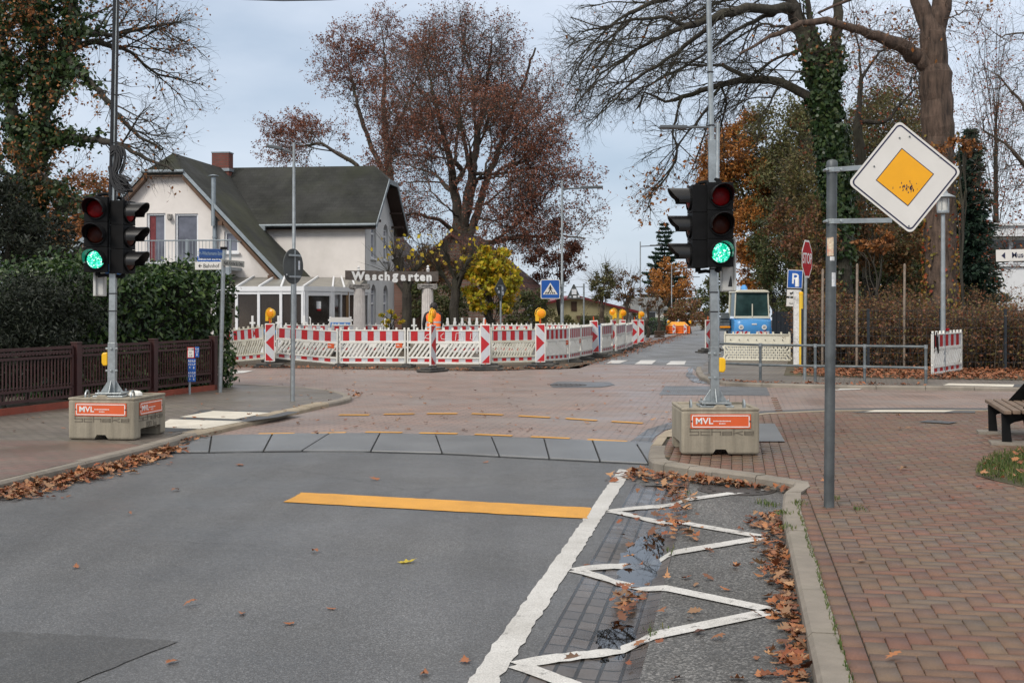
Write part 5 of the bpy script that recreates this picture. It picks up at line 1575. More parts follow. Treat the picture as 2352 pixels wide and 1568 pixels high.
# verge boards, soffit, eave gutter, right gable
mb = MB()
for s in (0, 1):
    f = (lambda p: p) if s == 0 else (lambda p: (p[0], D - p[1], p[2]))
    a, b = (xr, -OV, zE), (xr, yslope(zH), zH)
    q = [f((xr + .01, a[1] - .03, a[2] - .16)), f((xr + .01, b[1], b[2] - .16)), f((xr + .01, b[1], b[2] + .03)), f((xr + .01, a[1] - .03, a[2] + .03))]
    mb.prism(q, (.035, 0, 0))
mb.prism([(xr + .01, yslope(zH) - .05, zH - .14), (xr + .01, D - yslope(zH) + .05, zH - .14), (xr + .01, D - yslope(zH) + .05, zH + .05), (xr + .01, yslope(zH) - .05, zH + .05)], (.04, 0, 0))
mb.build('bargeboard', M['zinc'], house)
for s in (0, 1):
    mb = MB()
    f = (lambda p: p) if s == 0 else (lambda p: (p[0], D - p[1], p[2]))
    mb.prism([f((.03, -OV, zE - .14)), f((xr, -OV, zE - .14)), f((xr, yslope(zH), zH - .14)), f((.03, yslope(zH), zH - .14))], (0, 0, -.02))
    mb.box(f((.28, .55, ZE - .12)), (.5, .1, .1)); mb.box(f((.28, .9, ZE + .45)), (.5, .08, .08))
    mb.build('soffit', M['soffit'], house)
mb = MB(); mb.prism([(-4.9, -OV + .03, zE - .15), (.5, -OV + .03, zE - .15), (.5, .01, zE - .05), (-4.9, .01, zE - .05)], (0, 0, -.03))
mb.build('soffit', M['soffit'], house)
mb = MB()
mb.tube([(-5.0, -OV - .07, zE - .02), (xr, -OV - .07, zE + .0)], .052, 10)
mb.box((-3.95, -OV - .07, zE - .12), (.22, .16, .18)); mb.tube([(-3.95, -OV - .05, zE - .2), (-3.95, -.12, zE - .75), (-3.95, -.12, 3.6)], .045, 8)
mb.build('roof_gutter', M['zinc'], house)
# the front wing
WX0, WW = -2.02, 8.95              # right eave position and width over the verges
YF = -3.86
zW0, pk = 2.55 - HZ, 1.048
mx = WX0 - WW / 2                  # ridge line
zWR = zW0 + WW / 2 * pk * 1.0
cut = 6.46 - HZ
def wx(z): return (z - zW0) / pk    # distance in from the eave at height z
fr_y = YF - .32
seams = 3.0                        # the wing runs back into the main roof
backy = D / 2
A0 = (WX0, fr_y, zW0); A1 = (WX0 - wx(cut), fr_y, cut); A2 = (mx, fr_y + .95, zWR)
# right slope runs back until it meets the main roof / wall
ym = yslope(min(zWR, ZR))
right_sl = [A0, (WX0, .06, zW0), (WX0 - wx(zE), -OV, zE), (mx, min(yslope(zWR), D / 2), zWR), A2, A1]
left_sl = [(2 * mx - x, y, z) for x, y, z in right_sl]
hipw = [A1, (2 * mx - A1[0], A1[1], A1[2]), A2]
mb = MB()
for q in (right_sl, left_sl, hipw): mb.prism(q, (0, 0, -.13))
mb.build('roof', M['roof_wing'], house)
# bargeboards, boxed eave and brown undersides of the wing
mb = MB()
for s in (1, -1):
    f = (lambda p: p) if s == 1 else (lambda p: (2 * mx - p[0], p[1], p[2]))
    y = fr_y - .02
    mb.prism([f((WX0 + .04, y, zW0 - .14)), f((A1[0] + .02, y, cut - .12)), f((A1[0] - .0, y, cut + .06)), f((WX0 + .04, y, zW0 + .05))], (0, .03, 0))
mb.tube([(A1[0] + .05, fr_y - .06, cut + .0), (2 * mx - A1[0] - .05, fr_y - .06, cut + .0)], .06, 8)
mb.build('bargeboard', M['zinc'], house)
mb = MB()
for s in (1, -1):
    f = (lambda p: p) if s == 1 else (lambda p: (2 * mx - p[0], p[1], p[2]))
    y = fr_y + .015
    mb.prism([f((WX0 - .03, y, zW0 - .36)), f((A1[0] - .02, y, cut - .30)), f((A1[0] - .02, y, cut - .13)), f((WX0 - .03, y, zW0 - .16))], (0, .29, 0))
mb.box((mx, fr_y + .15, cut - .14), (2 * (mx - A1[0]) * -1 + .1, .28, .07))
for z in (3.05, 5.0): mb.box((WX0 - wx(z) - .1, fr_y + .12, z - .32), (.16, .3, .14))
mb.build('rafter_board', M['wood_dark'], house)
# gable wall with openings, wall x measured from the right inner corner leftwards
gx = lambda px: (px, )
def wing_x(px, y=YF):
    # picture column -> local x on the wing's front plane
    r = (px - CX) / F
    # world = HO + Rz(HROT) * (x, y)
    c, s_ = cos(HROT), sin(HROT)
    # (HO.x + c x - s y) = r (HO.y + s x + c y)
    return (r * (HO.y + c * y) - HO.x + s_ * y) / (c - r * s_)
def wing_z(py, px, y=YF):
    x = wing_x(px, y)
    Yw = HO.y + sin(HROT) * x + cos(HROT) * y
    return EYE - (py - HY) * Yw / F - HZ
ops = {'door': (402, 455, 491, 606), 'small': (515, 547.5, 532, 580), 'curtain': (337, 380, 490, 606)}
op = {}
for k_, (x0, x1, y0, y1) in ops.items():
    op[k_] = (wing_x(x0), wing_x(x1), wing_z(y1, x0), wing_z(y0, x0))
xl, xrr = mx * 2 - (WX0 - .42), WX0 - .42
mb = MB()
zs_ = 2.75 - HZ
# rectangular body up to the eave, then the sloping top cut around the openings by a column grid
cols_ = sorted({xl, xrr, A1[0] - .2, 2 * mx - A1[0] + .2, *[q for o in op.values() for q in o[:2]], *[xl + (xrr - xl) * i / 14 for i in range(15)]})
def topz(x):
    d = min(WX0 - x, x - (2 * mx - WX0))
    return min(zW0 + d * pk - .22, cut - .06)
for a_, b_ in zip(cols_, cols_[1:]):
    c_ = (a_ + b_) / 2
    segs = [(0.0, None)]
    hol = sorted([(o[2], o[3]) for o in op.values() if o[0] < c_ < o[1]])
    z_ = -.2
    for h0, h1 in hol:
        mb.add([(a_, YF, z_), (b_, YF, z_), (b_, YF, h0), (a_, YF, h0)], [(0, 1, 2, 3)]); z_ = h1
    mb.add([(a_, YF, z_), (b_, YF, z_), (b_, YF, topz(b_)), (a_, YF, topz(a_))], [(0, 1, 2, 3)])
for o in op.values():
    x0, x1, z0, z1 = o
    for (a_, b_) in (((x0, z0), (x1, z0)), ((x1, z0), (x1, z1)), ((x1, z1), (x0, z1)), ((x0, z1), (x0, z0))):
        mb.add([(a_[0], YF, a_[1]), (b_[0], YF, b_[1]), (b_[0], YF + .16, b_[1]), (a_[0], YF + .16, a_[1])], [(0, 1, 2, 3)])
mb.box((xrr - .01, YF / 2, zW0 / 2 + .05), (.04, -YF - .02, zW0 + .1))
mb.box((xl + .01, YF / 2, zW0 / 2 + .05), (.04, -YF - .02, zW0 + .1))
mb.build('wing_wall', M['stucco'], house)
def window(o, frame, pane, mull=0, sill=True, y=YF + .1, tr=None):
    x0, x1, z0, z1 = o
    mb = MB(); w = .07
    for xx in (x0 + w / 2, x1 - w / 2): mb.box((xx, y, (z0 + z1) / 2), (w, .06, z1 - z0))
    for zz in (z0 + w / 2, z1 - w / 2): mb.box(((x0 + x1) / 2, y - .003, zz), (x1 - x0, .06, w))
    if sill: mb.box(((x0 + x1) / 2, y - .14, z0 - .035), (x1 - x0 + .14, .2, .05))
    for i in range(mull): mb.box((x0 + (x1 - x0) * (i + 1) / (mull + 1), y, (z0 + z1) / 2), (.06, .06, z1 - z0))
    wd = mb.build('window' if sill else 'balcony_door', M[frame], house)
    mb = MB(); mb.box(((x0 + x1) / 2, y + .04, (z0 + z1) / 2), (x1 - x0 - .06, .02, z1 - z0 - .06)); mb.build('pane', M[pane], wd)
    return wd
window(op['door'], 'pvc', 'glass_sky_tint', sill=False)
window(op['small'], 'pvc', 'glass_sky_tint')
wd = window(op['curtain'], 'pvc', 'glass_sky_tint', sill=False)
mb = MB(); o = op['curtain']
n_ = 24
xa, xb = o[0] + .08, o[0] + (o[1] - o[0]) * .42
for i in range(n_):
    p0 = (xa + (xb - xa) * i / n_, YF + .118 + .006 * sin(i * 1.6), 0); p1 = (xa + (xb - xa) * (i + 1) / n_, YF + .118 + .006 * sin((i + 1) * 1.6), 0)
    mb.add([(p0[0], p0[1], o[2] + .1), (p1[0], p1[1], o[2] + .1), (p1[0], p1[1], o[3] - .1), (p0[0], p0[1], o[3] - .1)], [(0, 1, 2, 3)])
mb.build('curtain', M['curtain'], wd)
mb = MB(); lx, lz = wing_x(391), wing_z(500, 391)
mb.box((lx, YF - .05, lz + .05), (.16, .1, .16)); mb.lathe([(.05, -.12), (.09, -.06), (.09, .0), (.03, .03)], 10, 0, None, (lx + .03, YF - .12, lz))
mb.build('wall_lamp', M['plaster_dark'], house)
mb = MB(); fx = wing_x(487, fr_y - .1)
mb.tube([(fx, YF - .12, wing_z(600, 487)), (fx, YF - .12, wing_z(500, 487))], .085, 12)
mb.tube([(fx, fr_y + .05, wing_z(520, 487)), (fx, fr_y + .05, wing_z(409, 487))], .085, 12)
mb.lathe([(.02, .1), (.19, .06), (.19, .04), (.02, .04)], 14, 0, None, (fx, fr_y + .05, wing_z(409, 487)))
for py in (500, 545): mb.lathe([(.1, -.03), (.1, .03)], 12, 0, None, (fx, YF - .12, wing_z(py, 487)))
mb.build('flue_pipe', M['zinc'], house)
# chimney where the ridges meet
ch = P(511, 394, 53.0); loc = Matrix.Rotation(-HROT, 4, 'Z') @ Vector((ch.x - HO.x, ch.y - HO.y, 0))
mb = MB(); mb.box((loc.x, loc.y, ZR - .15), (.72, .55, 1.4)); cm = mb.build('chimney', M['chimney_brick'], house)
mb = MB(); mb.box((loc.x, loc.y, ZR - .16), (.80, .64, .12)); mb.box((loc.x, loc.y, ZR + .56), (.76, .6, .05)); mb.build('flashing', M['zinc'], cm)
# balcony on the wing
bz = wing_z(612, 430, YF - 1.2)
bx0, bx1 = wing_x(335, YF - 1.3), wing_x(528, YF - 1.3)
mb = MB()
mb.box(((bx0 + bx1) / 2 - .4, YF - .68, bz - .08), (bx1 - bx0 + .8, 1.3, .12)); mb.box(((bx0 + bx1) / 2, YF - 1.31, bz - .24), (bx1 - bx0, .05, .3))
bal = mb.build('balcony', M['zinc'], house)
mb = MB(); yb = YF - 1.3; hr = .92
mb.tube([(bx0 - .9, yb, bz + hr), (bx1, yb, bz + hr), (bx1 + .06, yb + .15, bz + hr - .02), (bx1 + .06, YF - .1, bz + hr)], .024, 6)
mb.tube([(bx0 - .9, yb, bz + .1), (bx1, yb, bz + .1)], .016, 6)
k_ = int((bx1 - bx0 + .9) / .125)
for i in range(k_ + 1): mb.tube([(bx0 - .9 + i * .125, yb, bz + .1), (bx0 - .9 + i * .125, yb, bz + hr)], .010, 4)
for xx in (wing_x(429, yb), bx1, bx0 - .9): mb.box((xx, yb + .03, bz + hr / 2 - .1), (.07, .07, hr + .3))
mb.build('railing', M['zinc'], bal)
# steps on the left of the balcony
mb = MB(); sx = wing_x(196, YF - 1.0); sz = wing_z(556, 196, YF - 1)
mb.tube([(sx - .1, YF - 1, sz), (sx + .75, YF - 1, sz)], .03, 6); mb.tube([(sx - .45, YF - 1, sz - 1.0), (sx + .5, YF - 1, sz - .15)], .035, 6)
for i in range(7): mb.tube([(sx - .1 + i * .12, YF - 1, sz), (sx - .1 + i * .12, YF - 1, sz - 1.2)], .010, 4)
for xx in (sx + .3, sx + .42): mb.box((xx, YF - 1, sz - .7), (.05, .05, 1.4))
mb.build('stair_railing', M['zinc'], house)
# conservatory round the corner
def hl(px, Yw):      # picture column at depth -> house local
    w = Vector(((px - CX) * Yw / F - HO.x, Yw - HO.y, 0))
    return Matrix.Rotation(-HROT, 4, 'Z') @ w
cA, cB, cC, cD = hl(494, 44.9), hl(697, 44.3), hl(764, 45.6), hl(816, 48.6)
cE = Vector((cD.x + .15, -.02, 0))
zt = 2.30 - HZ - .12
mbF, mbG = MB(), MB()
def glazed(p, q, n, door=None, w=.095):
    d = (q - p); L = d.length; a = atan2(d.y, d.x)
    X = T(p.x, p.y, 0) @ Rz(a)
    mbF.box((L / 2, 0, zt - .02), (L + .08, .14, .17), 0, X); mbF.box((L / 2, .002, .12), (L, .12, .3), 0, X)
    for i in range(n + 1):
        mbF.box((L * i / n, .003, zt / 2), (w * (1.25 if i in (0, n) else 1), .10, zt - .1), 0, X)
    for i in range(n):
        x0, x1 = L * i / n + w / 2, L * (i + 1) / n - w / 2
        mbF.box(((x0 + x1) / 2, .0, zt - .16), (x1 - x0, .07, .10), 0, X); 
        mbG.box(((x0 + x1) / 2, .02, zt / 2 + .1), (x1 - x0, .015, zt - .35), 0, X)
    return X, L
glazed(cA, cB, 4)
Xd, Ld = glazed(cB, cC, 1)
glazed(cC, cD, 3)
glazed(cD, cE, 2)
for xx in (.13, Ld - .13): mbF.box((xx, -.03, zt / 2), (.12, .06, zt - .2), 0, Xd)
mbF.box((Ld / 2, -.031, .4), (Ld - .3, .05, .3), 0, Xd); mbF.box((Ld / 2, -.032, zt - .2), (Ld - .3, .05, .12), 0, Xd)
cons = mbF.build('conservatory', M['pvc'], house)
M_CGL, t_, p_ = newmat('conservatory glass')
p_.inputs["Base Color"].default_value = (.07, .06, .055, 1); p_.inputs["Roughness"].default_value = .05
p_.inputs["Transmission Weight"].default_value = .0
tr_ = t_.nodes.new("ShaderNodeBsdfTransparent"); tr_.inputs[0].default_value = (.55, .52, .48, 1)
mx_ = t_.nodes.new("ShaderNodeMixShader"); mx_.inputs[0].default_value = .5
t_.links.new(p_.outputs[0], mx_.inputs[1]); t_.links.new(tr_.outputs[0], mx_.inputs[2]); t_.links.new(mx_.outputs[0], t_.nodes["Material Output"].inputs["Surface"])
mbG.build('pane', M_CGL, cons)
mb = MB(); mb.tube([Xd @ Vector((.2, -.09, .75)), Xd @ Vector((.2, -.14, .8)), Xd @ Vector((.2, -.14, 1.25)), Xd @ Vector((.2, -.09, 1.3))], .022, 8); mb.build('door_handle', M['white'], cons)
# inner wall, floor things seen through the glass, roof of polycarbonate bars
mb = MB(); mb.prism([(cA.x, cA.y + 2.2, -.1), (cB.x, cB.y + 2.2, -.1), (cC.x + .1, cC.y + 1.9, -.1), (cC.x + .1, cC.y + 1.9, zt), (cB.x, cB.y + 2.2, zt), (cA.x, cA.y + 2.2, zt)], (0, .05, 0))
mb.build('inner_wall', mat('ochre inner wall', (.20, .12, .055), .9, 0, .3, 1.2), cons)
mb = MB(); q = hl(628, 46.2); mb.box((q.x, q.y, 1.45), (.5, .05, .8)); mb.build('notice_board', mat('framed poster', (.16, .20, .15), .6, 0, .5, 14.0, (.02, .03, .02), .8), cons)
mb = MB(); q = Xd @ Vector((Ld / 2 - .05, -.04, 1.72)); mb.box((q.x, q.y, q.z), (.2, .01, .26)); mb.build('door_notice', M['sticker'], cons)
mb = MB(); q = Xd @ Vector((Ld / 2 - .02, -.045, 1.56)); mb.box((q.x, q.y, q.z), (.14, .01, .07)); mb.build('door_notice', M['sign_red'], cons)
# sloping roof between beam and wall
mbR, mbS = MB(), MB()
zr1 = zt + .52
def roofbar(p, q, w=.09):
    d = q - p; mbR.tube([p, q], w / 2, 4)
fr_pts = [(cA, Vector((cA.x, YF + .0, 0)))]
ring_ = [cA, cA.lerp(cB, .25), cA.lerp(cB, .5), cA.lerp(cB, .75), cB, cC, cC.lerp(cD, .5), cD, cE]
top_ = [Vector((cA.x, YF + .3, 0)), Vector((cA.lerp(cB, .25).x, YF + .3, 0)), Vector((cA.lerp(cB, .5).x, YF + .3, 0)), Vector((WX0 - .1, YF + .4, 0)), Vector((WX0 + .3, -.5, 0)), Vector((-1.2, -.1, 0)), Vector((-.9, -.1, 0)), Vector((-.5, -.08, 0)), Vector((cE.x, -.05, 0))]
for a_, b_ in zip(ring_, top_):
    roofbar(Vector((a_.x, a_.y, zt + .06)), Vector((b_.x, b_.y, zr1)))
for (a_, b_), (c_, d_) in zip(zip(ring_, top_), list(zip(ring_, top_))[1:]):
    mbS.poly([(a_.x, a_.y + .02, zt + .03), (c_.x, c_.y + .02, zt + .03), (d_.x, d_.y, zr1 - .03), (b_.x, b_.y, zr1 - .03)])
mbR.build('glazing_bar', M['pvc'], cons)
mbS.build('roof_panel', mat('dull roof glazing', (.20, .19, .165), .35, 0, .3, 1.5), cons)

# ---------------- other houses further away
def simple_house(name, label, px, Y, w, d, h, rise, rot, wallm, roofm, ov=.4, group=None, base=None):
    b = PX(px, Y)
    root = thing(name, label, 'house', tuple(b), rot)
    mb = MB(); mb.box((0, d / 2, h / 2), (w, d, h))
    # gables on the x ends
    for s in (-1, 1):
        mb.prism([(s * w / 2, 0, h), (s * w / 2, d, h), (s * w / 2, d / 2, h + rise)], (-s * .2, 0, 0))
    mb.build('wall', M[wallm], root)
    mb = MB(); k = rise / (d / 2)
    for s in (0, 1):
        f = (lambda p: p) if s == 0 else (lambda p: (p[0], d - p[1], p[2]))
        mb.prism([f((-w / 2 - ov, -ov, h - ov * k + .1)), f((w / 2 + ov, -ov, h - ov * k + .1)), f((w / 2 + ov, d / 2, h + rise + .1)), f((-w / 2 - ov, d / 2, h + rise + .1))], (0, 0, -.16))
    mb.build('roof', M[roofm], root)
    return root
M['wall_yellow'] = mat('pale yellow render', (.66, .58, .33), .9, 0, .07)
M['wall_brick'] = brick_mat('brown brick wall', (.17, .075, .055), (.13, .065, .05), (.14, .11, .09), .24, .08, 0, .5, .012, .85, .3, .3, None, 2, xz=True)
M['wall_pale'] = mat('pale wall render', (.55, .53, .48), .9, 0, .1)
M['roof_redsheet'] = mat('red roof edge', (.28, .035, .04), .5, 0, .15)
M['roof_greysheet'] = mat('grey roof sheet', (.13, .135, .135), .7, 0, .2)
h1 = simple_house('house', 'brown roofed house peeping out behind the timber name board', 990, 66, 8.0, 6.5, 2.6, 3.3, 1.35, 'wall_brick', 'roof_brown')
h2 = simple_house('house', 'brick house with steep red tiled roof behind the pedestrian sign', 1232, 64, 3.6, 7.5, 2.5, 2.9, 1.25, 'wall_brick', 'roof_red', .3)
mb = MB(); mb.box((.3, -.03, 1.0), (.9, .04, 2.0)); mb.build('door', M['wood_dark'], h2)
mb = MB(); mb.box((-1.2, -.03, 1.4), (.8, .05, 1.0)); wd = mb.build('window', M['pvc'], h2)
mb = MB(); mb.box((-1.2, -.06, 1.4), (.66, .02, .86)); mb.build('pane', M['glass'], wd)
# yellow cottage, its broad gable towards the street
b = PX(1332, 74)
h3 = thing('house', 'pale yellow cottage with red roof edge behind the dark hedge', 'house', tuple(b), .12)
mb = MB(); mb.prism([(-2.3, 0, 0), (2.6, 0, 0), (2.6, 0, 1.75), (-.2, 0, 2.45), (-2.3, 0, 2.05)], (0, 7, 0)); mb.build('wall', M['wall_yellow'], h3)
mb = MB()
mb.prism([(-2.8, -.4, 2.05), (-.2, -.4, 2.58), (-.2, -.4, 2.44), (-2.8, -.4, 1.92)], (0, 7.8, 0)); mb.prism([(-.2, -.4, 2.58), (3.4, -.4, 1.68), (3.4, -.4, 1.55), (-.2, -.4, 2.44)], (0, 7.8, 0))
mb.build('roof', M['roof_redsheet'], h3)
mb = MB(); mb.box((-.35, -.03, 1.95), (.32, .05, .55)); mb.build('shutter', M['wood_dark'], h3)
mb = MB(); mb.prism([(-.2, -.9, 1.0), (1.4, -.9, 1.0), (1.4, 0, 1.35), (-.2, 0, 1.35)], (0, 0, .06)); mb.box((.6, -.45, .9), (1.5, .06, .25)); mb.build('porch_roof', M['wood_dark'], h3)
mb = MB()
for x in (2.9, 3.1): mb.box((x, .2, .75), (.14, .1, 1.5))
mb.build('porch_post', M['wall_pale'], h3)
h4 = simple_house('house', 'grey roofed bungalow behind the globe trees', 1432, 92, 2.6, 5, 1.35, .75, .1, 'wall_pale', 'roof_greysheet')
mb = MB(); mb.box((.5, -.03, .8), (.8, .05, .5)); wd = mb.build('window', M['pvc'], h4)
mb = MB(); mb.box((.5, -.06, .8), (.7, .02, .4)); mb.build('pane', M['glass'], wd)
h5 = simple_house('house', 'white house far down the street behind the orange tree', 1496, 128, 2.6, 5, 2.4, 1.0, .2, 'wall_pale', 'roof_greysheet')
mb = MB(); mb.box((0, -.03, 1.5), (.9, .05, 1.1)); wd = mb.build('window', M['pvc'], h5)
mb = MB(); mb.box((0, -.06, 1.5), (.8, .02, 1.0)); mb.build('pane', M['glass'], wd)
# white modern building at the right edge
Ymu = 58.0
b = PX(2275, Ymu)
mus = thing('office_building', 'white flat roofed building behind the Museum finger sign', 'building', tuple(b), -.04)
k = Ymu / F
def mz(py): return EYE - (py - HY) * k - gz(Ymu)
mb = MB(); mb.box((4, 3, mz(545) / 2), (8.4, 6, mz(545))); mb.build('wall', M['pvc'], mus)
mb = MB(); mb.box((4, 2.7, mz(533)), (9.0, 7.0, mz(522) - mz(545))); mb.box((4, 2.7, mz(518)), (9.3, 7.3, .12)); mb.build('fascia', M['pvc'], mus)
mb = MB(); mb.box((4, -.02, (mz(545) + mz(606)) / 2), (8.3, .06, mz(545) - mz(606))); wd = mb.build('window', M['pvc'], mus)
mb = MB()
for i in range(6):
    x0 = -.05 + i * 1.05
    mb.box((x0 + .42, -.05, mz(577)), (.86, .03, (mz(553) - mz(604))))
mb.build('pane', M['glass'], wd)
mb = MB(); mb.box((4, -.06, mz(610)), (8.4, .16, .07)); mb.build('sill', M['pvc'], mus)
mb = MB(); mb.tube([(-.25, -.1, mz(545)), (-.25, -.1, 0)], .06, 8); mb.build('downpipe', M['zinc'], mus)

# ================================================================== signals on ballast blocks
def seg_letters(mb, word, x0, z0, w, h, gap, t, M_, depth=.004, m=0):
    # angular cast lettering as thin strokes in a painted groove shade, on a 2x2 lattice
    G_ = {'S': [((2, 2), (0, 2)), ((0, 2), (0, 1)), ((0, 1), (2, 1)), ((2, 1), (2, 0)), ((2, 0), (0, 0))],
          'c': [((2, 1), (0, 1)), ((0, 1), (0, 0)), ((0, 0), (2, 0))],
          'h': [((0, 2), (0, 0)), ((0, 1), (2, 1)), ((2, 1), (2, 0))],
          'a': [((0, 1), (2, 1)), ((2, 1), (2, 0)), ((2, 0), (0, 0)), ((0, 0), (0, .5)), ((0, .5), (2, .5))],
          'k': [((0, 2), (0, 0)), ((0, .5), (2, 1.1)), ((.6, .7), (2, 0))],
          'e': [((2, 0), (0, 0)), ((0, 0), (0, 1)), ((0, 1), (2, 1)), ((2, 1), (2, .5)), ((2, .5), (0, .5))],
          '8': [((0, 0), (2, 0)), ((2, 0), (2, 2)), ((2, 2), (0, 2)), ((0, 2), (0, 0)), ((0, 1), (2, 1))],
          '0': [((0, 0), (2, 0)), ((2, 0), (2, 2)), ((2, 2), (0, 2)), ((0, 2), (0, 0))],
          'g': [((2, 0), (0, 0)), ((0, 0), (0, 1)), ((0, 1), (2, 1)), ((2, 1), (2, -.8)), ((2, -.8), (0, -.8))], ' ': []}
    x = x0
    for c in word:
        for (a, b), (c_, d) in G_[c]:
            xa, za, xb, zb = x + a * w / 2, z0 + b * h / 2, x + c_ * w / 2, z0 + d * h / 2
            L = sqrt((xb - xa) ** 2 + (zb - za) ** 2)
            X = M_ @ T((xa + xb) / 2, 0, (za + zb) / 2) @ Matrix.Rotation(-atan2(zb - za, xb - xa), 4, 'Y')
            mb.box((0, 0, 0), (L + t, depth, t), m, X)
        x += w + gap
    return mb

BW, BD, BH = .78, .86, .445
def make_block(name, label, loc, rz):
    root = thing(name, label, 'concrete block', loc, rz)
    mb = MB()
    w, d = BW / 2, BD / 2
    # one casting: rounded box, a notch cut across the foot, fork pockets cut through from side to side
    nz, pz, pw = .055, .115, .27
    def tmp(mbx, bev):
        o = mbx.build('cut', M['concrete'], None, bevel=bev, segs=4); return o
    m1 = MB(); m1.box((0, 0, BH / 2), (BW, BD, BH)); o1 = tmp(m1, .03)
    m2 = MB(); m2.prism([(-.10, -d - .1, -.02), (.10, -d - .1, -.02), (.05, -d - .1, nz), (-.05, -d - .1, nz)], (0, BD + .2, 0)); o2 = tmp(m2, 0)
    m3 = MB(); m3.box((0, 0, pz / 2 - .02), (BW + .3, 2 * pw, pz + .04)); o3 = tmp(m3, .02)
    for c_ in (o2, o3):
        b_ = o1.modifiers.new('cut', 'BOOLEAN'); b_.operation = 'DIFFERENCE'; b_.object = c_; b_.solver = 'EXACT'
    dg = bpy.context.evaluated_depsgraph_get()
    me = bpy.data.meshes.new_from_object(o1.evaluated_get(dg))
    for c_ in (o1, o2, o3): bpy.data.objects.remove(c_)
    me.name = 'body'; me.materials.clear()
    ob = link_mesh('body', me, M['concrete'], root)
    mb = MB()
    r = .045
    for (cx_, cy_, sx, sy) in ((0, -d + r / 2, BW, r), (0, d - r / 2, BW, r), (-w + r / 2, 0, r, BD - 2 * r), (w - r / 2, 0, r, BD - 2 * r)):
        mb.box((cx_, cy_, BH + .006), (sx, sy, .03))
    for sy in (-1, 1):
        mb.prism([(-.085, sy * (d - .05), BH), (.085, sy * (d - .05), BH), (.045, sy * (d - .05), BH + .05), (-.045, sy * (d - .05), BH + .05)], (0, sy * .05, 0))
    mb.build('rim', M['concrete'], ob, bevel=.012)
    # lifting eyes
    for s in (-1, 1):
        pts = [(s * .27 , -.21 + .045 * cos(t), BH + .02 + .065 * sin(t)) for t in [pi * i / 8 for i in range(9)]]
        m2 = MB(); m2.tube([(pts[0][0], pts[0][1], BH - .03)] + pts + [(pts[-1][0], pts[-1][1], BH - .03)], .011, 8); m2.build('lifting_eye', M['galv'], root, smooth=True)
    # groove-shade strokes and plates on front and right face
    for nm, X, L in (('front', T(0, -d - .0015, 0), BW), ('side', T(w + .0015, 0, 0) @ Rz(pi / 2), BD)):
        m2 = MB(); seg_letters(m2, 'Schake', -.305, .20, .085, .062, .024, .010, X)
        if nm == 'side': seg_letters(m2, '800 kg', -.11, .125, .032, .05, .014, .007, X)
        m2.build('cast_lettering', M['groove_shade'], ob)
        m2 = MB(); m2.box((0, -.004, .335), (.60, .008, .142), 0, X)
        for (cx_, cz_, sx, sz_) in ((0, .335 + .056, .575, .009), (0, .335 - .056, .575, .009), (-.283, .335, .009, .121), (.283, .335, .009, .121)):
            m2.box((cx_, -.009, cz_), (sx, .003, sz_), 1, X)
        for k, (cx_, cz_, L_) in enumerate(((.02, .337, .18), (.025, .312, .075))):
            for j in range(int(L_ / .011)): m2.box((cx_ - L_ / 2 + j * .011, -.009, cz_), (.008, .003, .008 + .003 * (j % 3 == 0)), 1, X)
        for s in (-1, 1): m2.tube([X @ Vector((s * .29, -.008, .335)), X @ Vector((s * .29, -.013, .335))], .008, 8, 2)
        pl_ = m2.build('name_plate', [M['orange_plate'], M['white'], M['steel_dark']], root)
        lettering('MVL', .088, M['white'], pl_, X @ T(-.165, -.0095, .335), .0015, .0013, 1.08)
    return root

def half_tube(mb, c, r, L, m=0, X=None, cut=.62, n=20, t=.006):
    # sun visor: tube open below, slanting away towards the front (towards -y)
    vs, fs = [], []
    a0 = -pi * (cut - .5)
    for i in range(n + 1):
        a = a0 + (pi - 2 * a0) * i / n
        lz = L * (.55 + .45 * max(0, sin(a)) ** .6)
        for (rr_, yy) in ((r, 0), (r, -lz), (r - t, -lz), (r - t, 0)):
            vs.append((c[0] + rr_ * cos(a), c[1] + yy, c[2] + rr_ * sin(a)))
    for i in range(n):
        for k in range(4):
            fs.append((i * 4 + k, i * 4 + (k + 1) % 4, (i + 1) * 4 + (k + 1) % 4, (i + 1) * 4 + k))
    mb.add(vs, fs, m, X)

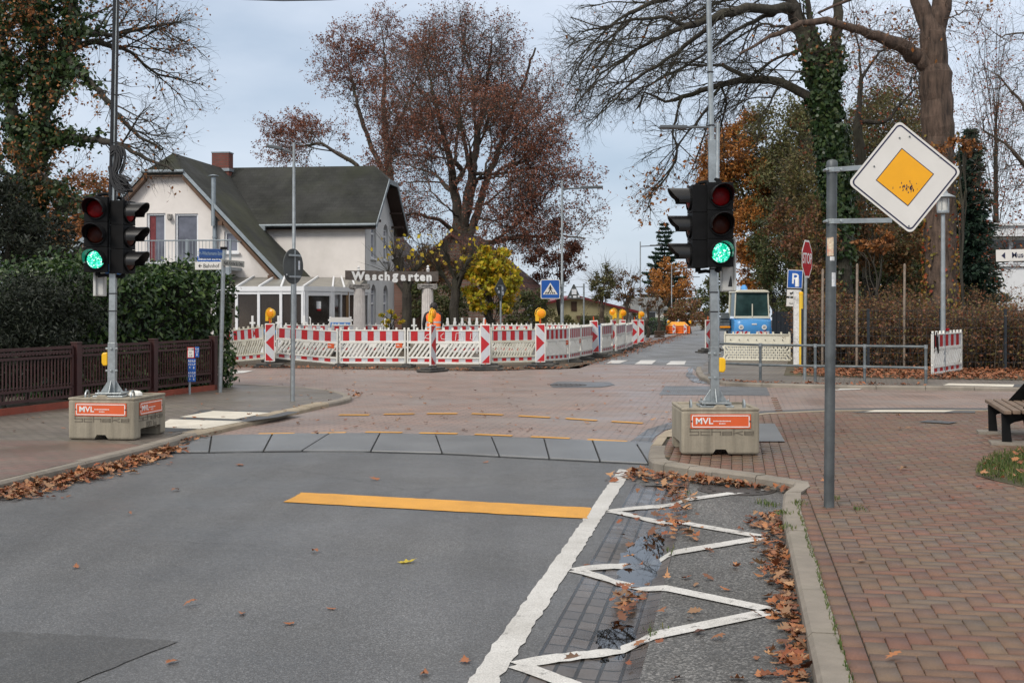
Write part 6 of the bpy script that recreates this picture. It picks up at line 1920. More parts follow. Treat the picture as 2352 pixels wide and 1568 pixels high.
def signal_head(root, X, lit, hh=.86):
    # one three-lamp head as parts of the signal; X places its centre, facing local -y
    mb = MB(); w, d = .265, .17
    for k in range(3):
        mb.box((0, d / 2, hh / 2 - hh / 3 * (k + .5)), (w, d, hh / 3 - .004), 0, X)
    for k in range(3):
        z = hh / 2 - hh / 3 * (k + .5)
        n = 26
        vs = []
        for i in range(n):
            a = 2 * pi * i / n
            vs += [(.118 * cos(a), -.001, z + .118 * sin(a)), (.118 * cos(a), -.022, z + .118 * sin(a)), (.104 * cos(a), -.022, z + .104 * sin(a)), (.100 * cos(a), .0, z + .100 * sin(a))]
        fs = [(i * 4 + q, ((i + 1) % n) * 4 + q, ((i + 1) % n) * 4 + q + 1, i * 4 + q + 1) for i in range(n) for q in range(3)]
        mb.add(vs, fs, 0, X)
        mb.box((.07, -.003, z - .128), (.05, .006, .006), 0, X)
    body = mb.build('signal_head', M['black'], root, bevel=.010)
    for k, c in enumerate(('lens_red', 'lens_dim', lit)):
        z = hh / 2 - hh / 3 * (k + .5)
        mb = MB()
        n = 24; vs, fs = [], []
        for i, (r, y) in enumerate([(.099, 0), (.094, .009), (.078, .018), (.052, .025), (.024, .029), (.002, .030)]):
            for j in range(n):
                a = 2 * pi * j / n; vs.append((r * cos(a), -y - .002, z + r * sin(a)))
        for i in range(5):
            for j in range(n): fs.append((i * n + j, i * n + (j + 1) % n, (i + 1) * n + (j + 1) % n, (i + 1) * n + j))
        mb.add(vs, fs, 0, X); mb.build('signal_lens', M[c], body, smooth=True)
        mb = MB(); half_tube(mb, (0, -.006, z), .116, .225, 0, X); mb.build('visor', M['black_gloss'], body, smooth=True)
    return body

def make_signal(label, loc, lean, heads, top_z, box_side, button_side, cable):
    root = thing('traffic_signal', label, 'traffic light', loc)
    zb = .0
    def at(z): return Vector((lean[0] * z + lean[1] * max(0, z - 2.4), 0, z))
    mb = MB()
    mb.box((0, 0, .012), (.34, .34, .024)); mb.box((0, 0, .045), (.30, .30, .02))
    for sx in (-1, 1):
        for sy in (-1, 1): mb.tube([(sx * .12, sy * .12, 0), (sx * .12, sy * .12, .085)], .012, 6)
    for a in range(4):
        Xr = Rz(a * pi / 2); mb.prism([Xr @ Vector((.036, -.006, .055)), Xr @ Vector((.13, -.006, .055)), Xr @ Vector((.036, -.006, .2))], Xr.to_3x3() @ Vector((0, .012, 0)))
    mb.build('foot_plate', M['galv'], root, bevel=.004)
    def square(z0, z1, s):
        m2 = MB(); a, b = at(z0), at(z1); h = s / 2
        m2.add([a + Vector((-h, -h, 0)), a + Vector((h, -h, 0)), a + Vector((h, h, 0)), a + Vector((-h, h, 0)), b + Vector((-h, -h, 0)), b + Vector((h, -h, 0)), b + Vector((h, h, 0)), b + Vector((-h, h, 0))],
               [(3, 2, 1, 0), (4, 5, 6, 7), (0, 1, 5, 4), (1, 2, 6, 5), (2, 3, 7, 6), (3, 0, 4, 7)])
        return m2
    mb = square(.05, 2.75, .072); m2 = square(.05, .62, .086); o = len(mb.v)
    mb.add(m2.v, m2.f)
    for z in (.30, .55):
        for s in (-1, 1): mb.tube([at(z) + Vector((s * .04, -.03, 0)), at(z) + Vector((s * .068, -.03, 0))], .014, 6)
        mb.tube([at(z) + Vector((0, -.04, 0)), at(z) + Vector((0, -.062, 0))], .014, 6)
    mb.tube([at(2.7), at(3.3), at(4.5), at(top_z)], [.029, .028, .026, .024], 12)
    mb.build('pole', M['galv'], root, bevel=.003)
    for z in (.98, 1.18, 1.42, 2.9, 3.45):
        s = .078 if z < 2.7 else .062
        mb = MB(); mb.box(at(z), (s, s, .014)); mb.build('cable_tie', M['wire'], root)
    # yellow push button box
    mb = MB(); zb_ = .43; c = at(zb_) + Vector((button_side * .062, -.01, 0))
    mb.prism([c + Vector((0, -.045, z)) + Vector((button_side * x, 0, 0)) for x, z in ((-.02, -.07), (.03, -.075), (.048, -.04), (.048, .05), (.035, .075), (-.02, .08))], (0, .09, 0))
    mb.build('push_button', M['yellow'], root, bevel=.012)
    # control box
    bx, bz, bw, bh = box_side
    mb = MB(); mb.box((bx, .10, bz), (bw, .09, bh)); mb.box((bx, .052, bz), (bw - .02, .012, bh - .02)); mb.box((bx + (.06 if bx > 0 else -.03), .08, bz), (.02, .13, bh - .01))
    cb = mb.build('control_box', M['plaster_grey'], root, bevel=.008)
    if bx > 0:
        mb = MB(); mb.poly([(bx - .01, .0445, bz - bh / 2 + .05), (bx + .035, .0445, bz - bh / 2 + .05), (bx + .03, .0445, bz - bh / 2 + .12), (bx + .02, .0445, bz - bh / 2 + .17), (bx + .0, .0445, bz - bh / 2 + .10)]); mb.build('sticker', M['ink'], cb)
    for (hx, hy, hz, rz, lit, hh) in heads:
        signal_head(root, T(hx, hy, hz) @ Rz(rz), lit, hh)
        c0 = at(hz + hh / 2 + .03); mb = MB()
        for dz in (hh / 2 + .025, -hh / 2 - .04):
            q = at(hz + dz); e = Vector((hx, hy, hz + dz)) + (Rz(rz) @ Vector((0, .085, 0)))
            mb = MB(); mb.tube([q, (q + e) / 2 + Vector((0, 0, .012)), e], .020, 8); mb.tube([e, e + Vector((0, 0, -.05 if dz > 0 else .06))], .030, 8)
            mb.build('bracket', M['black'], root, smooth=True)
    return root, at
M['plaster_grey'] = mat('light grey housing', (.50, .50, .48), .5, 0, .08)

# right signal
bR = G(1656, 1045, .1); bR = Vector((bR.x, bR.y + BD / 2, .104))
make_block('ballast_block', 'concrete ballast block standing on the brick pavement under its traffic light', bR, radians(-.5))
zt_ = .104 + BH
sR = Vector((bR.x + .006, bR.y + .0, zt_ - .0))
kz = F / sR.y
def sz_(py, o): return EYE - (py - HY) * o.y / F - o.z
def sx_(px, o): return (px - CX) * o.y / F - o.x
hzc = (sz_(421, sR) + sz_(614, sR)) / 2; hhR = sz_(421, sR) - sz_(614, sR)
make_signal('traffic light showing green on the brick pavement corner before the excavator', sR, (-.010, -.012),
            [(sx_(1650, sR), -.14, hzc, radians(2), 'lens_green', hhR), (sx_(1594, sR) - .04, .02, sz_(521, sR), radians(-86), 'lens_dim', hhR * .985)], 4.6,
            (sx_(1676, sR), sz_(607, sR), .15, .56), 1, True)
mb = MB()
# left signal
bL = G(222, 1011, .1); bL = Vector((bL.x + .10, bL.y + BD / 2 + .02, .104))
make_block('ballast_block', 'concrete ballast block on the grey footway near the dark red fence', bL, radians(-8))
sL = Vector(((257.5 - CX) * (bL.y + .02) / F, bL.y + .02, zt_))
hhL = sz_(454, sL) - sz_(625, sL)
lsig, atL = make_signal('traffic light showing green before the hedge, black cable coiled on its pole', sL, (.008, .009),
            [(sx_(227.5, sL), -.12, sz_(539.5, sL), radians(2), 'lens_green', hhL * 1.01), (sx_(296, sL), .02, sz_(545, sL), radians(76), 'lens_dim', hhL * .98)], 5.2,
            (sx_(223, sL), sz_(653, sL), .13, .27), -1, True)
# cable run up the pole and its hanging coil
mb = MB()
for k, dx in enumerate((-.035, -.022, .03)):
    mb.tube([atL(2.2) + Vector((dx, -.045, 0)), atL(2.9) + Vector((dx * .9, -.035, 0)), atL(3.9) + Vector((dx * .8, -.03, 0)), atL(5.1) + Vector((dx * .7, -.03, 0))], .012, 6)
rc = random.Random(4)
ct = atL(sz_(345, sL)); 
for k in range(30):
    a = rc.uniform(-.03, .05); w = rc.uniform(.05, .11); dpt = rc.uniform(-.07, -.02)
    zt0, zb0 = rc.uniform(-.02, .06), rc.uniform(-.52, -.36)
    pts = [ct + Vector((a - w * .2, dpt, zt0 - .05)), ct + Vector((a + w * .5, dpt, zt0)), ct + Vector((a + w, dpt, zt0 - .08)), ct + Vector((a + w * .75, dpt, zt0 - .22)), ct + Vector((a + w * .2, dpt, -.28)),
           ct + Vector((a + .04 + w * .9, dpt, zb0 + .06)), ct + Vector((a + .10 + w, dpt, zb0)), ct + Vector((a + .02, dpt, zb0 + .05)), ct + Vector((a - .02, dpt, -.2))]
    for _ in range(2): pts = [pts[0]] + [q_ for a_, b_ in zip(pts, pts[1:]) for q_ in (a_ * .75 + b_ * .25, a_ * .25 + b_ * .75)] + [pts[-1]]
    mb.tube(pts, .010, 5)
for k in range(4):
    mb.tube([ct + Vector((.06 + .03 * k, -.04, -.45)), ct + Vector((.13 + .02 * k, -.05, -.62)), ct + Vector((.10 - .03 * k, -.05, -.9)), ct + Vector((.03, -.05, -1.25 + .1 * k))], .006, 5)
mb.build('cable_coil', M['wire'], lsig, smooth=True)
mb = MB(); q = atL(sz_(617, sL)); mb.box(q + Vector((-.05, -.06, 0)), (.04, .05, .12)); mb.box(q + Vector((.09, -.07, -.02)), (.05, .04, .10)); mb.build('plug_connector', M['blue_bin'], lsig, bevel=.012)
mb = MB(); q = atL(BH * 0 + .02); mb.lathe([(.08, .0), (.075, .03), (.05, .05), (.01, .055)], 14, 0, None, (.25, .06, .012)); mb.build('radar_cap', M['white_plastic'], lsig)

# ================================================================== construction barriers
def film_row(mb, x0, x1, z0, z1, y, period, mr, mw, ph=0.0):
    n = int((x1 - x0) / period) + 2
    mb.box(((x0 + x1) / 2, y, (z0 + z1) / 2), (x1 - x0, .006, z1 - z0), mw)
    for i in range(-1, n):
        a = max(x0, x0 + (i + ph) * period); b = min(x1, x0 + (i + ph + .5) * period)
        if b - a > .02: mb.box(((a + b) / 2, y - .0035, (z0 + z1) / 2), (b - a, .006, z1 - z0 - .006), mr)

def make_barrier(label, plastic='white_plastic', back=False, sticker=True, lattice=False):
    root = thing('barrier_board', label, 'barrier')
    mb = MB()
    t = .05
    for s in (-1, 1): mb.box((s * .98, 0, .44), (.04, t, .84))
    for z, h in ((.035, .05), (.165, .045), (.55, .06), (.845, .03)): mb.box((0, 0, z), (1.92, t * .96, h))
    mb.box((0, .012, .705), (1.92, .012, .26)); mb.box((0, .012, .10), (1.92, .012, .10))
    for i in range(9):
        x = -.96 + i * .24; mb.box((max(-.975, min(.975, x)), 0, .885), (.055, t * .8, .06))
    if lattice:
        for i in range(17):
            for sgn in (-1, 1):
                X = T(-.9 + i * .112, 0, .355) @ Matrix.Rotation(sgn * radians(40), 4, 'Y'); mb.box((0, 0, 0), (.05, .03, .44), 0, X)
    else:
        for i in range(15):
            X = T(-.86 + i * .122, 0, .355) @ Matrix.Rotation(radians(38), 4, 'Y'); mb.box((0, 0, 0), (.052, .036, .44), 0, X)
        mb.box((.0, 0, .47), (.2, .034, .1))
    mb.build('board', M[plastic], root, bevel=.006)
    if not lattice:
        m2 = MB(); y = -.006
        film_row(m2, -.94, .94, .58, .83, y, .372, 0, 1, .12); m2.build('warning_band', [M['film_red'], M['film_white']], root)
        m2 = MB(); film_row(m2, -.94, .94, .055, .145, y, .372, 0, 1, .12); m2.build('warning_band', [M['film_red'], M['film_white']], root)
    else:
        for i in range(7): m2 = MB(); m2.tube([(-.8 + i * .26, -.02, .70), (-.8 + i * .26, -.03, .70)], .016, 8); m2.build('bolt', M['steel_dark'], root)
    if sticker:
        m2 = MB(); m2.box((.80, -.026, .47), (.2, .004, .12)); st = m2.build('sticker', M['orange_plate'], root)
        lettering('MVL', .05, M['white'], st, T(.77, -.029, .475), .0006, .001)
    for s in (-1, 1): m2 = MB(); m2.tube([(s * .985, .0, -.07), (s * .985, .0, .88)], .018, 8); m2.build('tube_post', M['galv'], root)
    m2 = MB()
    for s in (-1,):
        m2.prism([(s * .98 - .16, -.36, -.08), (s * .98 + .16, -.36, -.08), (s * .98 + .16, .36, -.08), (s * .98 - .16, .36, -.08)], (0, 0, .06))
        m2.box((s * .98, 0, -.01), (.24, .4, .06))
    m2.build('foot_plate', M['rubber'], root, bevel=.015)
    return root
def put_barrier(root, a, b, label, group=None, lift=.075, tilt=0.0):
    (pa, Ya), (pb, Yb_) = a, b
    A, B = PX(pa, Ya), PX(pb, Yb_)
    d = B - A
    root.location = ((A.x + B.x) / 2, (A.y + B.y) / 2, (A.z + B.z) / 2 + lift + .036)
    root.rotation_euler = (0, radians(-tilt), atan2(d.y, d.x))
    root.scale = (d.xy.length / 2.0, 1, 1)
    root['label'] = label
    if group: root['group'] = group
    return root
GB = 'red and white barrier boards round the road works'
proto_w = make_barrier('white striped barrier board')
proto_n = make_barrier('white striped barrier board', sticker=False)
proto_c = make_barrier('cream striped barrier board', 'cream_plastic', sticker=False)
proto_l = make_barrier('cream lattice barrier board', 'cream_plastic', sticker=False, lattice=True)
used = set()
def barrier(proto, a, b, label, **kw):
    o = proto if proto.name not in used else copy_tree(proto)
    used.add(proto.name)
    return put_barrier(o, a, b, label, GB, **kw)
b0 = barrier(proto_c, (520, 34.2), (609, 33.3), 'yellowed barrier board with graffiti, sloping, at the left end of the row', tilt=5)
barrier(proto_w, (634, 34.4), (776, 32.6), 'striped barrier board behind the round sign post, orange sticker at its right end', tilt=-1.5)
barrier(proto_w, (780, 32.3), (932, 32.2), 'striped barrier board left of the edge-on beacon, in front of the house door')
b1 = barrier(proto_n, (935, 32.1), (1104, 31.9), 'striped barrier board with white scribbles on its red fields')
barrier(proto_c, (1127, 32.4), (1232, 33.2), 'yellowed barrier board between the two upright arrow beacons, no sticker')
barrier(proto_w, (1252, 33.6), (1306, 34.8), 'striped barrier board seen at a slant right of the lamp post foot')
barrier(proto_w, (1307, 34.9), (1333, 36.5), 'striped barrier board strongly foreshortened, first after the corner')
barrier(proto_n, (1334.5, 36.5), (1361, 38.2), 'striped barrier board strongly foreshortened, just left of the tilted beacon')
barrier(proto_w, (1381, 39.6), (1406, 41.4), 'foreshortened barrier board between tilted beacon and third last beacon')
barrier(proto_n, (1414, 42.2), (1436, 45.6), 'foreshortened barrier board half hidden by a lit beacon')
barrier(proto_w, (1437, 46), (1452, 50), 'narrowest barrier board at the far end of the row')
# second rows behind, seen over the first
barrier(proto_w, (762, 40.5), (880, 40.2), 'barrier board in the inner row below the blue notice')
barrier(proto_n, (655, 41.5), (758, 40.8), 'barrier board in the inner row left of the blue notice')
barrier(proto_w, (1130, 40.5), (1222, 40.0), 'barrier board in the inner row behind the grey backed sign')
barrier(proto_n, (1256, 45), (1330, 44), 'barrier board in the inner row right of the lamp post')
barrier(proto_n, (1015, 39.8), (1120, 40.6), 'barrier board in the inner row right of the worker')
bl = barrier(proto_l, (1663, 34.6), (1816, 34.2), 'unstriped cream lattice barrier board in front of the blue excavator', lift=-.075)
br_ = barrier(proto_n, (2141, 26.6), (2208, 28.6), 'lone striped barrier board by the park lamp with a black strap', lift=.10)
# graffiti and strap belong to their boards
mb = MB()
def scrib(pts, z0=.70, r=.010):
    mb = MB(); mb.tube([(x, -.013, z0 + z) for x, z in pts], r, 4); mb.build('graffiti', M['white'], b1)
scrib([(-.52, -.06), (-.47, .03), (-.35, .07), (-.28, .0), (-.42, -.06), (-.52, -.02)]); scrib([(.0, .08), (-.08, .02), (-.06, -.06), (.08, -.08)])
scrib([(.32, -.1), (.34, .08), (.48, .09), (.52, -.1), (.38, -.09)]); scrib([(.74, .08), (.72, -.06), (.8, -.09), (.88, .05)])
lettering('MV', .26, M['film_red'], b0, T(.62, -.014, .70), .001, .004, .8, name='graffiti')
mb = MB(); mb.tube([(-.82, -.03, .9), (-.80, -.035, .6), (-.7, -.035, .45), (-.74, -.03, .8)], .014, 5); mb.tube([(-.95, -.03, .9), (-.95, -.035, .55)], .014, 5); mb.build('strap', M['wire'], br_)
mb = MB(); mb.box((0.0, 0, .93), (.12, .06, .06)); mb.build('tail_light', M['sign_red'], br_, bevel=.012)

# ---------------- guide beacons and flashing lamps
def make_beacon(right):
    root = thing('guide_beacon', 'x', 'beacon')
    mb = MB(); mb.box((0, 0, .62), (.25, .045, .96)); mb.box((0, .03, .62), (.06, .03, .9)); mb.build('panel', M['white_plastic'], root, bevel=.016)
    w, h = .205, .90
    s = 1 if right else -1
    def q(*pts): return [(s * (x / 80 * w - w / 2), -.0255, .62 - h / 2 + z / 340 * h) for x, z in pts]
    m2 = MB(); m2.box((0, -.0235, .62), (w, .003, h), 1)
    for pts in (((5, 340), (80, 340), (80, 263)), ((0, 247), (80, 172), (0, 90)), ((80, 75), (80, 0), (5, 0))):
        m2.prism(q(*pts), (0, .001, 0), 0)
    m2.build('arrow_film', [M['film_red'], M['film_white']], root)
    m2 = MB()
    m2.prism([(-.42, -.20, 0), (.42, -.20, 0), (.42, .20, 0), (-.42, .20, 0)], (0, 0, .05)); m2.prism([(-.34, -.15, .05), (.34, -.15, .05), (.34, .15, .05), (-.34, .15, .05)], (0, 0, .05)); m2.box((0, 0, .115), (.16, .16, .05))
    m2.build('rubber_base', M['rubber'], root, bevel=.022)
    m2 = MB(); m2.tube([(0, 0, 1.09), (0, 0, 1.22)], [.022, .017], 8); m2.tube([(0, 0, .1), (0, 0, .16)], .03, 8); m2.build('spigot', M['orange_plate'], root)
    return root
bcR, bcL = make_beacon(True), make_beacon(False)
lamp_ = thing('warning_lamp', 'x', 'warning light')
mb = MB(); mb.box((-.075, .02, .12), (.085, .10, .17)); mb.tube([(0, .04, .0), (0, .04, .14)], .03, 8); mb.build('battery_box', M['yellow'], lamp_, bevel=.012)
mb = MB()
X = T(.02, 0, .23) @ Matrix.Rotation(pi / 2, 4, 'X')
mb.lathe([(.115, -.055), (.12, -.03), (.12, .02), (.10, .03)], 22, 0, X); mb.build('lamp_ring', M['yellow'], lamp_, smooth=True)
mb = MB(); mb.lathe([(.098, .028), (.09, .045), (.06, .058), (.02, .064)], 22, 0, X); mb.lathe([(.098, -.05), (.07, -.07), (.02, -.078)], 22, 0, X); mb.build('lens', M['lens_amber'], lamp_, smooth=True)
mb = MB(); pts = [(-.11, .02, .14 + 0), (-.13, .02, .22), (-.11, .02, .31), (-.05, .02, .36), (.02, .02, .37)]; mb.tube(pts, .010, 6); mb.build('handle', M['yellow'], lamp_, smooth=True)
ub = set()
def beacon(right, px, ph, rz, label, lamp=None, lrz=0, tilt=0.0, Y=None):
    Y = Y or .96 * F / ph
    p = bcR if right else bcL
    o = p if p.name not in ub else copy_tree(p)
    ub.add(p.name)
    q = PX(px, Y, .036)
    o.location = q; o.rotation_euler = (0, radians(tilt), radians(rz))
    o['label'] = label; o['group'] = 'guide beacons round the road works'
    if lamp:
        l = lamp_ if 'l' not in ub else copy_tree(lamp_)
        ub.add('l')
        l.location = (q.x + sin(radians(tilt)) * 1.1, q.y, q.z + 1.12); l.rotation_euler = (0, 0, radians(lrz)); l['label'] = lamp; l['group'] = 'amber warning lamps on the beacons'
beacon(False, 620, 88, 4, 'leftmost guide beacon, arrow pointing left, lamp on top', 'amber warning lamp on the leftmost beacon before the glazed porch', -18)
beacon(False, 994, 94, 62, 'guide beacon turned edge-on in front of the worker', 'yellow warning lamp seen from the side before the worker', 68)
beacon(True, 1114.5, 92, 3, 'guide beacon without lamp right of the worker, arrow pointing right')
beacon(True, 1241, 89, 2, 'guide beacon below the blue pedestrian sign, lamp on top', 'amber warning lamp below the blue pedestrian sign', 8)
beacon(True, 1368, 74, 6, 'tilted guide beacon without lamp, blue sticker on its top', None, 0, -3)
beacon(True, 1409, 66, 40, 'guide beacon turned half away next to the tilted one', 'amber warning lamp with battery on its right, first of the far pair', 170)
beacon(True, 1430, 60, 8, 'guide beacon in the middle of the far group, lamp on top', 'amber warning lamp in the middle of the far beacons', 12)
beacon(True, 1457.5, 55, 6, 'second last guide beacon in the row, without lamp')
beacon(True, 1473, 51, 6, 'last guide beacon of the row beside the open street', 'amber warning lamp on the last beacon of the row', 5)
beacon(False, 1626, 62, 35, 'guide beacon by the left end of the tube railing', None, 0, 0, 43)
beacon(False, 1633, 66, 20, 'taller looking guide beacon behind the signal pole', None, 0, 0, 46)
beacon(False, 1768, 40, 0, 'guide beacon peeking out right of the blue excavator', None, 0, 0, 66)

# ================================================================== signs and posts
def rounded_square(s, r, n=6):
    pts = []
    for cx_, cy_, a0 in ((s / 2 - r, s / 2 - r, 0), (-s / 2 + r, s / 2 - r, pi / 2), (-s / 2 + r, -s / 2 + r, pi), (s / 2 - r, -s / 2 + r, 3 * pi / 2)):
        for i in range(n + 1):
            a = a0 + pi / 2 * i / n; pts.append((cx_ + r * cos(a), cy_ + r * sin(a)))
    return pts
def plate(mb, pts2, y, X, m, t=.003, ms=None):
    mb.prism([(x, y, z) for x, z in pts2], (0, t, 0), m, X, ms)
def ring_plate(mb, outer, inner, y, X, m):
    n = len(outer)
    vs = [(x, y, z) for x, z in outer] + [(x, y, z) for x, z in inner]
    mb.add(vs, [(i, (i + 1) % n, n + (i + 1) % n, n + i) for i in range(n)], m, X)

# priority road sign on its own pole
q = G(1904, 1163, .1); q.z = .104
ps = thing('priority_sign', 'large yellow and white diamond priority sign on a grey pole', 'road sign', q)
zz = lambda py: EYE - (py - HY) * q.y / F - q.z
xx = lambda px: (px - CX) * q.y / F - q.x
mb = MB(); mb.tube([(0, 0, -.02), (xx(1907), 0, zz(800)), (xx(1911), 0, zz(382))], .0385, 18); mb.lathe([(.041, -.01), (.041, .03), (.03, .045), (.004, .05)], 18, 0, None, (xx(1911), 0, zz(382)))
mb.build('pole', M['pole_dark'], ps, smooth=True)
SXc, SZc = xx(2073.5), zz(408.5)
Xs = T(SXc, -.05, SZc) @ Matrix.Rotation(radians(-6.0), 4, 'Y') @ Matrix.Rotation(radians(45), 4, 'Y')
mb = MB(); S_ = .60
plate(mb, rounded_square(S_, .042), 0, Xs, 0, .004, 1)
o_, i_ = rounded_square(S_ - .030, .036), rounded_square(S_ - .052, .028)
ring_plate(mb, o_, i_, -.0012, Xs, 2)
a_ = .2952
mb.poly([Xs @ Vector((x, -.0014, z)) for x, z in ((-a_ / 2 - .006, -a_ / 2 - .006), (a_ / 2 + .006, -a_ / 2 - .006), (a_ / 2 + .006, a_ / 2 + .006), (-a_ / 2 - .006, a_ / 2 + .006))], 2)
mb.poly([Xs @ Vector((x, -.0024, z)) for x, z in ((-a_ / 2, -a_ / 2), (a_ / 2, -a_ / 2), (a_ / 2, a_ / 2), (-a_ / 2, a_ / 2))], 3)
rr_ = random.Random(2)
for k in range(34):      # flaked black scratches low on the yellow field
    x, z = rr_.gauss(.0, .03) + .02, rr_.gauss(-.075, .022); l = rr_.uniform(.006, .022)
    w_ = .0016 + .002 * rr_.random()
    c_ = Matrix.Rotation(radians(-45 + 6), 4, 'Y')
    mb.poly([Xs @ c_ @ Vector((x + dx, -.0032, z + dz)) for dx, dz in ((-w_, -l / 2), (w_, -l / 2), (w_ * 1.4, l / 2), (-w_ * .4, l / 2))], 2)
panel = mb.build('sign_panel', [M['sign_white'], M['galv'], M['sign_navy'], M['sign_yellow']], ps)
mb = MB()
for px_, py_ in ((2061, 319), (2084, 316), (2003, 384), (2154, 363), (2061, 521), (2082, 520)):
    mb.lathe([(.0065, 0), (.0065, .004), (.003, .006)], 8, 0, T(xx(px_), -.054, zz(py_)) @ Matrix.Rotation(pi / 2, 4, 'X'))
mb.build('rivet', M['galv_dark'], panel)
for py0, py1, pxe in ((391, 384, 2010), (509, 507, 2045)):
    mb = MB()
    x0, x1 = xx(1912), xx(pxe)
    mb.prism([(x0, -.046, zz(py0) - .018), (x1, -.046, zz(py1) - .018), (x1, -.046, zz(py1) + .018), (x0, -.046, zz(py0) + .018)], (0, .012, 0))
    mb.lathe([(.044, -.018), (.047, -.018), (.047, .018), (.044, .018)], 16, 0, None, (x0, 0, zz(py0)))
    for dx in (-.055, .055): mb.tube([(x0 + dx, -.058, zz(py0)), (x0 + dx, .03, zz(py0))], .011, 8)
    mb.build('bracket_arm', M['galv'], ps, bevel=.002)
mb = MB()
def wrap(mb, pts2, r, m):      # flat patch wrapped on the pole
    vs = [(r * sin(x / r), -r * cos(x / r), z) for x, z in pts2]; mb.add(vs, [list(range(len(vs)))], m)
cxp = xx(1908)
def st_(pts, m):
    m2 = MB(); k_ = 7
    r_ = .0398
    zlo, zhi = min(z for _, z in pts), max(z for _, z in pts)
    for i in range(k_):
        x0 = min(x for x, _ in pts); x1 = max(x for x, _ in pts)
        a, b = x0 + (x1 - x0) * i / k_, x0 + (x1 - x0) * (i + 1) / k_
        wrap(m2, [(a, zlo), (b, zlo), (b, zhi - (abs(a) * .5 if m == 'sticker_warm' else 0)), (a, zhi)], r_, 0)
    ob = m2.build('sticker', M[m], ps); ob.location = (cxp, 0, 0)
st_([(-.038, zz(588)), (.012, zz(545))], 'sticker_warm'); st_([(-.015, zz(599)), (.02, zz(590))], 'sticker'); st_([(-.002, zz(658)), (.035, zz(626))], 'sticker')

def pole(mb, px0, py0, px1, py1, Y, r, dz=.0):
    mb.tube([P(px0, py0, Y), P(px1, py1, Y)], r, 12)
def sign_post(label, px, pybase, pytop, r, name='sign_post', zb=.1, px_top=None, m='galv', group=None):
    b = G(px, pybase, zb)
    root = thing(name, label, 'road sign', b, 0, group)
    zt = EYE - (pytop - HY) * b.y / F - b.z
    xt = ((px_top or px) - CX) * b.y / F - b.x
    mb = MB(); mb.tube([(0, 0, 0), (xt, 0, zt)], r, 12); mb.lathe([(r * 1.05, -.01), (r * 1.05, .012), (.004, .02)], 12, 0, None, (xt, 0, zt)); mb.build('pole', M[m], root, smooth=True)
    fx = lambda p: (p - CX) * b.y / F - b.x
    fz = lambda p: EYE - (p - HY) * b.y / F - b.z
    return root, b, fx, fz
def disc_pts(rx, rz, n=36, cx_=0, cz_=0): return [(cx_ + rx * cos(2 * pi * i / n), cz_ + rz * sin(2 * pi * i / n)) for i in range(n)]

# round sign seen from behind
r_, b, fx, fz = sign_post('round road sign seen from its grey back, oval at this angle', 672, 921, 576, .036, px_top=674)
X = T(fx(674) + .01, -.055, fz(612)) @ Rz(radians(66)); R2_ = .275
mb = MB(); plate(mb, disc_pts(R2_, R2_), 0, X, 0, .012); mb.build('sign_panel', M['sign_back'], r_)
mb = MB()
for dz in (.17, -.16): mb.box((0, -.025, dz), (.30, .03, .03), 0, X); mb.lathe([(.04, -.016), (.044, -.016), (.044, .016), (.04, .016)], 12, 0, None, (fx(674), 0, fz(612) + dz))
mb.build('clamp', M['galv'], r_)
mb = MB(); mb.box((.15, -.004, .02), (.05, .003, .14), 0, X); mb.box((-.19, -.004, -.13), (.025, .003, .02), 0, X); mb.build('sticker', M['sticker'], r_)

# street name signs
r_, b, fx, fz = sign_post('street name post with blue and white finger plates', 505, 901, 571, .037, zb=.1, px_top=514, m='galv')
zt = fz
mb = MB(); mb.box((fx(514), 0, fz(570)), (.10, .10, .045)); mb.build('post_cap', M['black'], r_)
def name_plate(px0, px1, py0, py1, skew, m, text, tm, size, sx, dy, arrow=None, bold=.0, dz=0, al='CENTER'):
    x0, x1 = fx(px0), fx(px1); zt_, zb_ = fz(py0), fz(py1)
    w, h = x1 - x0, zt_ - zb_
    mb = MB(); X = T((x0 + x1) / 2, dy, (zt_ + zb_) / 2) @ Matrix.Rotation(skew[0], 4, 'Z') @ Matrix.Rotation(skew[1], 4, 'Y')
    w = w / cos(skew[0])
    mb.box((0, 0, 0), (w, .012, h), 0, X)
    pl_ = mb.build('name_plate', M[m], r_, bevel=.004)
    if text: lettering(text, size, M[tm], pl_, X @ T(.0 if not arrow else arrow[1], -.0068, -.004 + dz), .0006, bold, sx)
    if arrow:
        mb = MB(); c = arrow[0]; a = arrow[2]
        mb.box((c + a * .3, -.0075, 0), (a * .75, .002, a * .16), 0, X)
        for s in (-1, 1): mb.box((0, 0, 0), (a * .55, .002, a * .16), 0, X @ T(c + a * .13, -.0075, s * a * .19) @ Matrix.Rotation(-s * radians(45), 4, 'Y'))
        mb.build('arrow', M[tm], pl_)
    return pl_
name_plate(453.5, 514.5, 588, 601, (0, radians(.5)), 'sign_blue', 'Salzhorstweg', 'white', .092, .86, -.010, None, .0024, .012)
name_plate(458, 515, 571.5, 593, (0, radians(1.5)), 'sign_blue_old', 'Dr.-Wachsmann-Straße', 'faded', .085, .58, -.028, None, .0018, .004)
name_plate(448.5, 511, 601.5, 619.5, (0, radians(-.6)), 'sign_white', 'Bahnhof', 'ink', .098, .85, -.018, (-.165, .045, .075), .0008)
name_plate(515, 553, 597.5, 612, (radians(58), radians(2)), 'sign_shaded', 'Kath. Kirche St. Otto', 'ink', .085, .62, .06, None, .0012)

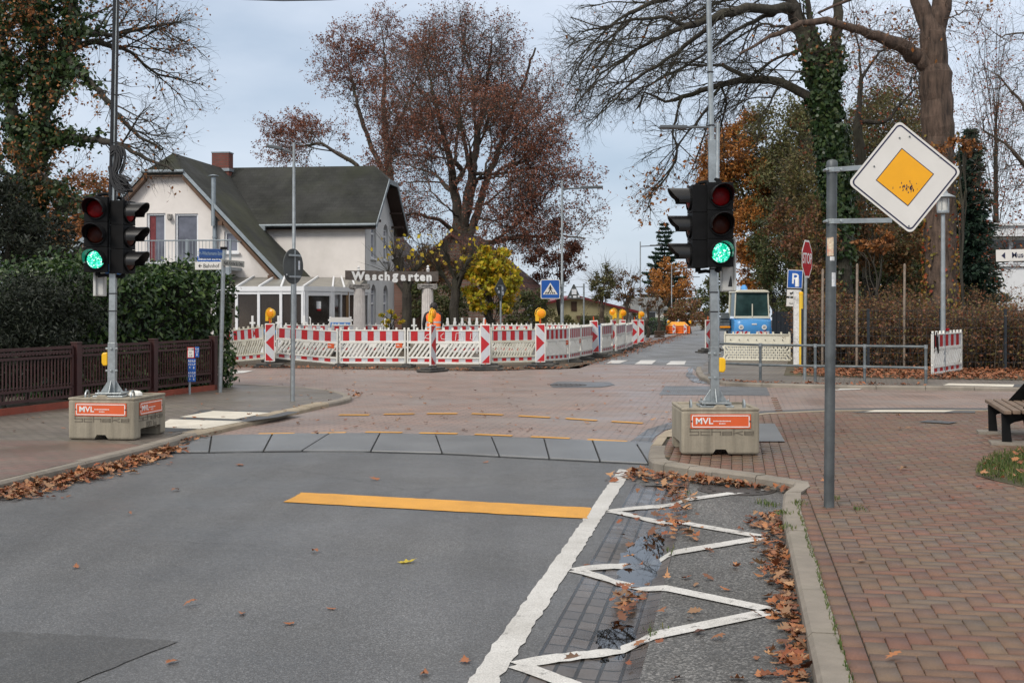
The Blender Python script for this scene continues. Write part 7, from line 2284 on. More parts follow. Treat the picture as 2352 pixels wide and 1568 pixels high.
# small utility marker posts at the fence
r_, b, fx, fz = sign_post('small utility marker plates, red framed and blue, before the fence', 435.5, 905, 860, .02, 'marker_post', m='pole_grey')
def mini(px0, px1, py0, py1, m, txt, tm, size, border=None, dy=-.03):
    x0, x1, z1, z0 = fx(px0), fx(px1), fz(py0), fz(py1)
    mb = MB(); mb.box(((x0 + x1) / 2, dy, (z0 + z1) / 2), (x1 - x0, .008, z1 - z0), 0)
    if border: mb.box(((x0 + x1) / 2, dy - .005, (z0 + z1) / 2), (x1 - x0 - .025, .004, z1 - z0 - .025), 1)
    pl_ = mb.build('marker_plate', [M[m], M['sign_white']], r_)
    for k, s in enumerate(txt): lettering(s, size, M[tm], pl_, T((x0 + x1) / 2, dy - .0085, z1 - (k + .75) * (z1 - z0) / (len(txt) + .5)), .0005, .0006)
mini(431, 448, 797, 822, 'sign_red', ['H 150', '2,1', '1,5'], 'ink', .042, True)
mini(448.5, 458, 796, 820, 'sign_blue', ['5,4', '1,7', '8'], 'white', .045, dy=-.02)
mini(433, 441.5, 823, 850, 'sign_blue', ['8,0', '7,2', '9'], 'white', .045)
mini(442, 450.5, 823, 850, 'sign_blue', ['5,0', '1,7', '8'], 'white', .045)
mini(433, 441.5, 850.5, 876, 'sign_blue', ['6,0', '7,0', '9'], 'white', .045)
mini(442, 450.5, 850.5, 876, 'sign_blue', ['5,0', '1,7', '8'], 'white', .045)

# diamond sign seen from behind, on the corner island
Yd = 43.0
b = PX(1150, Yd); r_ = thing('road_sign', 'narrow diamond sign seen from its grey back, stickers on it', 'road sign', b)
fx = lambda p: (p - CX) * Yd / F - b.x
fz = lambda p: EYE - (p - HY) * Yd / F - b.z
mb = MB(); mb.tube([(0, 0, 0), (0, 0, fz(655))], .034, 10); mb.build('pole', M['galv'], r_, smooth=True)
X = T(0, -.06, fz(664)) @ Rz(radians(60)) @ Matrix.Rotation(radians(45), 4, 'Y')
mb = MB(); plate(mb, rounded_square(.59, .03), 0, X, 0, .006); mb.build('sign_panel', M['sign_back'], r_)
X = T(0, -.075, fz(664)) @ Rz(radians(60))
mb = MB()
for (dx, dz, w, h) in ((.12, .03, .1, .12), (.14, -.13, .12, .13), (-.12, -.1, .12, .09), (-.22, .02, .07, .05)): mb.box((dx, 0, dz), (w, .004, h), 0, X)
mb.build('sticker', M['sticker'], r_)
mb = MB(); mb.box((0, -.0, .12), (.32, .03, .03), 0, X); mb.build('clamp', M['galv'], r_)
# triangle sign seen from behind
Yd = 50.0
b = PX(1341, Yd); r_ = thing('road_sign', 'triangular sign seen from its grey back, full of stickers', 'road sign', b)
mb = MB(); mb.tube([(0, 0, 0), (0, 0, fz(651))], .034, 10); mb.build('pole', M['galv'], r_, smooth=True)
mb = MB(); zc = fz(686.5); mb.prism([(fx(1301), -.03, zc), (fx(1335), -.03, zc), (fx(1319.5), -.03, fz(653)), (fx(1316.5), -.03, fz(653))], (0, .01, 0)); mb.build('sign_panel', M['sign_back'], r_)
mb = MB()
for py, xl in ((659, 1319), (685, 1303)): mb.box(((fx(xl) + .0) / 2, -.01, fz(py)), (-fx(xl), .03, .035))
mb.build('bracket_arm', M['galv'], r_)
mb = MB()
for x0, x1, y0, y1, m in ((1313, 1324, 664, 676, 0), (1308, 1312, 680, 683, 0), (1316, 1324, 679, 684, 0), (1327, 1331, 678, 683, 0)): mb.box(((fx(x0) + fx(x1)) / 2, -.034, (fz(y0) + fz(y1)) / 2), (fx(x1) - fx(x0), .004, fz(y0) - fz(y1)))
mb.build('sticker', M['sticker'], r_)
# pedestrian crossing sign fixed to the lamp post: lamp first
def street_lamp(label, px, pytop, arm, hh=6.6, Y=None, r=.075, lean=0.0):
    Y = Y or Ytop(pytop, hh)
    b = PX(px, Y); root = thing('street_lamp', label, 'street lamp', b, 0, 'street lamps along the main street')
    zt = EYE - (pytop - HY) * Y / F - b.z
    mb = MB(); mb.tube([(0, 0, 0), (lean * .4, 0, 2.6), (lean * .4, 0, 2.65), (lean, 0, zt)], [r, r * .92, r * .66, r * .5], 12); mb.lathe([(r * 1.0, 2.5), (r * 1.02, 2.55), (r * .7, 2.7)], 12); mb.build('pole', M['pole_grey'], root, smooth=True)
    s = 1 if arm > 0 else -1
    mb = MB(); za = zt - .33; mb.tube([(lean, 0, za), (lean + arm * .45, 0, za + .03 + (.10 if s < 0 else 0))], .034, 8); mb.build('arm', M['lamp_grey'], root, smooth=True)
    mb = MB(); xa = lean + arm * .45; xb = lean + arm; dz = .12 if s < 0 else .03
    mb.prism([(xa, -.11, za + dz - .02), (xb, -.14, za + dz + (.06 if s < 0 else -.005)), (xb, -.14, za + dz + .085 + (.06 if s < 0 else 0)), (xa, -.11, za + dz + .08)], (0, .26, 0)); mb.build('lamp_head', M['lamp_grey'], root, bevel=.012)
    return root, b
street_lamp('street lamp in front of the house, its head to the left', 675, 328, -.86, Y=41.0, r=.088)
l2, b2 = street_lamp('street lamp beside the blue pedestrian sign', 1291, 415, 1.62, Y=51.0, r=.075)
for lab, px, py in (('second nearest lamp on the far street, rising over the globe trees', 1470.6, 555), ('lamp standing before the glowing orange tree', 1542.6, 609), ('lamp right of the orange skip', 1578, 631), ('lamp before the dark evergreen at the street end', 1601, 660), ('small distant lamp left of the signal pole', 1616.4, 671), ('smallest, farthest lamp at the signal pole', 1628, 678)):
    street_lamp(lab, px, py, 1.5)
# lamp whose pole hides behind the right signal
b = G(1645, 884, .1); Yq = b.y
rl = thing('street_lamp', 'tall lamp hidden behind the right signal pole, arm to the left', 'street lamp', b)
zt = EYE - (289 - HY) * Yq / F - b.z
mb = MB(); mb.tube([(0, 0, 0), (0, 0, 1.75), (0, 0, 1.8), (.03, 0, zt + .05)], [.062, .060, .045, .038], 12); mb.build('pole', M['galv'], rl, smooth=True)
mb = MB(); mb.tube([(.03, 0, zt - .03), (-.62, 0, zt - .03)], .024, 8); mb.build('arm', M['lamp_grey'], rl, smooth=True)
mb = MB(); mb.prism([(-.55, -.1, zt - .06), (-1.06, -.12, zt - .055), (-1.06, -.12, zt + .0), (-.55, -.1, zt + .0)], (0, .22, 0)); mb.build('lamp_head', M['lamp_grey'], rl, bevel=.01)
# pedestrian crossing sign
Yd = 50.7
b = PX(1264, Yd); r_ = thing('pedestrian_sign', 'blue square pedestrian crossing sign fixed left of the lamp post', 'road sign', (b.x, b.y, EYE - (664 - HY) * Yd / F))
s = 43 * Yd / F; X = Matrix.Identity(4)
mb = MB(); plate(mb, rounded_square(s * 1.03, .05), 0, X, 0, .02); plate(mb, rounded_square(s * .955, .045), -.004, X, 1, .003)
k = s * .4
mb.prism([(-k, -.0075, -k * .70), (k, -.0075, -k * .70), (0, -.0075, k * .86)], (0, .003, 0), 0)
pm = mb.build('sign_panel', [M['sign_white'], M['sign_blue']], r_)
mb = MB(); y = -.0115
for x in (-.62, -.36, .36, .62):
    sgn = 1 if x > 0 else -1; mb.prism([((x - .10) * k, y, -.62 * k), ((x + .06) * k, y, -.62 * k), ((x + .06 - sgn * .13) * k, y, -.38 * k), ((x - .10 - sgn * .13) * k, y, -.38 * k)], (0, .003, 0))
mb.prism([(-.07 * k, y, -.62 * k), (.09 * k, y, -.62 * k), (.06 * k, y, -.42 * k), (-.04 * k, y, -.42 * k)], (0, .003, 0))
mb.tube([(0, y, .47 * k), (0, y - .004, .47 * k)], .075 * k, 12)
def limb(mb, pts, w):
    for (x0, z0), (x1, z1) in zip(pts, pts[1:]):
        L = sqrt((x1 - x0) ** 2 + (z1 - z0) ** 2) * k
        mb.box((0, 0, 0), (L + w * k, .003, w * k), 0, T((x0 + x1) / 2 * k, y - .001, (z0 + z1) / 2 * k) @ Matrix.Rotation(-atan2(z1 - z0, x1 - x0), 4, 'Y'))
limb(mb, [(0, .36), (0, .02)], .2); limb(mb, [(.02, .0), (.18, -.3), (.3, -.55)], .11); limb(mb, [(-.02, .0), (-.14, -.3), (-.26, -.55)], .11); limb(mb, [(.05, .32), (.2, .1), (.22, -.02)], .08); limb(mb, [(-.05, .32), (-.18, .14), (-.2, .0)], .08)
mb.build('pictogram', M['ink'], pm)
mb = MB(); mb.box((s * .62, .03, .12), (.35, .03, .04)); mb.box((s * .62, .03, -.12), (.35, .03, .04)); mb.build('bracket_arm', M['galv'], r_)
# stop sign, nearly edge-on
r_, b, fx, fz = sign_post('red stop sign turned nearly edge-on on its post', 1848, 871, 560, .032, px_top=1851)
X = T(fx(1852.5), -.05, fz(595)) @ Rz(radians(62))
R8 = .755 / 2 / cos(pi / 8)
oct_ = lambda r: [(r * cos(pi / 8 + pi / 4 * i), r * sin(pi / 8 + pi / 4 * i)) for i in range(8)]
mb = MB(); plate(mb, oct_(R8), 0, X, 0, .004); plate(mb, oct_(R8 * .90), -.004, X, 1, .003)
pl_ = mb.build('sign_panel', [M['sign_white'], M['sign_red']], r_)
lettering('STOP', .30, M['white'], pl_, X @ T(0, -.0055, 0), .0008, .004, .92)
# parking sign with two plates
Yd = 31.6
b = PX(1841, Yd, .1); r_ = thing('parking_sign', 'blue parking sign with two white plates partly hidden by a white post', 'road sign', b)
fx = lambda p: (p - CX) * Yd / F - b.x
fz = lambda p: EYE - (p - HY) * Yd / F - b.z
mb = MB(); mb.tube([(fx(1840), .02, 0), (fx(1840), .02, fz(622))], .026, 10); mb.build('pole', M['galv_dark'], r_, smooth=True)
def sq(px0, px1, py0, py1, ms, name='sign_panel'):
    c = ((fx(px0) + fx(px1)) / 2, (fz(py0) + fz(py1)) / 2); w, h = fx(px1) - fx(px0), fz(py0) - fz(py1)
    X = T(c[0], -.02, c[1]) @ Matrix.Rotation(radians(2.5), 4, 'Y')
    mb = MB(); mb.box((0, 0, 0), (w, .008, h), 0, X); mb.box((0, -.005, 0), (w - .03, .004, h - .03), 1, X)
    return mb.build(name, ms, r_), X
p_, X = sq(1808, 1843, 620, 662, [M['sign_white'], M['sign_blue']]); lettering('P', .36, M['white'], p_, X @ T(.0, -.008, 0), .0008, .004)
p_, X = sq(1805.5, 1841, 664, 682, [M['ink'], M['sign_white']], 'sign_plate')
mb = MB(); mb.box((-.02, -.0085, -.005), (.17, .003, .03), 0, X); mb.box((-.0, -.0085, .018), (.09, .003, .03), 0, X)
for s in (-1, 1): mb.tube([X @ Vector((-.02 + s * .055, -.008, -.025)), X @ Vector((-.02 + s * .055, -.011, -.025))], .02, 10)
mb.build('pictogram', M['ink'], p_)
p_, X = sq(1804.5, 1840, 684, 705, [M['ink'], M['sign_white']], 'sign_plate'); lettering('in\nParkständen', .062, M['ink'], p_, X @ T(.03, -.008, .0), .0006, .0008, .9)
# white and yellow posts
b = G(1829, 841, .1); r_ = thing('wooden_post', 'flaking white square post before the parking sign', 'post', b)
h = 211 * b.y / F; mb = MB(); mb.box((0, 0, h / 2 - .2), (.125, .125, h - .4)); mb.build('shaft', M['white_post'], r_, bevel=.006)
mb = MB(); mb.lathe([(.05, h - .4), (.05, h - .22), (.045, h - .19), (.005, h - .17)], 14, 0, None, (.02, 0, .1)); mb.build('cap', M['white'], r_, smooth=True)
b = G(1840, 846, .1); h = 174 * b.y / F
r_ = thing('gas_marker', 'yellow marker post between the white post and the stop sign post', 'post', b)
mb = MB(); mb.tube([(0, 0, 0), (0, 0, h)], .048, 14); mb.build('shaft', M['yellow_post'], r_, smooth=True)
mb = MB(); mb.lathe([(.052, h - .05), (.052, h + .0), (.03, h + .02), (.004, h + .025)], 14); mb.build('cap', M['yellow'], r_, smooth=True)
# museum finger sign
Yd = 30.0
b = PX(2400, Yd, .1); r_ = thing('finger_sign', 'white finger sign reading Museum before the white building', 'road sign', b)
fx = lambda p: (p - CX) * Yd / F - b.x
fz = lambda p: EYE - (p - HY) * Yd / F - b.z
mb = MB(); mb.tube([(.05, .05, 0), (.05, .05, fz(560))], .035, 12); mb.build('pole', M['galv'], r_, smooth=True)
X = T(fx(2345), 0, fz(586)) @ Matrix.Rotation(radians(-1.5), 4, 'Y')
mb = MB(); w = 114 * Yd / F; h = 27 * Yd / F; mb.prism([(-w / 2, 0, -h / 2), (w / 2, 0, -h / 2), (w / 2, 0, h / 2), (-w / 2, 0, h / 2)], (0, .02, 0), 0, X); pl_ = mb.build('sign_panel', M['sign_white'], r_, bevel=.008)
lettering('Museum', .185, M['sign_navy'], pl_, X @ T(-.22, -.003, 0), .0008, .003, .9, 'LEFT')
mb = MB(); mb.prism([(-.46, -.003, 0), (-.37, -.003, -.08), (-.37, -.003, .08)], (0, .002, 0), 0, X); mb.build('arrow', M['sign_navy'], pl_)
# park lamp
Yd = 27.4
b = PX(2166, Yd, .1); r_ = thing('park_lamp', 'old style park lamp with pitched cap before the great trunk', 'street lamp', b)
fz = lambda p: EYE - (p - HY) * Yd / F - b.z
mb = MB(); mb.tube([(0, 0, 0), (0, 0, 1.2), (0, 0, fz(492))], [.055, .05, .042], 12); mb.build('pole', M['pole_grey'], r_, smooth=True)
zb_ = fz(492); mb = MB(); mb.lathe([(.05, 0), (.12, .02), (.13, .06), (.12, .08)], 16, 0, None, (0, 0, zb_)); mb.lathe([(.02, .36), (.255, .36), (.25, .375), (.10, .45), (.09, .49), (.05, .51), (.005, .52)], 20, 0, None, (0, 0, zb_)); 
for i in range(6): mb.tube([(.125 * cos(i * pi / 3), .125 * sin(i * pi / 3), zb_ + .07), (.135 * cos(i * pi / 3), .135 * sin(i * pi / 3), zb_ + .37)], .009, 5)
mb.build('lantern', M['pole_grey'], r_, smooth=True)
mb = MB(); mb.lathe([(.11, .08), (.12, .34)], 16, 0, None, (0, 0, zb_)); mb.build('glass', M['lamp_glass'], r_, smooth=True)
# tube railing at the far kerb
RP = [(1630, 857), (1640, 866), (1746.5, 872.7), (1872.5, 876), (1986, 878), (2126.5, 881)]
pts = [G(x, y, .104) for x, y in RP]
r_ = thing('tube_railing', 'grey tube railing with two rails at the far kerb', 'railing', pts[2])
mb = MB(); hR = .70
for i, p in enumerate(pts):
    p = p - pts[2]
    m2 = MB(); m2.tube([p, p + Vector((0, 0, hR))], .028, 10); m2.build('post', M['galv_dark'], r_, smooth=True)
for z, n_ in ((hR, 'rail'), (hR * .43, 'rail')):
    m2 = MB(); m2.tube([q_ - pts[2] + Vector((0, 0, z)) for q_ in pts], .024, 10)
    m2.build(n_, M['galv_dark'], r_)
    for q_ in pts: mb.lathe([(.036, -.035), (.036, .035)], 10, 0, None, q_ - pts[2] + Vector((0, 0, z)))
mb.build('tube_joint', M['galv'], r_)
# mesh fence with posts and timber stakes behind the railing
A_, B_ = PX(1850, 29.6, .1), PX(2420, 28.8, .1)
d = B_ - A_; L = d.length; root = thing('mesh_fence', 'thin anthracite wire mesh fence in front of the brown thicket', 'fence', A_, atan2(d.y, d.x))
mb = MB(); hF = 1.36
for i in range(int(L / .10)): mb.box((i * .10, 0, hF / 2), (.004, .004, hF))
for i in range(8): mb.box((L / 2, 0, hF * i / 7 + .01), (L, .006, .008))
mb.build('mesh', M['mesh_fence'], root)
for px_ in (1853, 2000, 2160, 2300):
    x = (PX(px_, 29.2).x - A_.x) / cos(atan2(d.y, d.x)); mb = MB(); mb.box((x, .03, hF / 2 + .02), (.06, .05, hF + .06)); mb.build('post', M['mesh_fence'], root)
# dark privacy fence behind the excavator
A_, B_ = PX(1775, 41, .08), PX(1885, 39, .08); d = B_ - A_
root = thing('screen_fence', 'dark slatted screen fence right of the blue excavator', 'fence', A_, atan2(d.y, d.x)); mb = MB()
for i in range(int(d.length / .21)): mb.box((i * .21 + .1, 0, .66), (.19, .03, 1.32))
mb.build('slats', M['mesh_fence'], root)
for i in (0, 1): mb = MB(); mb.box((i * d.length, .03, .7), (.07, .07, 1.42)); mb.build('post', M['mesh_fence'], root)
for k, (px_, pyt) in enumerate(((1968, 608), (2077, 608), (1889, 620))):
    b = PX(px_, 31.0, .1); root = thing('timber_stake', ['thin timber stake left, near the slim trunk', 'thin timber stake midway under the priority sign', 'thin timber stake nearest to the stop sign'][k], 'stake', b)
    h = EYE - (pyt - HY) * 31 / F - .1; mb = MB(); mb.tube([(0, 0, 0), (.0, 0, h * .5), (.01, 0, h)], .030, 9); mb.build('shaft', M['timber'], root, smooth=True)
    mb = MB(); mb.lathe([(.030, h - .02), (.024, h + .015), (.004, h + .03)], 9, 0, None, (.01, 0, 0)); mb.build('tip', M['timber'], root)

# ---------------- dark red fence on the left
FA, FB = Vector((-7.05, 17.0, .1)), Vector((-5.28, 22.6, .1)); d = FB - FA; L = d.length
fence = thing('garden_fence', 'dark red metal garden fence on a red plinth before the hedge', 'fence', FA, atan2(d.y, d.x))
posts_x = [-4.8, -2.4, .0, 2.02, 4.02, L + .02]
for x in posts_x:
    mb = MB(); mb.box((x, 0, .46), (.11, .11, .94)); mb.box((x, 0, .94), (.125, .125, .025)); mb.build('post', M['fence_brown'], fence, bevel=.006)
for x0, x1 in zip(posts_x, posts_x[1:]):
    a_, b_ = x0 + .08, x1 - .08; w = b_ - a_; c_ = (a_ + b_) / 2
    mb = MB()
    for z, h_ in ((.88, .04), (.75, .035), (.30, .035), (.16, .04)): mb.box((c_, 0, z), (w, .035, h_))
    for x in (a_ + .02, b_ - .02): mb.box((x, 0, .52), (.04, .035, .76))
    n_ = int(w / .075)
    for i in range(n_ + 1):
        x = a_ + .04 + (w - .08) * i / n_; mb.box((x, 0, .53), (.016, .016, .45))
        if i < n_:
            xc = x + (w - .08) / n_ / 2
            mb.lathe([(.028, -.006), (.034, -.006), (.034, .006), (.028, .006)], 8, 0, T(xc, 0, .815) @ Matrix.Rotation(pi / 2, 4, 'X'))
            mb.lathe([(.012, -.012), (.016, 0), (.012, .012)], 6, 0, None, (xc, -.01, .345)); mb.box((xc, 0, .23), (.012, .014, .14))
    mb.build('panel', M['fence_brown'], fence)
mb = MB(); mb.box(((posts_x[0] + L) / 2, -.02, .03), (L - posts_x[0] + .1, .07, .12)); mb.build('plinth', M['fence_plinth'], fence)

# ---------------- timber name board on two cast columns
Yc = 40.0
def column(px, label, h):
    b = PX(px, Yc); root = thing('stone_column', label, 'column', b); r = .192
    mb = MB(); n = 20; vs, fs = [], []
    for z, s in ((0, 1.04), (.6, 1.02), (h - .13, .90)):
        for i in range(n * 3):
            a = 2 * pi * i / (n * 3); f = s * (r - (.016 if i % 3 else 0)); vs.append((f * cos(a), f * sin(a), z))
    m_ = n * 3
    for k in range(2):
        for i in range(m_): fs.append((k * m_ + i, k * m_ + (i + 1) % m_, (k + 1) * m_ + (i + 1) % m_, (k + 1) * m_ + i))
    mb.add(vs, fs); mb.build('shaft', M['plaster_col'], root)
    mb = MB(); mb.box((0, 0, h - .015), (.60, .42, .05)); mb.box((0, 0, h - .08), (.5, .34, .08))
    for s in (-1, 1):
        mb.tube([(s * .235, -.2, h - .09), (s * .235, .2, h - .09)], .075, 14)
        mb.tube([(s * .235, -.215, h - .09), (s * .235, -.2, h - .09)], [.03, .04], 10)
    mb.build('capital', M['plaster_dark'], root, bevel=.008)
    mb = MB(); mb.box((0, 0, .05), (.5, .5, .1)); mb.build('base', M['plaster_col'], root, bevel=.01)
    return root, b
hc = EYE - (653 - HY) * Yc / F
c1, b1_ = column(825.5, 'left white fluted column under the name board, dark capital', hc); c2, b2_ = column(982, 'right white fluted column under the name board', hc)
nb = thing('name_board', 'weathered timber board with cut out white letters Waschgarten', 'sign', (P(901, 634, Yc).x, Yc - .19, P(901, 634, Yc).z))
kk = Yc / F
mb = MB(); rr_ = random.Random(8); n = 16
tp, bt_ = [], []
for i in range(n + 1):
    x = (-106.5 + 213 * i / n) * kk; sl_ = 3.2 * (i / n - .5)
    tp.append((x, 0, (11.5 - sl_ + rr_.uniform(-.7, .7)) * kk)); bt_.append((x, 0, (-11.0 - sl_ + rr_.uniform(-.7, .7)) * kk))
for i in range(n): mb.add([bt_[i], bt_[i + 1], tp[i + 1], tp[i]], [(0, 1, 2, 3)])
mb2 = MB(); mb2.prism(bt_ + tp[::-1], (0, .06, 0)); mb2.build('board', M['timber_dark'], nb)
Xn = T(.5 * kk, -.008, -.5 * kk) @ Matrix.Rotation(radians(.7), 4, 'Y')
ws = [('W', -77, 25, 1.0), ('a', -55.5, 25, .95), ('s', -40, 24, .95), ('c', -25.5, 24, .95), ('h', -10.5, 24, 1.0), ('g', 7.5, 24, 1.05), ('a', 26, 24, .95), ('r', 42.5, 24, 1.05), ('t', 56, 24, 1.1), ('e', 70, 24, 1.0), ('n', 85, 24, 1.0)]
for ch_, cx_, sz__, s in ws:
    lettering(ch_, sz__ * kk * 1.06 * s, M['white'], nb, Xn @ T(cx_ * kk, 0, (-1.5 if ch_ not in 'g' else 1.0) * kk), .006, .019, .98, name='letter')
for px_, y0, y1 in ((824.5, 615, 651), (983.5, 613, 653)):
    mb = MB(); x = (px_ - 901) * kk; z0, z1 = (634 - y1) * kk, (634 - y0) * kk
    mb.box((x, .10, (z0 + z1) / 2), (.085, .05, z1 - z0 - .1)); mb.lathe([(.02, 0), (.05, .03), (.05, .06), (.02, .09), (.03, .10), (.045, .13), (.02, .165), (.004, .17)], 12, 0, None, (x, .08, z1 - .12)); mb.build('support_post', M['white'], nb)
# white picket rows in front of the house
def pickets(label, x0, x1, Y, y0, n, cross=True):
    b = PX(x0, Y); root = thing('picket_fence', label, 'fence', b)
    w = (x1 - x0) * Y / F; h = EYE - (y0 - HY) * Y / F - b.z
    for i in range(n):
        x = w * i / max(1, n - 1); mb = MB(); mb.box((x, 0, h / 2), (.07, .05, h))
        if cross: mb.box((x, -.002, h - .24), (.19, .04, .06))
        else: mb.box((x, -.002, h - .16), (.095, .06, .10))
        mb.build('picket', M['plank_white'], root, bevel=.008)
    mb = MB(); mb.box((w / 2, .04, .22), (w, .03, .06)); mb.box((w / 2, .04, .42), (w, .03, .06)); mb.build('rail', M['plank_white'], root)
pickets('white cross topped pickets before the glazed porch', 580, 699, 42.5, 725, 3)
pickets('white cross topped pickets beside the pollarded lime', 885, 951, 42.5, 731, 2)
pickets('row of white pickets right of the worker', 1011, 1112, 42.0, 730, 7, False)
b = PX(782, 41.8); root = thing('notice_board', 'blue and white garden notice reading Selber waschen', 'sign', b)
fz = lambda p: EYE - (p - HY) * 41.8 / F - b.z
mb = MB()
for x in (-.33, .33): mb.box((x, 0, fz(727) / 2), (.06, .05, fz(727))); mb.box((x, -.002, fz(735)), (.14, .05, .05))
mb.build('post', M['plank_white'], root)
mb = MB(); mb.box((0, -.03, fz(739)), (.66, .02, fz(729) - fz(750))); pl_ = mb.build('panel', M['sign_white'], root)
mb = MB(); mb.box((0, -.045, fz(745.5)), (.64, .012, fz(740) - fz(751))); p2_ = mb.build('blue_panel', mat('notice blue', (.10, .23, .52), .5, 0, .08), root)
lettering('Selber waschen!', .098, M['white'], p2_, T(0, -.053, fz(745.5)), .0008, .001, .78)

# ---------------- worker in a high visibility vest, back to us, bending over the works
def skin_body(name, joints, edges, m, parent, sub=2):
    me = bpy.data.meshes.new(name); bm = bmesh.new(); lay = bm.verts.layers.skin.verify()
    vs = {}
    for k_, (co, r) in joints.items():
        v = bm.verts.new(co); v[lay].radius = r if isinstance(r, tuple) else (r, r); v[lay].use_root = (k_ == 'pelvis'); vs[k_] = v
    for a_, b_ in edges: bm.edges.new((vs[a_], vs[b_]))
    bm.to_mesh(me); bm.free()
    ob = link_mesh(name, me, m, parent)
    md = ob.modifiers.new('skin', 'SKIN'); md.use_smooth_shade = True
    md = ob.modifiers.new('sub', 'SUBSURF'); md.levels = sub; md.render_levels = sub
    return ob
Yw = 36.2
b = PX(997, Yw); wk = thing('person', 'worker in orange vest and black clothes bending behind the barrier', 'person', b, radians(12))
J = {'pelvis': ((0, .0, .93), (.15, .12)), 'waist': ((0, .06, 1.06), (.14, .105)), 'chest': ((.01, .18, 1.24), (.165, .12)), 'shoulder': ((.02, .25, 1.36), (.12, .09)), 'neck': ((.03, .31, 1.42), .055),
     'head0': ((.035, .34, 1.47), (.075, .085)), 'head1': ((.04, .36, 1.55), (.085, .098)), 'head2': ((.04, .355, 1.62), (.06, .07))}
E_ = [('pelvis', 'waist'), ('waist', 'chest'), ('chest', 'shoulder'), ('shoulder', 'neck'), ('neck', 'head0'), ('head0', 'head1'), ('head1', 'head2')]
for s, sd in ((-1, 'l'), (1, 'r')):
    J.update({'sh' + sd: ((s * .19, .25, 1.33), .075), 'el' + sd: ((s * .255, .30, 1.06), .052), 'wr' + sd: ((s * .22, .44, .86), .036), 'pa' + sd: ((s * .21, .49, .80), (.042, .020)),
              'hp' + sd: ((s * .10, 0, .86), .10), 'kn' + sd: ((s * .13, -.02, .48), .066), 'an' + sd: ((s * .14, .04, .09), .046), 'to' + sd: ((s * .16, -.0 + .20, .045), (.045, .035)), 'he' + sd: ((s * .14, -.02, .05), .04)})
    E_ += [('shoulder', 'sh' + sd), ('sh' + sd, 'el' + sd), ('el' + sd, 'wr' + sd), ('wr' + sd, 'pa' + sd), ('pelvis', 'hp' + sd), ('hp' + sd, 'kn' + sd), ('kn' + sd, 'an' + sd), ('an' + sd, 'to' + sd), ('an' + sd, 'he' + sd)]
    for f in range(4):
        x = s * (.185 + .017 * f); L_ = (.07, .085, .08, .06)[f]
        J.update({'f%da' % f + sd: ((x, .515, .765), .0105), 'f%db' % f + sd: ((x, .53, .765 - L_ * .5), .0095), 'f%dc' % f + sd: ((x, .525, .765 - L_), .0085)})
        E_ += [('pa' + sd, 'f%da' % f + sd), ('f%da' % f + sd, 'f%db' % f + sd), ('f%db' % f + sd, 'f%dc' % f + sd)]
    J.update({'t0' + sd: ((s * .17, .46, .80), .013), 't1' + sd: ((s * .155, .49, .765), .011)})
    E_ += [('pa' + sd, 't0' + sd), ('t0' + sd, 't1' + sd)]
skin_body('body', J, E_, M['cloth_black'], wk)
# vest: a shell round the torso, open at neck and arms
mb = MB(); n = 24; rows_v = [(.0, .01, .90, .20, .155), (.0, .05, 1.02, .195, .148), (.005, .12, 1.15, .205, .155), (.01, .19, 1.27, .215, .155), (.015, .235, 1.35, .20, .135), (.02, .26, 1.395, .13, .10)]
vs = [(cx_ + rx_ * cos(2 * pi * i / n), cy_ + ry_ * sin(2 * pi * i / n), z_) for cx_, cy_, z_, rx_, ry_ in rows_v for i in range(n)]
fs = [(k_ * n + i, k_ * n + (i + 1) % n, (k_ + 1) * n + (i + 1) % n, (k_ + 1) * n + i) for k_ in range(5) for i in range(n)]
mb.add(vs, fs); vest = mb.build('vest', M['hivis'], wk, smooth=True)
def band(c, rx_, ry_, z_, h_, tilt=.0):
    m2 = MB(); vv = [(c[0] + (rx_ + .006) * cos(2 * pi * i / n), c[1] + (ry_ + .006) * sin(2 * pi * i / n) + dz * .35, z_ + dz) for dz in (-h_ / 2, h_ / 2) for i in range(n)]
    m2.add(vv, [(i, (i + 1) % n, n + (i + 1) % n, n + i) for i in range(n)]); m2.build('reflective_strip', M['strip'], vest)
band((.003, .10), .205, .155, 1.11, .05); band((.0, .03), .20, .153, .965, .05)
mb = MB(); X = T(.04, .345, 1.565); mb.lathe([(.100, -.075), (.108, -.03), (.104, .03), (.08, .075), (.045, .098), (.004, .104)], 18, 0, X); mb.build('hair', M['hair'], wk, smooth=True)
mb = MB(); mb.lathe([(.02, -.012), (.03, 0), (.02, .012)], 8, 0, T(-.06, .37, 1.53)); mb.lathe([(.02, -.012), (.03, 0), (.02, .012)], 8, 0, T(.145, .37, 1.53))
mb.prism([(.03, .455, 1.53), (.055, .455, 1.53), (.0425, .475, 1.515)], (0, 0, .03)); mb.build('face', M['skin'], wk)

# ---------------- blue wheeled excavator seen from behind
Yx = 64.0
b = PX(1727, Yx); ex = thing('excavator', 'light blue construction machine with cream cab on the closed lane', 'excavator', b, radians(2))
k = Yx / F
def ez(py): return EYE - (py - HY) * k - b.z
def exx(px): return (px - 1727) * k
W = exx(1765)
mb = MB()     # blue rear hood, swelling outwards towards the bottom
prof = [(ez(767), .94, -.35), (ez(757), .96, -.42), (ez(745), .90, -.44), (ez(737), .90, -.38), (ez(733), .92, -.15), (ez(731), .9, .1)]
vs, fs = [], []; n = 12
for z_, w_, y_ in prof:
    for i in range(n + 1):
        t = i / n * 2 - 1; vs.append((w_ * t, y_ + .10 * t * t + (.12 if abs(t) > .95 else 0), z_ - (.02 * t * t if z_ > ez(740) else 0)))
for r_i in range(len(prof) - 1):
    for i in range(n): fs.append((r_i * (n + 1) + i, r_i * (n + 1) + i + 1, (r_i + 1) * (n + 1) + i + 1, (r_i + 1) * (n + 1) + i))
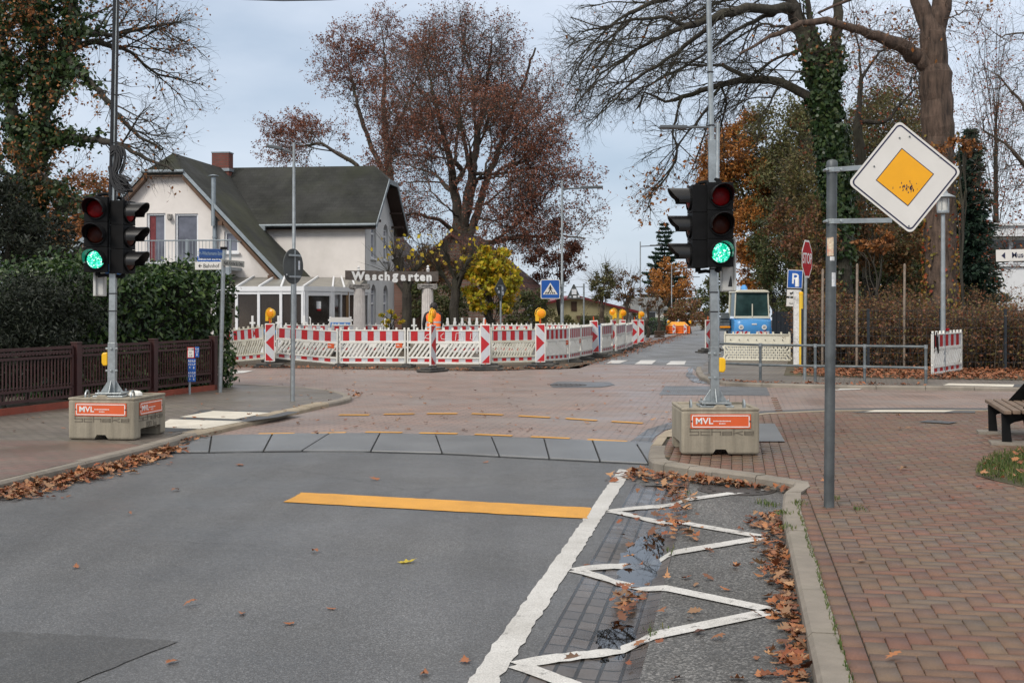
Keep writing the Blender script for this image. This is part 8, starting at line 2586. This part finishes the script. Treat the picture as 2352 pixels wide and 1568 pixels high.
mb.add(vs, fs)
for s in (-1, 1): mb.prism([(s * .93, -.25, ez(767)), (s * .93, 1.4, ez(767)), (s * .93, 1.4, ez(733)), (s * .93, -.1, ez(733))], (-s * .04, 0, 0))
mb.box((0, .8, ez(733)), (1.84, 1.5, .05))
hood = mb.build('engine_hood', M['blue_paint'], ex, smooth=True)
mb = MB(); mb.box((.02, -.45, ez(744)), (.25, .02, .07)); mb.build('badge', M['white'], hood, bevel=.008)
for px_ in (1698, 1751):
    mb = MB(); x = exx(px_); mb.tube([(x, -.445 + .02, ez(751)), (x, -.455 + .02, ez(751))], .125, 20); dd_ = mb.build('speed_disc', M['white'], hood)
    lettering('20', .15, M['ink'], dd_, T(x, -.462 + .02, ez(751)), .001, .002, .85)
for px0_, px1_ in ((1684, 1713), (1733, 1762)):
    mb = MB(); a_, b_ = exx(px0_), exx(px1_); z0_, z1_ = ez(767.5), ez(760)
    mb.box(((a_ + b_) / 2, -.47, (z0_ + z1_) / 2), (b_ - a_, .02, z1_ - z0_), 1)
    for i in range(3):
        x = a_ + (b_ - a_) * (i / 3 + .02); w_ = (b_ - a_) / 6; sgn = 1 if px0_ < 1700 else -1
        mb.prism([(x, -.4825, z0_), (x + w_, -.4825, z0_), (min(b_, max(a_, x + w_ + sgn * .08)), -.4825, z1_), (min(b_, max(a_, x + sgn * .08)), -.4825, z1_)], (0, .004, 0), 0)
    mb.build('warning_plate', [M['film_red'], M['film_white']], ex)
mb = MB()
cw, cz0, cz1 = .90, ez(731), ez(672)
for s in (-1, 1):
    mb.prism([(s * cw, -.02, cz0), (s * (cw - .06), -.02, cz0), (s * (cw - .12), -.02, cz1), (s * (cw - .06), -.02, cz1)], (0, .1, 0))
    mb.prism([(s * cw, 1.4, cz0), (s * (cw - .09), 1.4, cz0), (s * (cw - .15), 1.4, cz1), (s * (cw - .06), 1.4, cz1)], (0, .1, 0))
mb.box((0, .03, cz0 + .05), (1.7, .09, .12))
cab = mb.build('cab_frame', M['cream_paint'], ex, bevel=.02)
mb = MB(); mb.prism([(-.88, -.12, cz1), (.88, -.12, cz1), (.80, -.12, cz1 + .10), (.6, -.12, cz1 + .14), (-.6, -.12, cz1 + .14), (-.80, -.12, cz1 + .10)], (0, 1.7, 0)); mb.build('cab_roof', M['cream_paint'], cab, bevel=.04)
mb = MB(); mb.prism([(-.83, .03, cz0 + .1), (.83, .03, cz0 + .1), (.77, .03, cz1), (-.77, .03, cz1)], (0, .02, 0))
for s in (-1, 1): mb.prism([(s * .84, .1, cz0 + .1), (s * .84, 1.4, cz0 + .1), (s * .78, 1.4, cz1), (s * .78, .1, cz1)], (-s * .02, 0, 0))
mb.build('window', M['glass_cab'], cab)
mb = MB(); mb.box((.02, .0, cz0 + .35), (.05, .03, .75)); mb.build('wiper', M['cream_paint'], cab)
mb = MB(); mb.box((0, .7, cz0 + .35), (.5, .3, .7)); mb.build('seat', M['cloth_black'], cab, bevel=.05)
for s, hz in ((1, ez(690)),):
    mb = MB(); mb.tube([(s * .86, 0, hz + .08), (s * 1.05, -.02, hz + .1), (s * 1.12, -.02, hz)], .018, 6); mb.box((s * 1.10, -.03, hz), (.17, .05, .24)); mb.build('mirror', M['black'], ex)
for s in (-1, 1):
    for y_ in (.15, 1.7):
        mb = MB(); X = T(s * .72, y_, .42) @ Matrix.Rotation(pi / 2, 4, 'Y'); mb.lathe([(.25, -.16), (.40, -.15), (.43, -.08), (.43, .08), (.40, .15), (.25, .16)], 20, 0, X); wh = mb.build('wheel', M['rubber'], ex, smooth=True)
        mb = MB(); mb.lathe([(.04, -.1), (.24, -.12), (.25, .12), (.04, .1)], 16, 0, X); mb.build('rim', M['cream_paint'], wh, smooth=True)
mb = MB(); mb.box((0, .9, .62), (1.3, 2.4, .35)); mb.build('chassis', M['steel_dark'], ex, bevel=.03)
mb = MB(); mb.tube([(.05, 1.6, cz1 - .4), (.1, 2.3, cz1 + .28), (.2, 3.2, cz1 + .1), (.3, 3.9, .9)], [.14, .16, .14, .1], 8); mb.build('boom', M['blue_paint'], ex)
mb = MB(); mb.box((-1.28, 1.2, ez(744)), (.5, 1.6, .7)); mb.box((-1.28, .35, ez(725)), (.42, .1, .3))
for z_ in (ez(732), ez(738)): mb.box((-1.28, .38, z_), (.5, .05, .06))
mb.build('tool_carrier', M['galv_dark'], ex, bevel=.02)
mb = MB(); mb.box((-1.28, .36, ez(751)), (.52, .06, .09)); mb.build('side_marker', M['lens_amber'], ex)

# ---------------- orange skip in the street
b = G(1557, 768.5); Yk = b.y; k = Yk / F
sk = thing('skip', 'bright orange skip standing in the middle of the street', 'skip', b, radians(-8))
mb = MB(); w_, h_, dp = .98, .60, 1.6
mb.box((0, dp / 2, .09 + h_ / 2), (2 * w_, dp, h_))
for x in (-.95, -.32, .34, .95): mb.box((x, -.03, .09 + h_ / 2), (.07, .06, h_))
for z in (.13, .34, .52, .67): mb.box((0, -.035, z), (1.9, .05, .05))
sb = mb.build('bin', M['orange_skip'], sk, bevel=.02)
mb = MB(); mb.prism([(-w_ * .93, .02, .69), (w_ * .93, .02, .69), (w_ * .55, .25, 1.02), (-w_ * .55, .25, 1.02)], (0, dp - .3, 0)); mb.build('lid', M['orange_skip_top'], sk, bevel=.03)
mb = MB(); mb.tube([(-.12, .5, 1.0), (-.08, .5, 1.1), (.08, .5, 1.1), (.12, .5, 1.0)], .02, 6); mb.box((0, .02, .70), (2.0, .08, .05)); mb.build('handle', M['steel_dark'], sk)
mb = MB()
for x in (-.6, .6): mb.box((x, .3, .045), (.4, .5, .09))
mb.build('skid', M['rubber'], sk)
for s, lab in ((-1, 'narrow guide beacon leaning on the left of the orange skip'), (1, 'narrow guide beacon leaning on the right of the orange skip')):
    o = copy_tree(bcR); q_ = b + Vector((s * .45 + .1, -.35, .0)); o.location = q_; o.rotation_euler = (0, 0, radians(-8)); o.scale = (.9, .9, .75); o['label'] = lab; o['group'] = 'guide beacons on the orange skip'
    l = copy_tree(lamp_); l.location = q_ + Vector((s * .42, .3, .88)); l.scale = (.8, .8, .8); l.rotation_euler = (0, 0, radians(0 if s < 0 else 170)); l['label'] = 'amber warning lamp on the ' + ('left' if s < 0 else 'right') + ' shoulder of the orange skip'; l['group'] = 'amber warning lamps on the beacons'
# dark planter, blue bin, odd things behind the row
b = PX(1514.5, 82); r_ = thing('planter', 'dark stacked timber planter under the far globe tree', 'planter', b); mb = MB()
for z in (.08, .24, .40): mb.box((0, 0, z), (.62, .6, .13))
mb.build('boards', M['wood_dark'], r_, bevel=.02)
mb = MB(); mb.box((0, 0, .45), (.55, .5, .05)); mb.build('soil', M['soil'], r_)
A_, B_ = PX(1488, 80), PX(1515, 92)
b = PX(1395, 44.5); r_ = thing('blue_tank', 'dark blue slanted tank behind the tilted beacon', 'container', b, .2); mb = MB(); mb.prism([(-.35, 0, 0), (.42, 0, 0), (.42, 0, 1.0), (-.35, 0, .92)], (0, .7, 0)); mb.build('tank', M['blue_bin'], r_, bevel=.03)
mb = MB(); mb.box((.03, .35, .98), (.3, .3, .05)); mb.build('lid', M['blue_bin'], r_)
b = PX(600, 40.5); r_ = thing('blue_barrel', 'bright blue tarpaulin roll behind the leftmost board', 'tarpaulin', b); mb = MB(); mb.tube([(-.75, 0, .72), (.1, .05, .74), (.5, .03, .72)], [.09, .10, .08], 12); mb.build('roll', mat('bright blue tarp', (.02, .20, .50), .5, 0, .15), r_, smooth=True)
mb = MB(); mb.box((-.5, .05, .32), (.08, .08, .64)); mb.box((.3, .05, .32), (.08, .08, .64)); mb.build('trestle', M['timber'], r_)
# sand heap, pallet of stones inside the works
b = PX(985, 37.4); r_ = thing('stone_pallet', 'wooden pallet with paving stones behind the barrier', 'pallet', b)
mb = MB()
for y_ in (0, .35, .7): mb.box((0, y_, .06), (1.2, .1, .1))
for i in range(6): mb.box((-.5 + i * .2, .35, .125), (.12, .8, .025))
mb.build('pallet', M['timber'], r_)
mb = MB(); rr_ = random.Random(3)
for z in range(3):
    for i in range(5): mb.box((-.45 + i * .22, .35 + rr_.uniform(-.02, .02), .19 + z * .105), (.20, .6, .10))
mb.build('stones', M['stone_kerb'], r_, bevel=.008)

# ---------------- park bench at the right edge
b = G(2313, 1019, .1); b.z = .104
b.z = .104; _t = radians(-104); b = b - Vector((cos(_t), sin(_t), 0)) * 1.28
bn = thing('park_bench', 'timber slat bench with black cast legs beside the small grass patch', 'bench', b, _t)
fzb = lambda p: EYE - (p - HY) * 13.8 / F - b.z
zs = fzb(944) 
for i in range(5):
    mb = MB(); mb.box((.62, -.02 + i * .092, zs + .004 * i), (1.75, .078, .042)); mb.build('seat_slat', M['bench_wood'], bn, bevel=.008)
for i, (y_, z_) in enumerate(((.46, .12), (.50, .25), (.535, .38))):
    mb = MB(); mb.box((.62, 0, 0), (1.6, .035, .10), 0, T(.09, y_, zs + z_) @ Matrix.Rotation(radians(-14), 4, 'X')); mb.build('back_slat', M['bench_wood'], bn, bevel=.01)
for x in (.03, 1.25):
    mb = MB(); mb.prism([(x, -.06, zs - .025), (x, .44, zs - .025), (x, .58, zs + .45), (x, .54, zs + .46), (x, .38, zs - .06), (x, .12, zs - .09), (x, .03, zs - .14), (x, .05, 0), (x, -.05, 0), (x, -.055, zs - .12)], (.06, 0, 0))
    mb.prism([(x, .30, zs - .05), (x, .40, zs - .05), (x, .46, 0), (x, .36, 0)], (.06, 0, 0))
    mb.build('leg', M['black'], bn, bevel=.008)
    mb = MB(); mb.box((x + .03, .2, -.0), (.30, .75, .04)); mb.build('foot_slab', M['stone_kerb'], bn)
# overhead cable
mb = MB(); pts = [P(430, -14, 22), P(560, -1, 22.5), P(650, 2, 23), P(760, 0, 23.5), P(900, -10, 24), P(1100, -40, 25)]
oc = thing('overhead_cable', 'thin dark cable sagging across the sky above the house', 'cable', pts[0]); mb.tube([p - pts[0] for p in pts], .012, 5); mb.build('wire', M['wire'], oc)

# ================================================================== fallen leaves, grass, moss
def lobed(rng, n):
    # oak-leaf outline: midrib with lobes, curled; returns (n, 14, 3) local
    base = np.array([(0, -.5), (.07, -.36), (.20, -.30), (.12, -.16), (.30, -.04), (.17, .10), (.26, .24), (.10, .30), (.0, .5), (-.11, .31), (-.25, .22), (-.16, .08), (-.31, -.05), (-.12, -.17), (-.21, -.30), (-.06, -.37)])
    k = len(base)
    V = np.zeros((n, k, 3)); V[:, :, :2] = base[None] * (1 + rng.normal(0, .10, (n, k, 1)))
    V[:, :, 0] *= rng.uniform(.8, 1.2, (n, 1))
    c1, c2 = rng.normal(.25, .45, (n, 1)), rng.normal(.15, .35, (n, 1))
    V[:, :, 2] = c1 * V[:, :, 0] ** 2 * 2.2 + c2 * V[:, :, 1] ** 2 * 1.4 + rng.normal(0, .02, (n, k))
    return V
def litter_mesh(name, pts, size, m, seed, tilt=.35, parent=None):
    rng = np.random.default_rng(seed); n = len(pts)
    V = lobed(rng, n); k = V.shape[1]
    s = size * rng.uniform(.6, 1.25, n)
    a = rng.uniform(0, 2 * pi, n); tx, ty = rng.normal(0, tilt, n), rng.normal(0, tilt, n)
    X = V * s[:, None, None]
    z = X[:, :, 2] + np.tan(np.clip(tx, -1.1, 1.1))[:, None] * X[:, :, 0] + np.tan(np.clip(ty, -1.1, 1.1))[:, None] * X[:, :, 1]
    z = z - z.min(1, keepdims=True) + .002
    x = X[:, :, 0] * np.cos(a)[:, None] - X[:, :, 1] * np.sin(a)[:, None]; y = X[:, :, 0] * np.sin(a)[:, None] + X[:, :, 1] * np.cos(a)[:, None]
    W = np.stack([x, y, z], 2) + np.asarray(pts)[:, None]
    me = bpy.data.meshes.new(name)
    me.vertices.add(n * k); me.vertices.foreach_set("co", W.astype(np.float32).ravel())
    me.loops.add(n * k); me.loops.foreach_set("vertex_index", np.arange(n * k, dtype=np.int32))
    me.polygons.add(n); me.polygons.foreach_set("loop_start", np.arange(n, dtype=np.int32) * k)
    me.update(calc_edges=True)
    return link_mesh(name, me, m, parent)
rl_ = np.random.default_rng(77)
def along_line(pts, n, width, pile, z0=0.0, bias=0.0, taper=None):
    pts = np.array([(p.x, p.y) for p in pts]); seg = np.linalg.norm(np.diff(pts, axis=0), axis=1); cum = np.concatenate([[0], np.cumsum(seg)])
    t = rl_.uniform(0, cum[-1], n); i = np.clip(np.searchsorted(cum, t) - 1, 0, len(seg) - 1); f = (t - cum[i]) / seg[i]
    p = pts[i] + (pts[i + 1] - pts[i]) * f[:, None]; d = (pts[i + 1] - pts[i]) / seg[i][:, None]; nr = np.stack([-d[:, 1], d[:, 0]], 1)
    w = np.abs(rl_.normal(0, .5, n))
    if taper is not None: w = w * taper(t / cum[-1])
    p = p + nr * (w * width + bias)[:, None]
    z = z0 + rl_.random(n) * pile * np.clip(1.2 - w, 0.05, 1)
    return np.column_stack([p, z])
def litter(name, clouds, size, seed, m='leaf_litter', tilt=.35):
    o = litter_mesh(name, np.concatenate(clouds), size, M[m], seed, tilt)
    return tag(o, kind='stuff')
# heap along the left kerb
Lk = [G(x, y, 0) for x, y in ((-40, 1150), (60, 1118), (130, 1104), (200, 1088), (280, 1068), (345, 1047), (380, 1036))]
clump = lambda t: .45 + .75 * np.clip(1.05 - t, 0, 1) + .15 * np.sin(t * 40)
litter('fallen_leaves', [along_line(Lk, 1350, -.32, .05, .004, -.02, clump), along_line([G(x, y, 0) for x, y in ((380, 1036), (450, 1012), (560, 978), (668, 950), (760, 930), (815, 916))], 170, -.10, .03, .05, -.02), along_line([G(x, y, 0) for x, y in ((815, 916), (818, 908), (790, 900))], 16, -.10, .01, .045)], .08, 1, tilt=.22)
# nook before the corner kerb, gutter drifts, heap along the bay kerb
nk = [UV(u, v) for u, v in ((-.93, 12.15), (-.70, 12.0), (-.40, 11.78), (-.1, 11.58), (.1, 11.45))]
drift = [np.array([[*UV(u, v)[:2], dip(u, v) + z] for u, v, z in zip(rl_.normal(uc, su, n), rl_.normal(vc, sv, n), rl_.uniform(.004, .05, n))]) for uc, su, vc, sv, n in ((-.50, .07, 10.9, .35, 50), (-.46, .06, 10.0, .4, 45), (-.43, .06, 9.3, .15, 20), (-.40, .07, 8.9, .12, 12), (-.60, .06, 7.1, .12, 24), (-.56, .05, 6.78, .10, 16), (-.62, .12, 8.0, .5, 9), (-.5, .1, 5.9, .3, 6), (-.75, .1, 9.6, .5, 7))]
litter('fallen_leaves', [along_line(nk, 300, -.36, .05, .004, -.04, lambda t: 1.1 - .75 * t), along_line([UV(u, v) for u, v in ((.12, 11.45), (.3, 11.25), (.48, 11.05))], 26, -.14, .05, .008)] + drift, .084, 2, tilt=.2)
bk = [UV(.30, 3.3), UV(.305, 6), UV(.315, 9.9)]
pts = along_line(bk, 620, .18, .03, .008, 0.0, lambda t: .55 + .5 * np.abs(np.sin(t * 21)) + .3 * np.sin(t * 9))
u_ = rl_.uniform(-.35, .2, 34); v_ = rl_.uniform(3.6, 10.2, 34)
bay = np.array([[*UV(a, b_)[:2], .007] for a, b_ in zip(u_, v_)])
litter('fallen_leaves', [pts, bay], .082, 3, tilt=.2)
# carpet below the thicket and behind the railing, and far kerbs
def area(px, n, z):
    q = [G(x, y, z) for x, y in px]; out = []
    xs = [p.x for p in q]; ys = [p.y for p in q]; pl2 = [(p.x, p.y) for p in q]
    while len(out) < n:
        x, y = rl_.uniform(min(xs), max(xs)), rl_.uniform(min(ys), max(ys))
        if inside(x, y, pl2): out.append((x, y, z + rl_.random() * .05))
    return np.array(out)
litter('leaf_carpet', [area([(1815, 858), (1880, 866), (2130, 872), (2220, 872), (2500, 876), (2500, 852), (2140, 848), (1840, 846)], 4600, .105), along_line([G(x, y, .1) for x, y in ((1630, 874), (1700, 879), (1900, 884), (2126, 886))], 150, .25, .02, .106)], .088, 4, 'leaf_far', .25)
litter('leaf_carpet', [along_line([G(x, y, .04) for x, y in ((1250, 848), (1330, 838), (1400, 822), (1470, 802), (1490, 790))], 500, -.5, .03, .045), along_line([G(x, y, .0) for x, y in ((560, 846), (700, 848), (900, 851), (1100, 853), (1250, 848))], 420, -.8, .03, .045)], .085, 5, 'leaf_far', .25)
q = [PX(1485, 58), PX(1535, 84), PX(1560, 100)]
o = litter('leaf_carpet', [np.column_stack([along_line(q, 900, -.9, .03, 0)[:, :2], np.zeros(900)])], .11, 6, 'leaf_far', .2)
me = o.data; co = np.zeros(len(me.vertices) * 3, dtype=np.float32); me.vertices.foreach_get('co', co); co = co.reshape(-1, 3); co[:, 2] += -np.maximum(0, co[:, 1] - SL0) * SL + .06; me.vertices.foreach_set('co', co.ravel())
# thinly strewn leaves on junction and footways: too many to count
js = []
for _ in range(230):
    x, y = rl_.uniform(620, 1620), 846 + 150 * rl_.random() ** 1.3
    p = G(x, y, .045); js.append((p.x, p.y, .045))
for _ in range(80):
    x, y = rl_.uniform(30, 800), rl_.uniform(895, 1000); p = G(x, y, .106)
    if inside(p.x, p.y, [(q_.x, q_.y) for q_ in LE] + [(-9, 25), (-14, 16)]): js.append((p.x, p.y, .106))
for _ in range(70):
    p = UV(rl_.uniform(.6, 7), 5 + 13 * rl_.random(), .1)
    if inside(p.x, p.y, poly_xy): js.append((p.x, p.y, .108))
litter('strewn_leaves', [np.array(js)], .085, 7, 'leaf_litter', .12)
# single leaves lying on the near asphalt, each its own thing
sl_px = [(552, 1068), (556, 1410), (665, 1433), (762, 1398), (175, 1303), (440, 1390), (396, 1521), (975, 1550), (404, 1127), (934, 1291), (1115, 1062), (298, 1181), (724, 1268), (862, 1102), (1068, 1519)]
for k, (x, y) in enumerate(sl_px):
    p = G(x, y, .003)
    yl = k in (9,)
    o = litter_mesh('fallen_leaf', [(0, 0, 0)], .082 if k % 3 else .105, M['leaf_gold' if yl else 'leaf_litter'], 100 + k, .10)
    o.location = p
    tag(o, 'lone yellow leaf on the asphalt' if yl else 'single dry brown leaf lying on the open asphalt', 'leaf', 'single leaves on the asphalt')
# grass at the bench and tufts in joints
def blades(name, pts, h, seed):
    rng = np.random.default_rng(seed); n = len(pts); a = rng.uniform(0, 2 * pi, n); l = h * rng.uniform(.5, 1.3, n); w = .004
    t = np.stack([np.cos(a), np.sin(a), 0 * a], 1); b_ = np.stack([-np.sin(a), np.cos(a), 0 * a], 1); lean = rng.uniform(.1, .7, n)[:, None]
    p = np.asarray(pts); up_ = np.array([0, 0, 1.0])
    V = np.stack([p - b_ * w, p + b_ * w, p + t * lean * l[:, None] * .5 + up_ * l[:, None] * .65 + b_ * w * .8, p + t * lean * l[:, None] + up_ * l[:, None]], 1)
    q = (np.arange(n) * 4)[:, None] + np.arange(4)
    return tag(np_mesh(name, V.reshape(-1, 3), q, M['grass']), kind='stuff')
gpx = [(2240, 1090), (2262, 1062), (2300, 1048), (2360, 1040), (2500, 1040), (2500, 1160), (2352, 1118), (2290, 1104)]
sheet('lawn_soil', [G(x, y, SW + .002) for x, y in gpx], M['earth'])
blades('grass', area(gpx, 5200, SW), .05, 8)
litter('fallen_leaves', [area(gpx, 110, SW + .03)], .07, 9)
tuft = []
for u, v, n in ((-.41, 10.9, 20), (.28, 10.4, 70), (.2, 10.5, 40), (-.405, 8.3, 16), (.33, 9.4, 60), (.34, 8.8, 40), (-.41, 6.3, 22), (-.4, 5.0, 30), (.47, 9.9, 50), (.75, 10.2, 40), (.9, 9.7, 30)):
    for _ in range(n): p = UV(u + rl_.normal(0, .03), v + rl_.normal(0, .06)); tuft.append((p.x, p.y, .008 if u < .3 else .1))
for _ in range(520):
    p = UV(.452 + rl_.normal(0, .006), rl_.uniform(3.2, 10)); tuft.append((p.x, p.y, .098))
blades('moss_tufts', np.array(tuft), .026, 10)
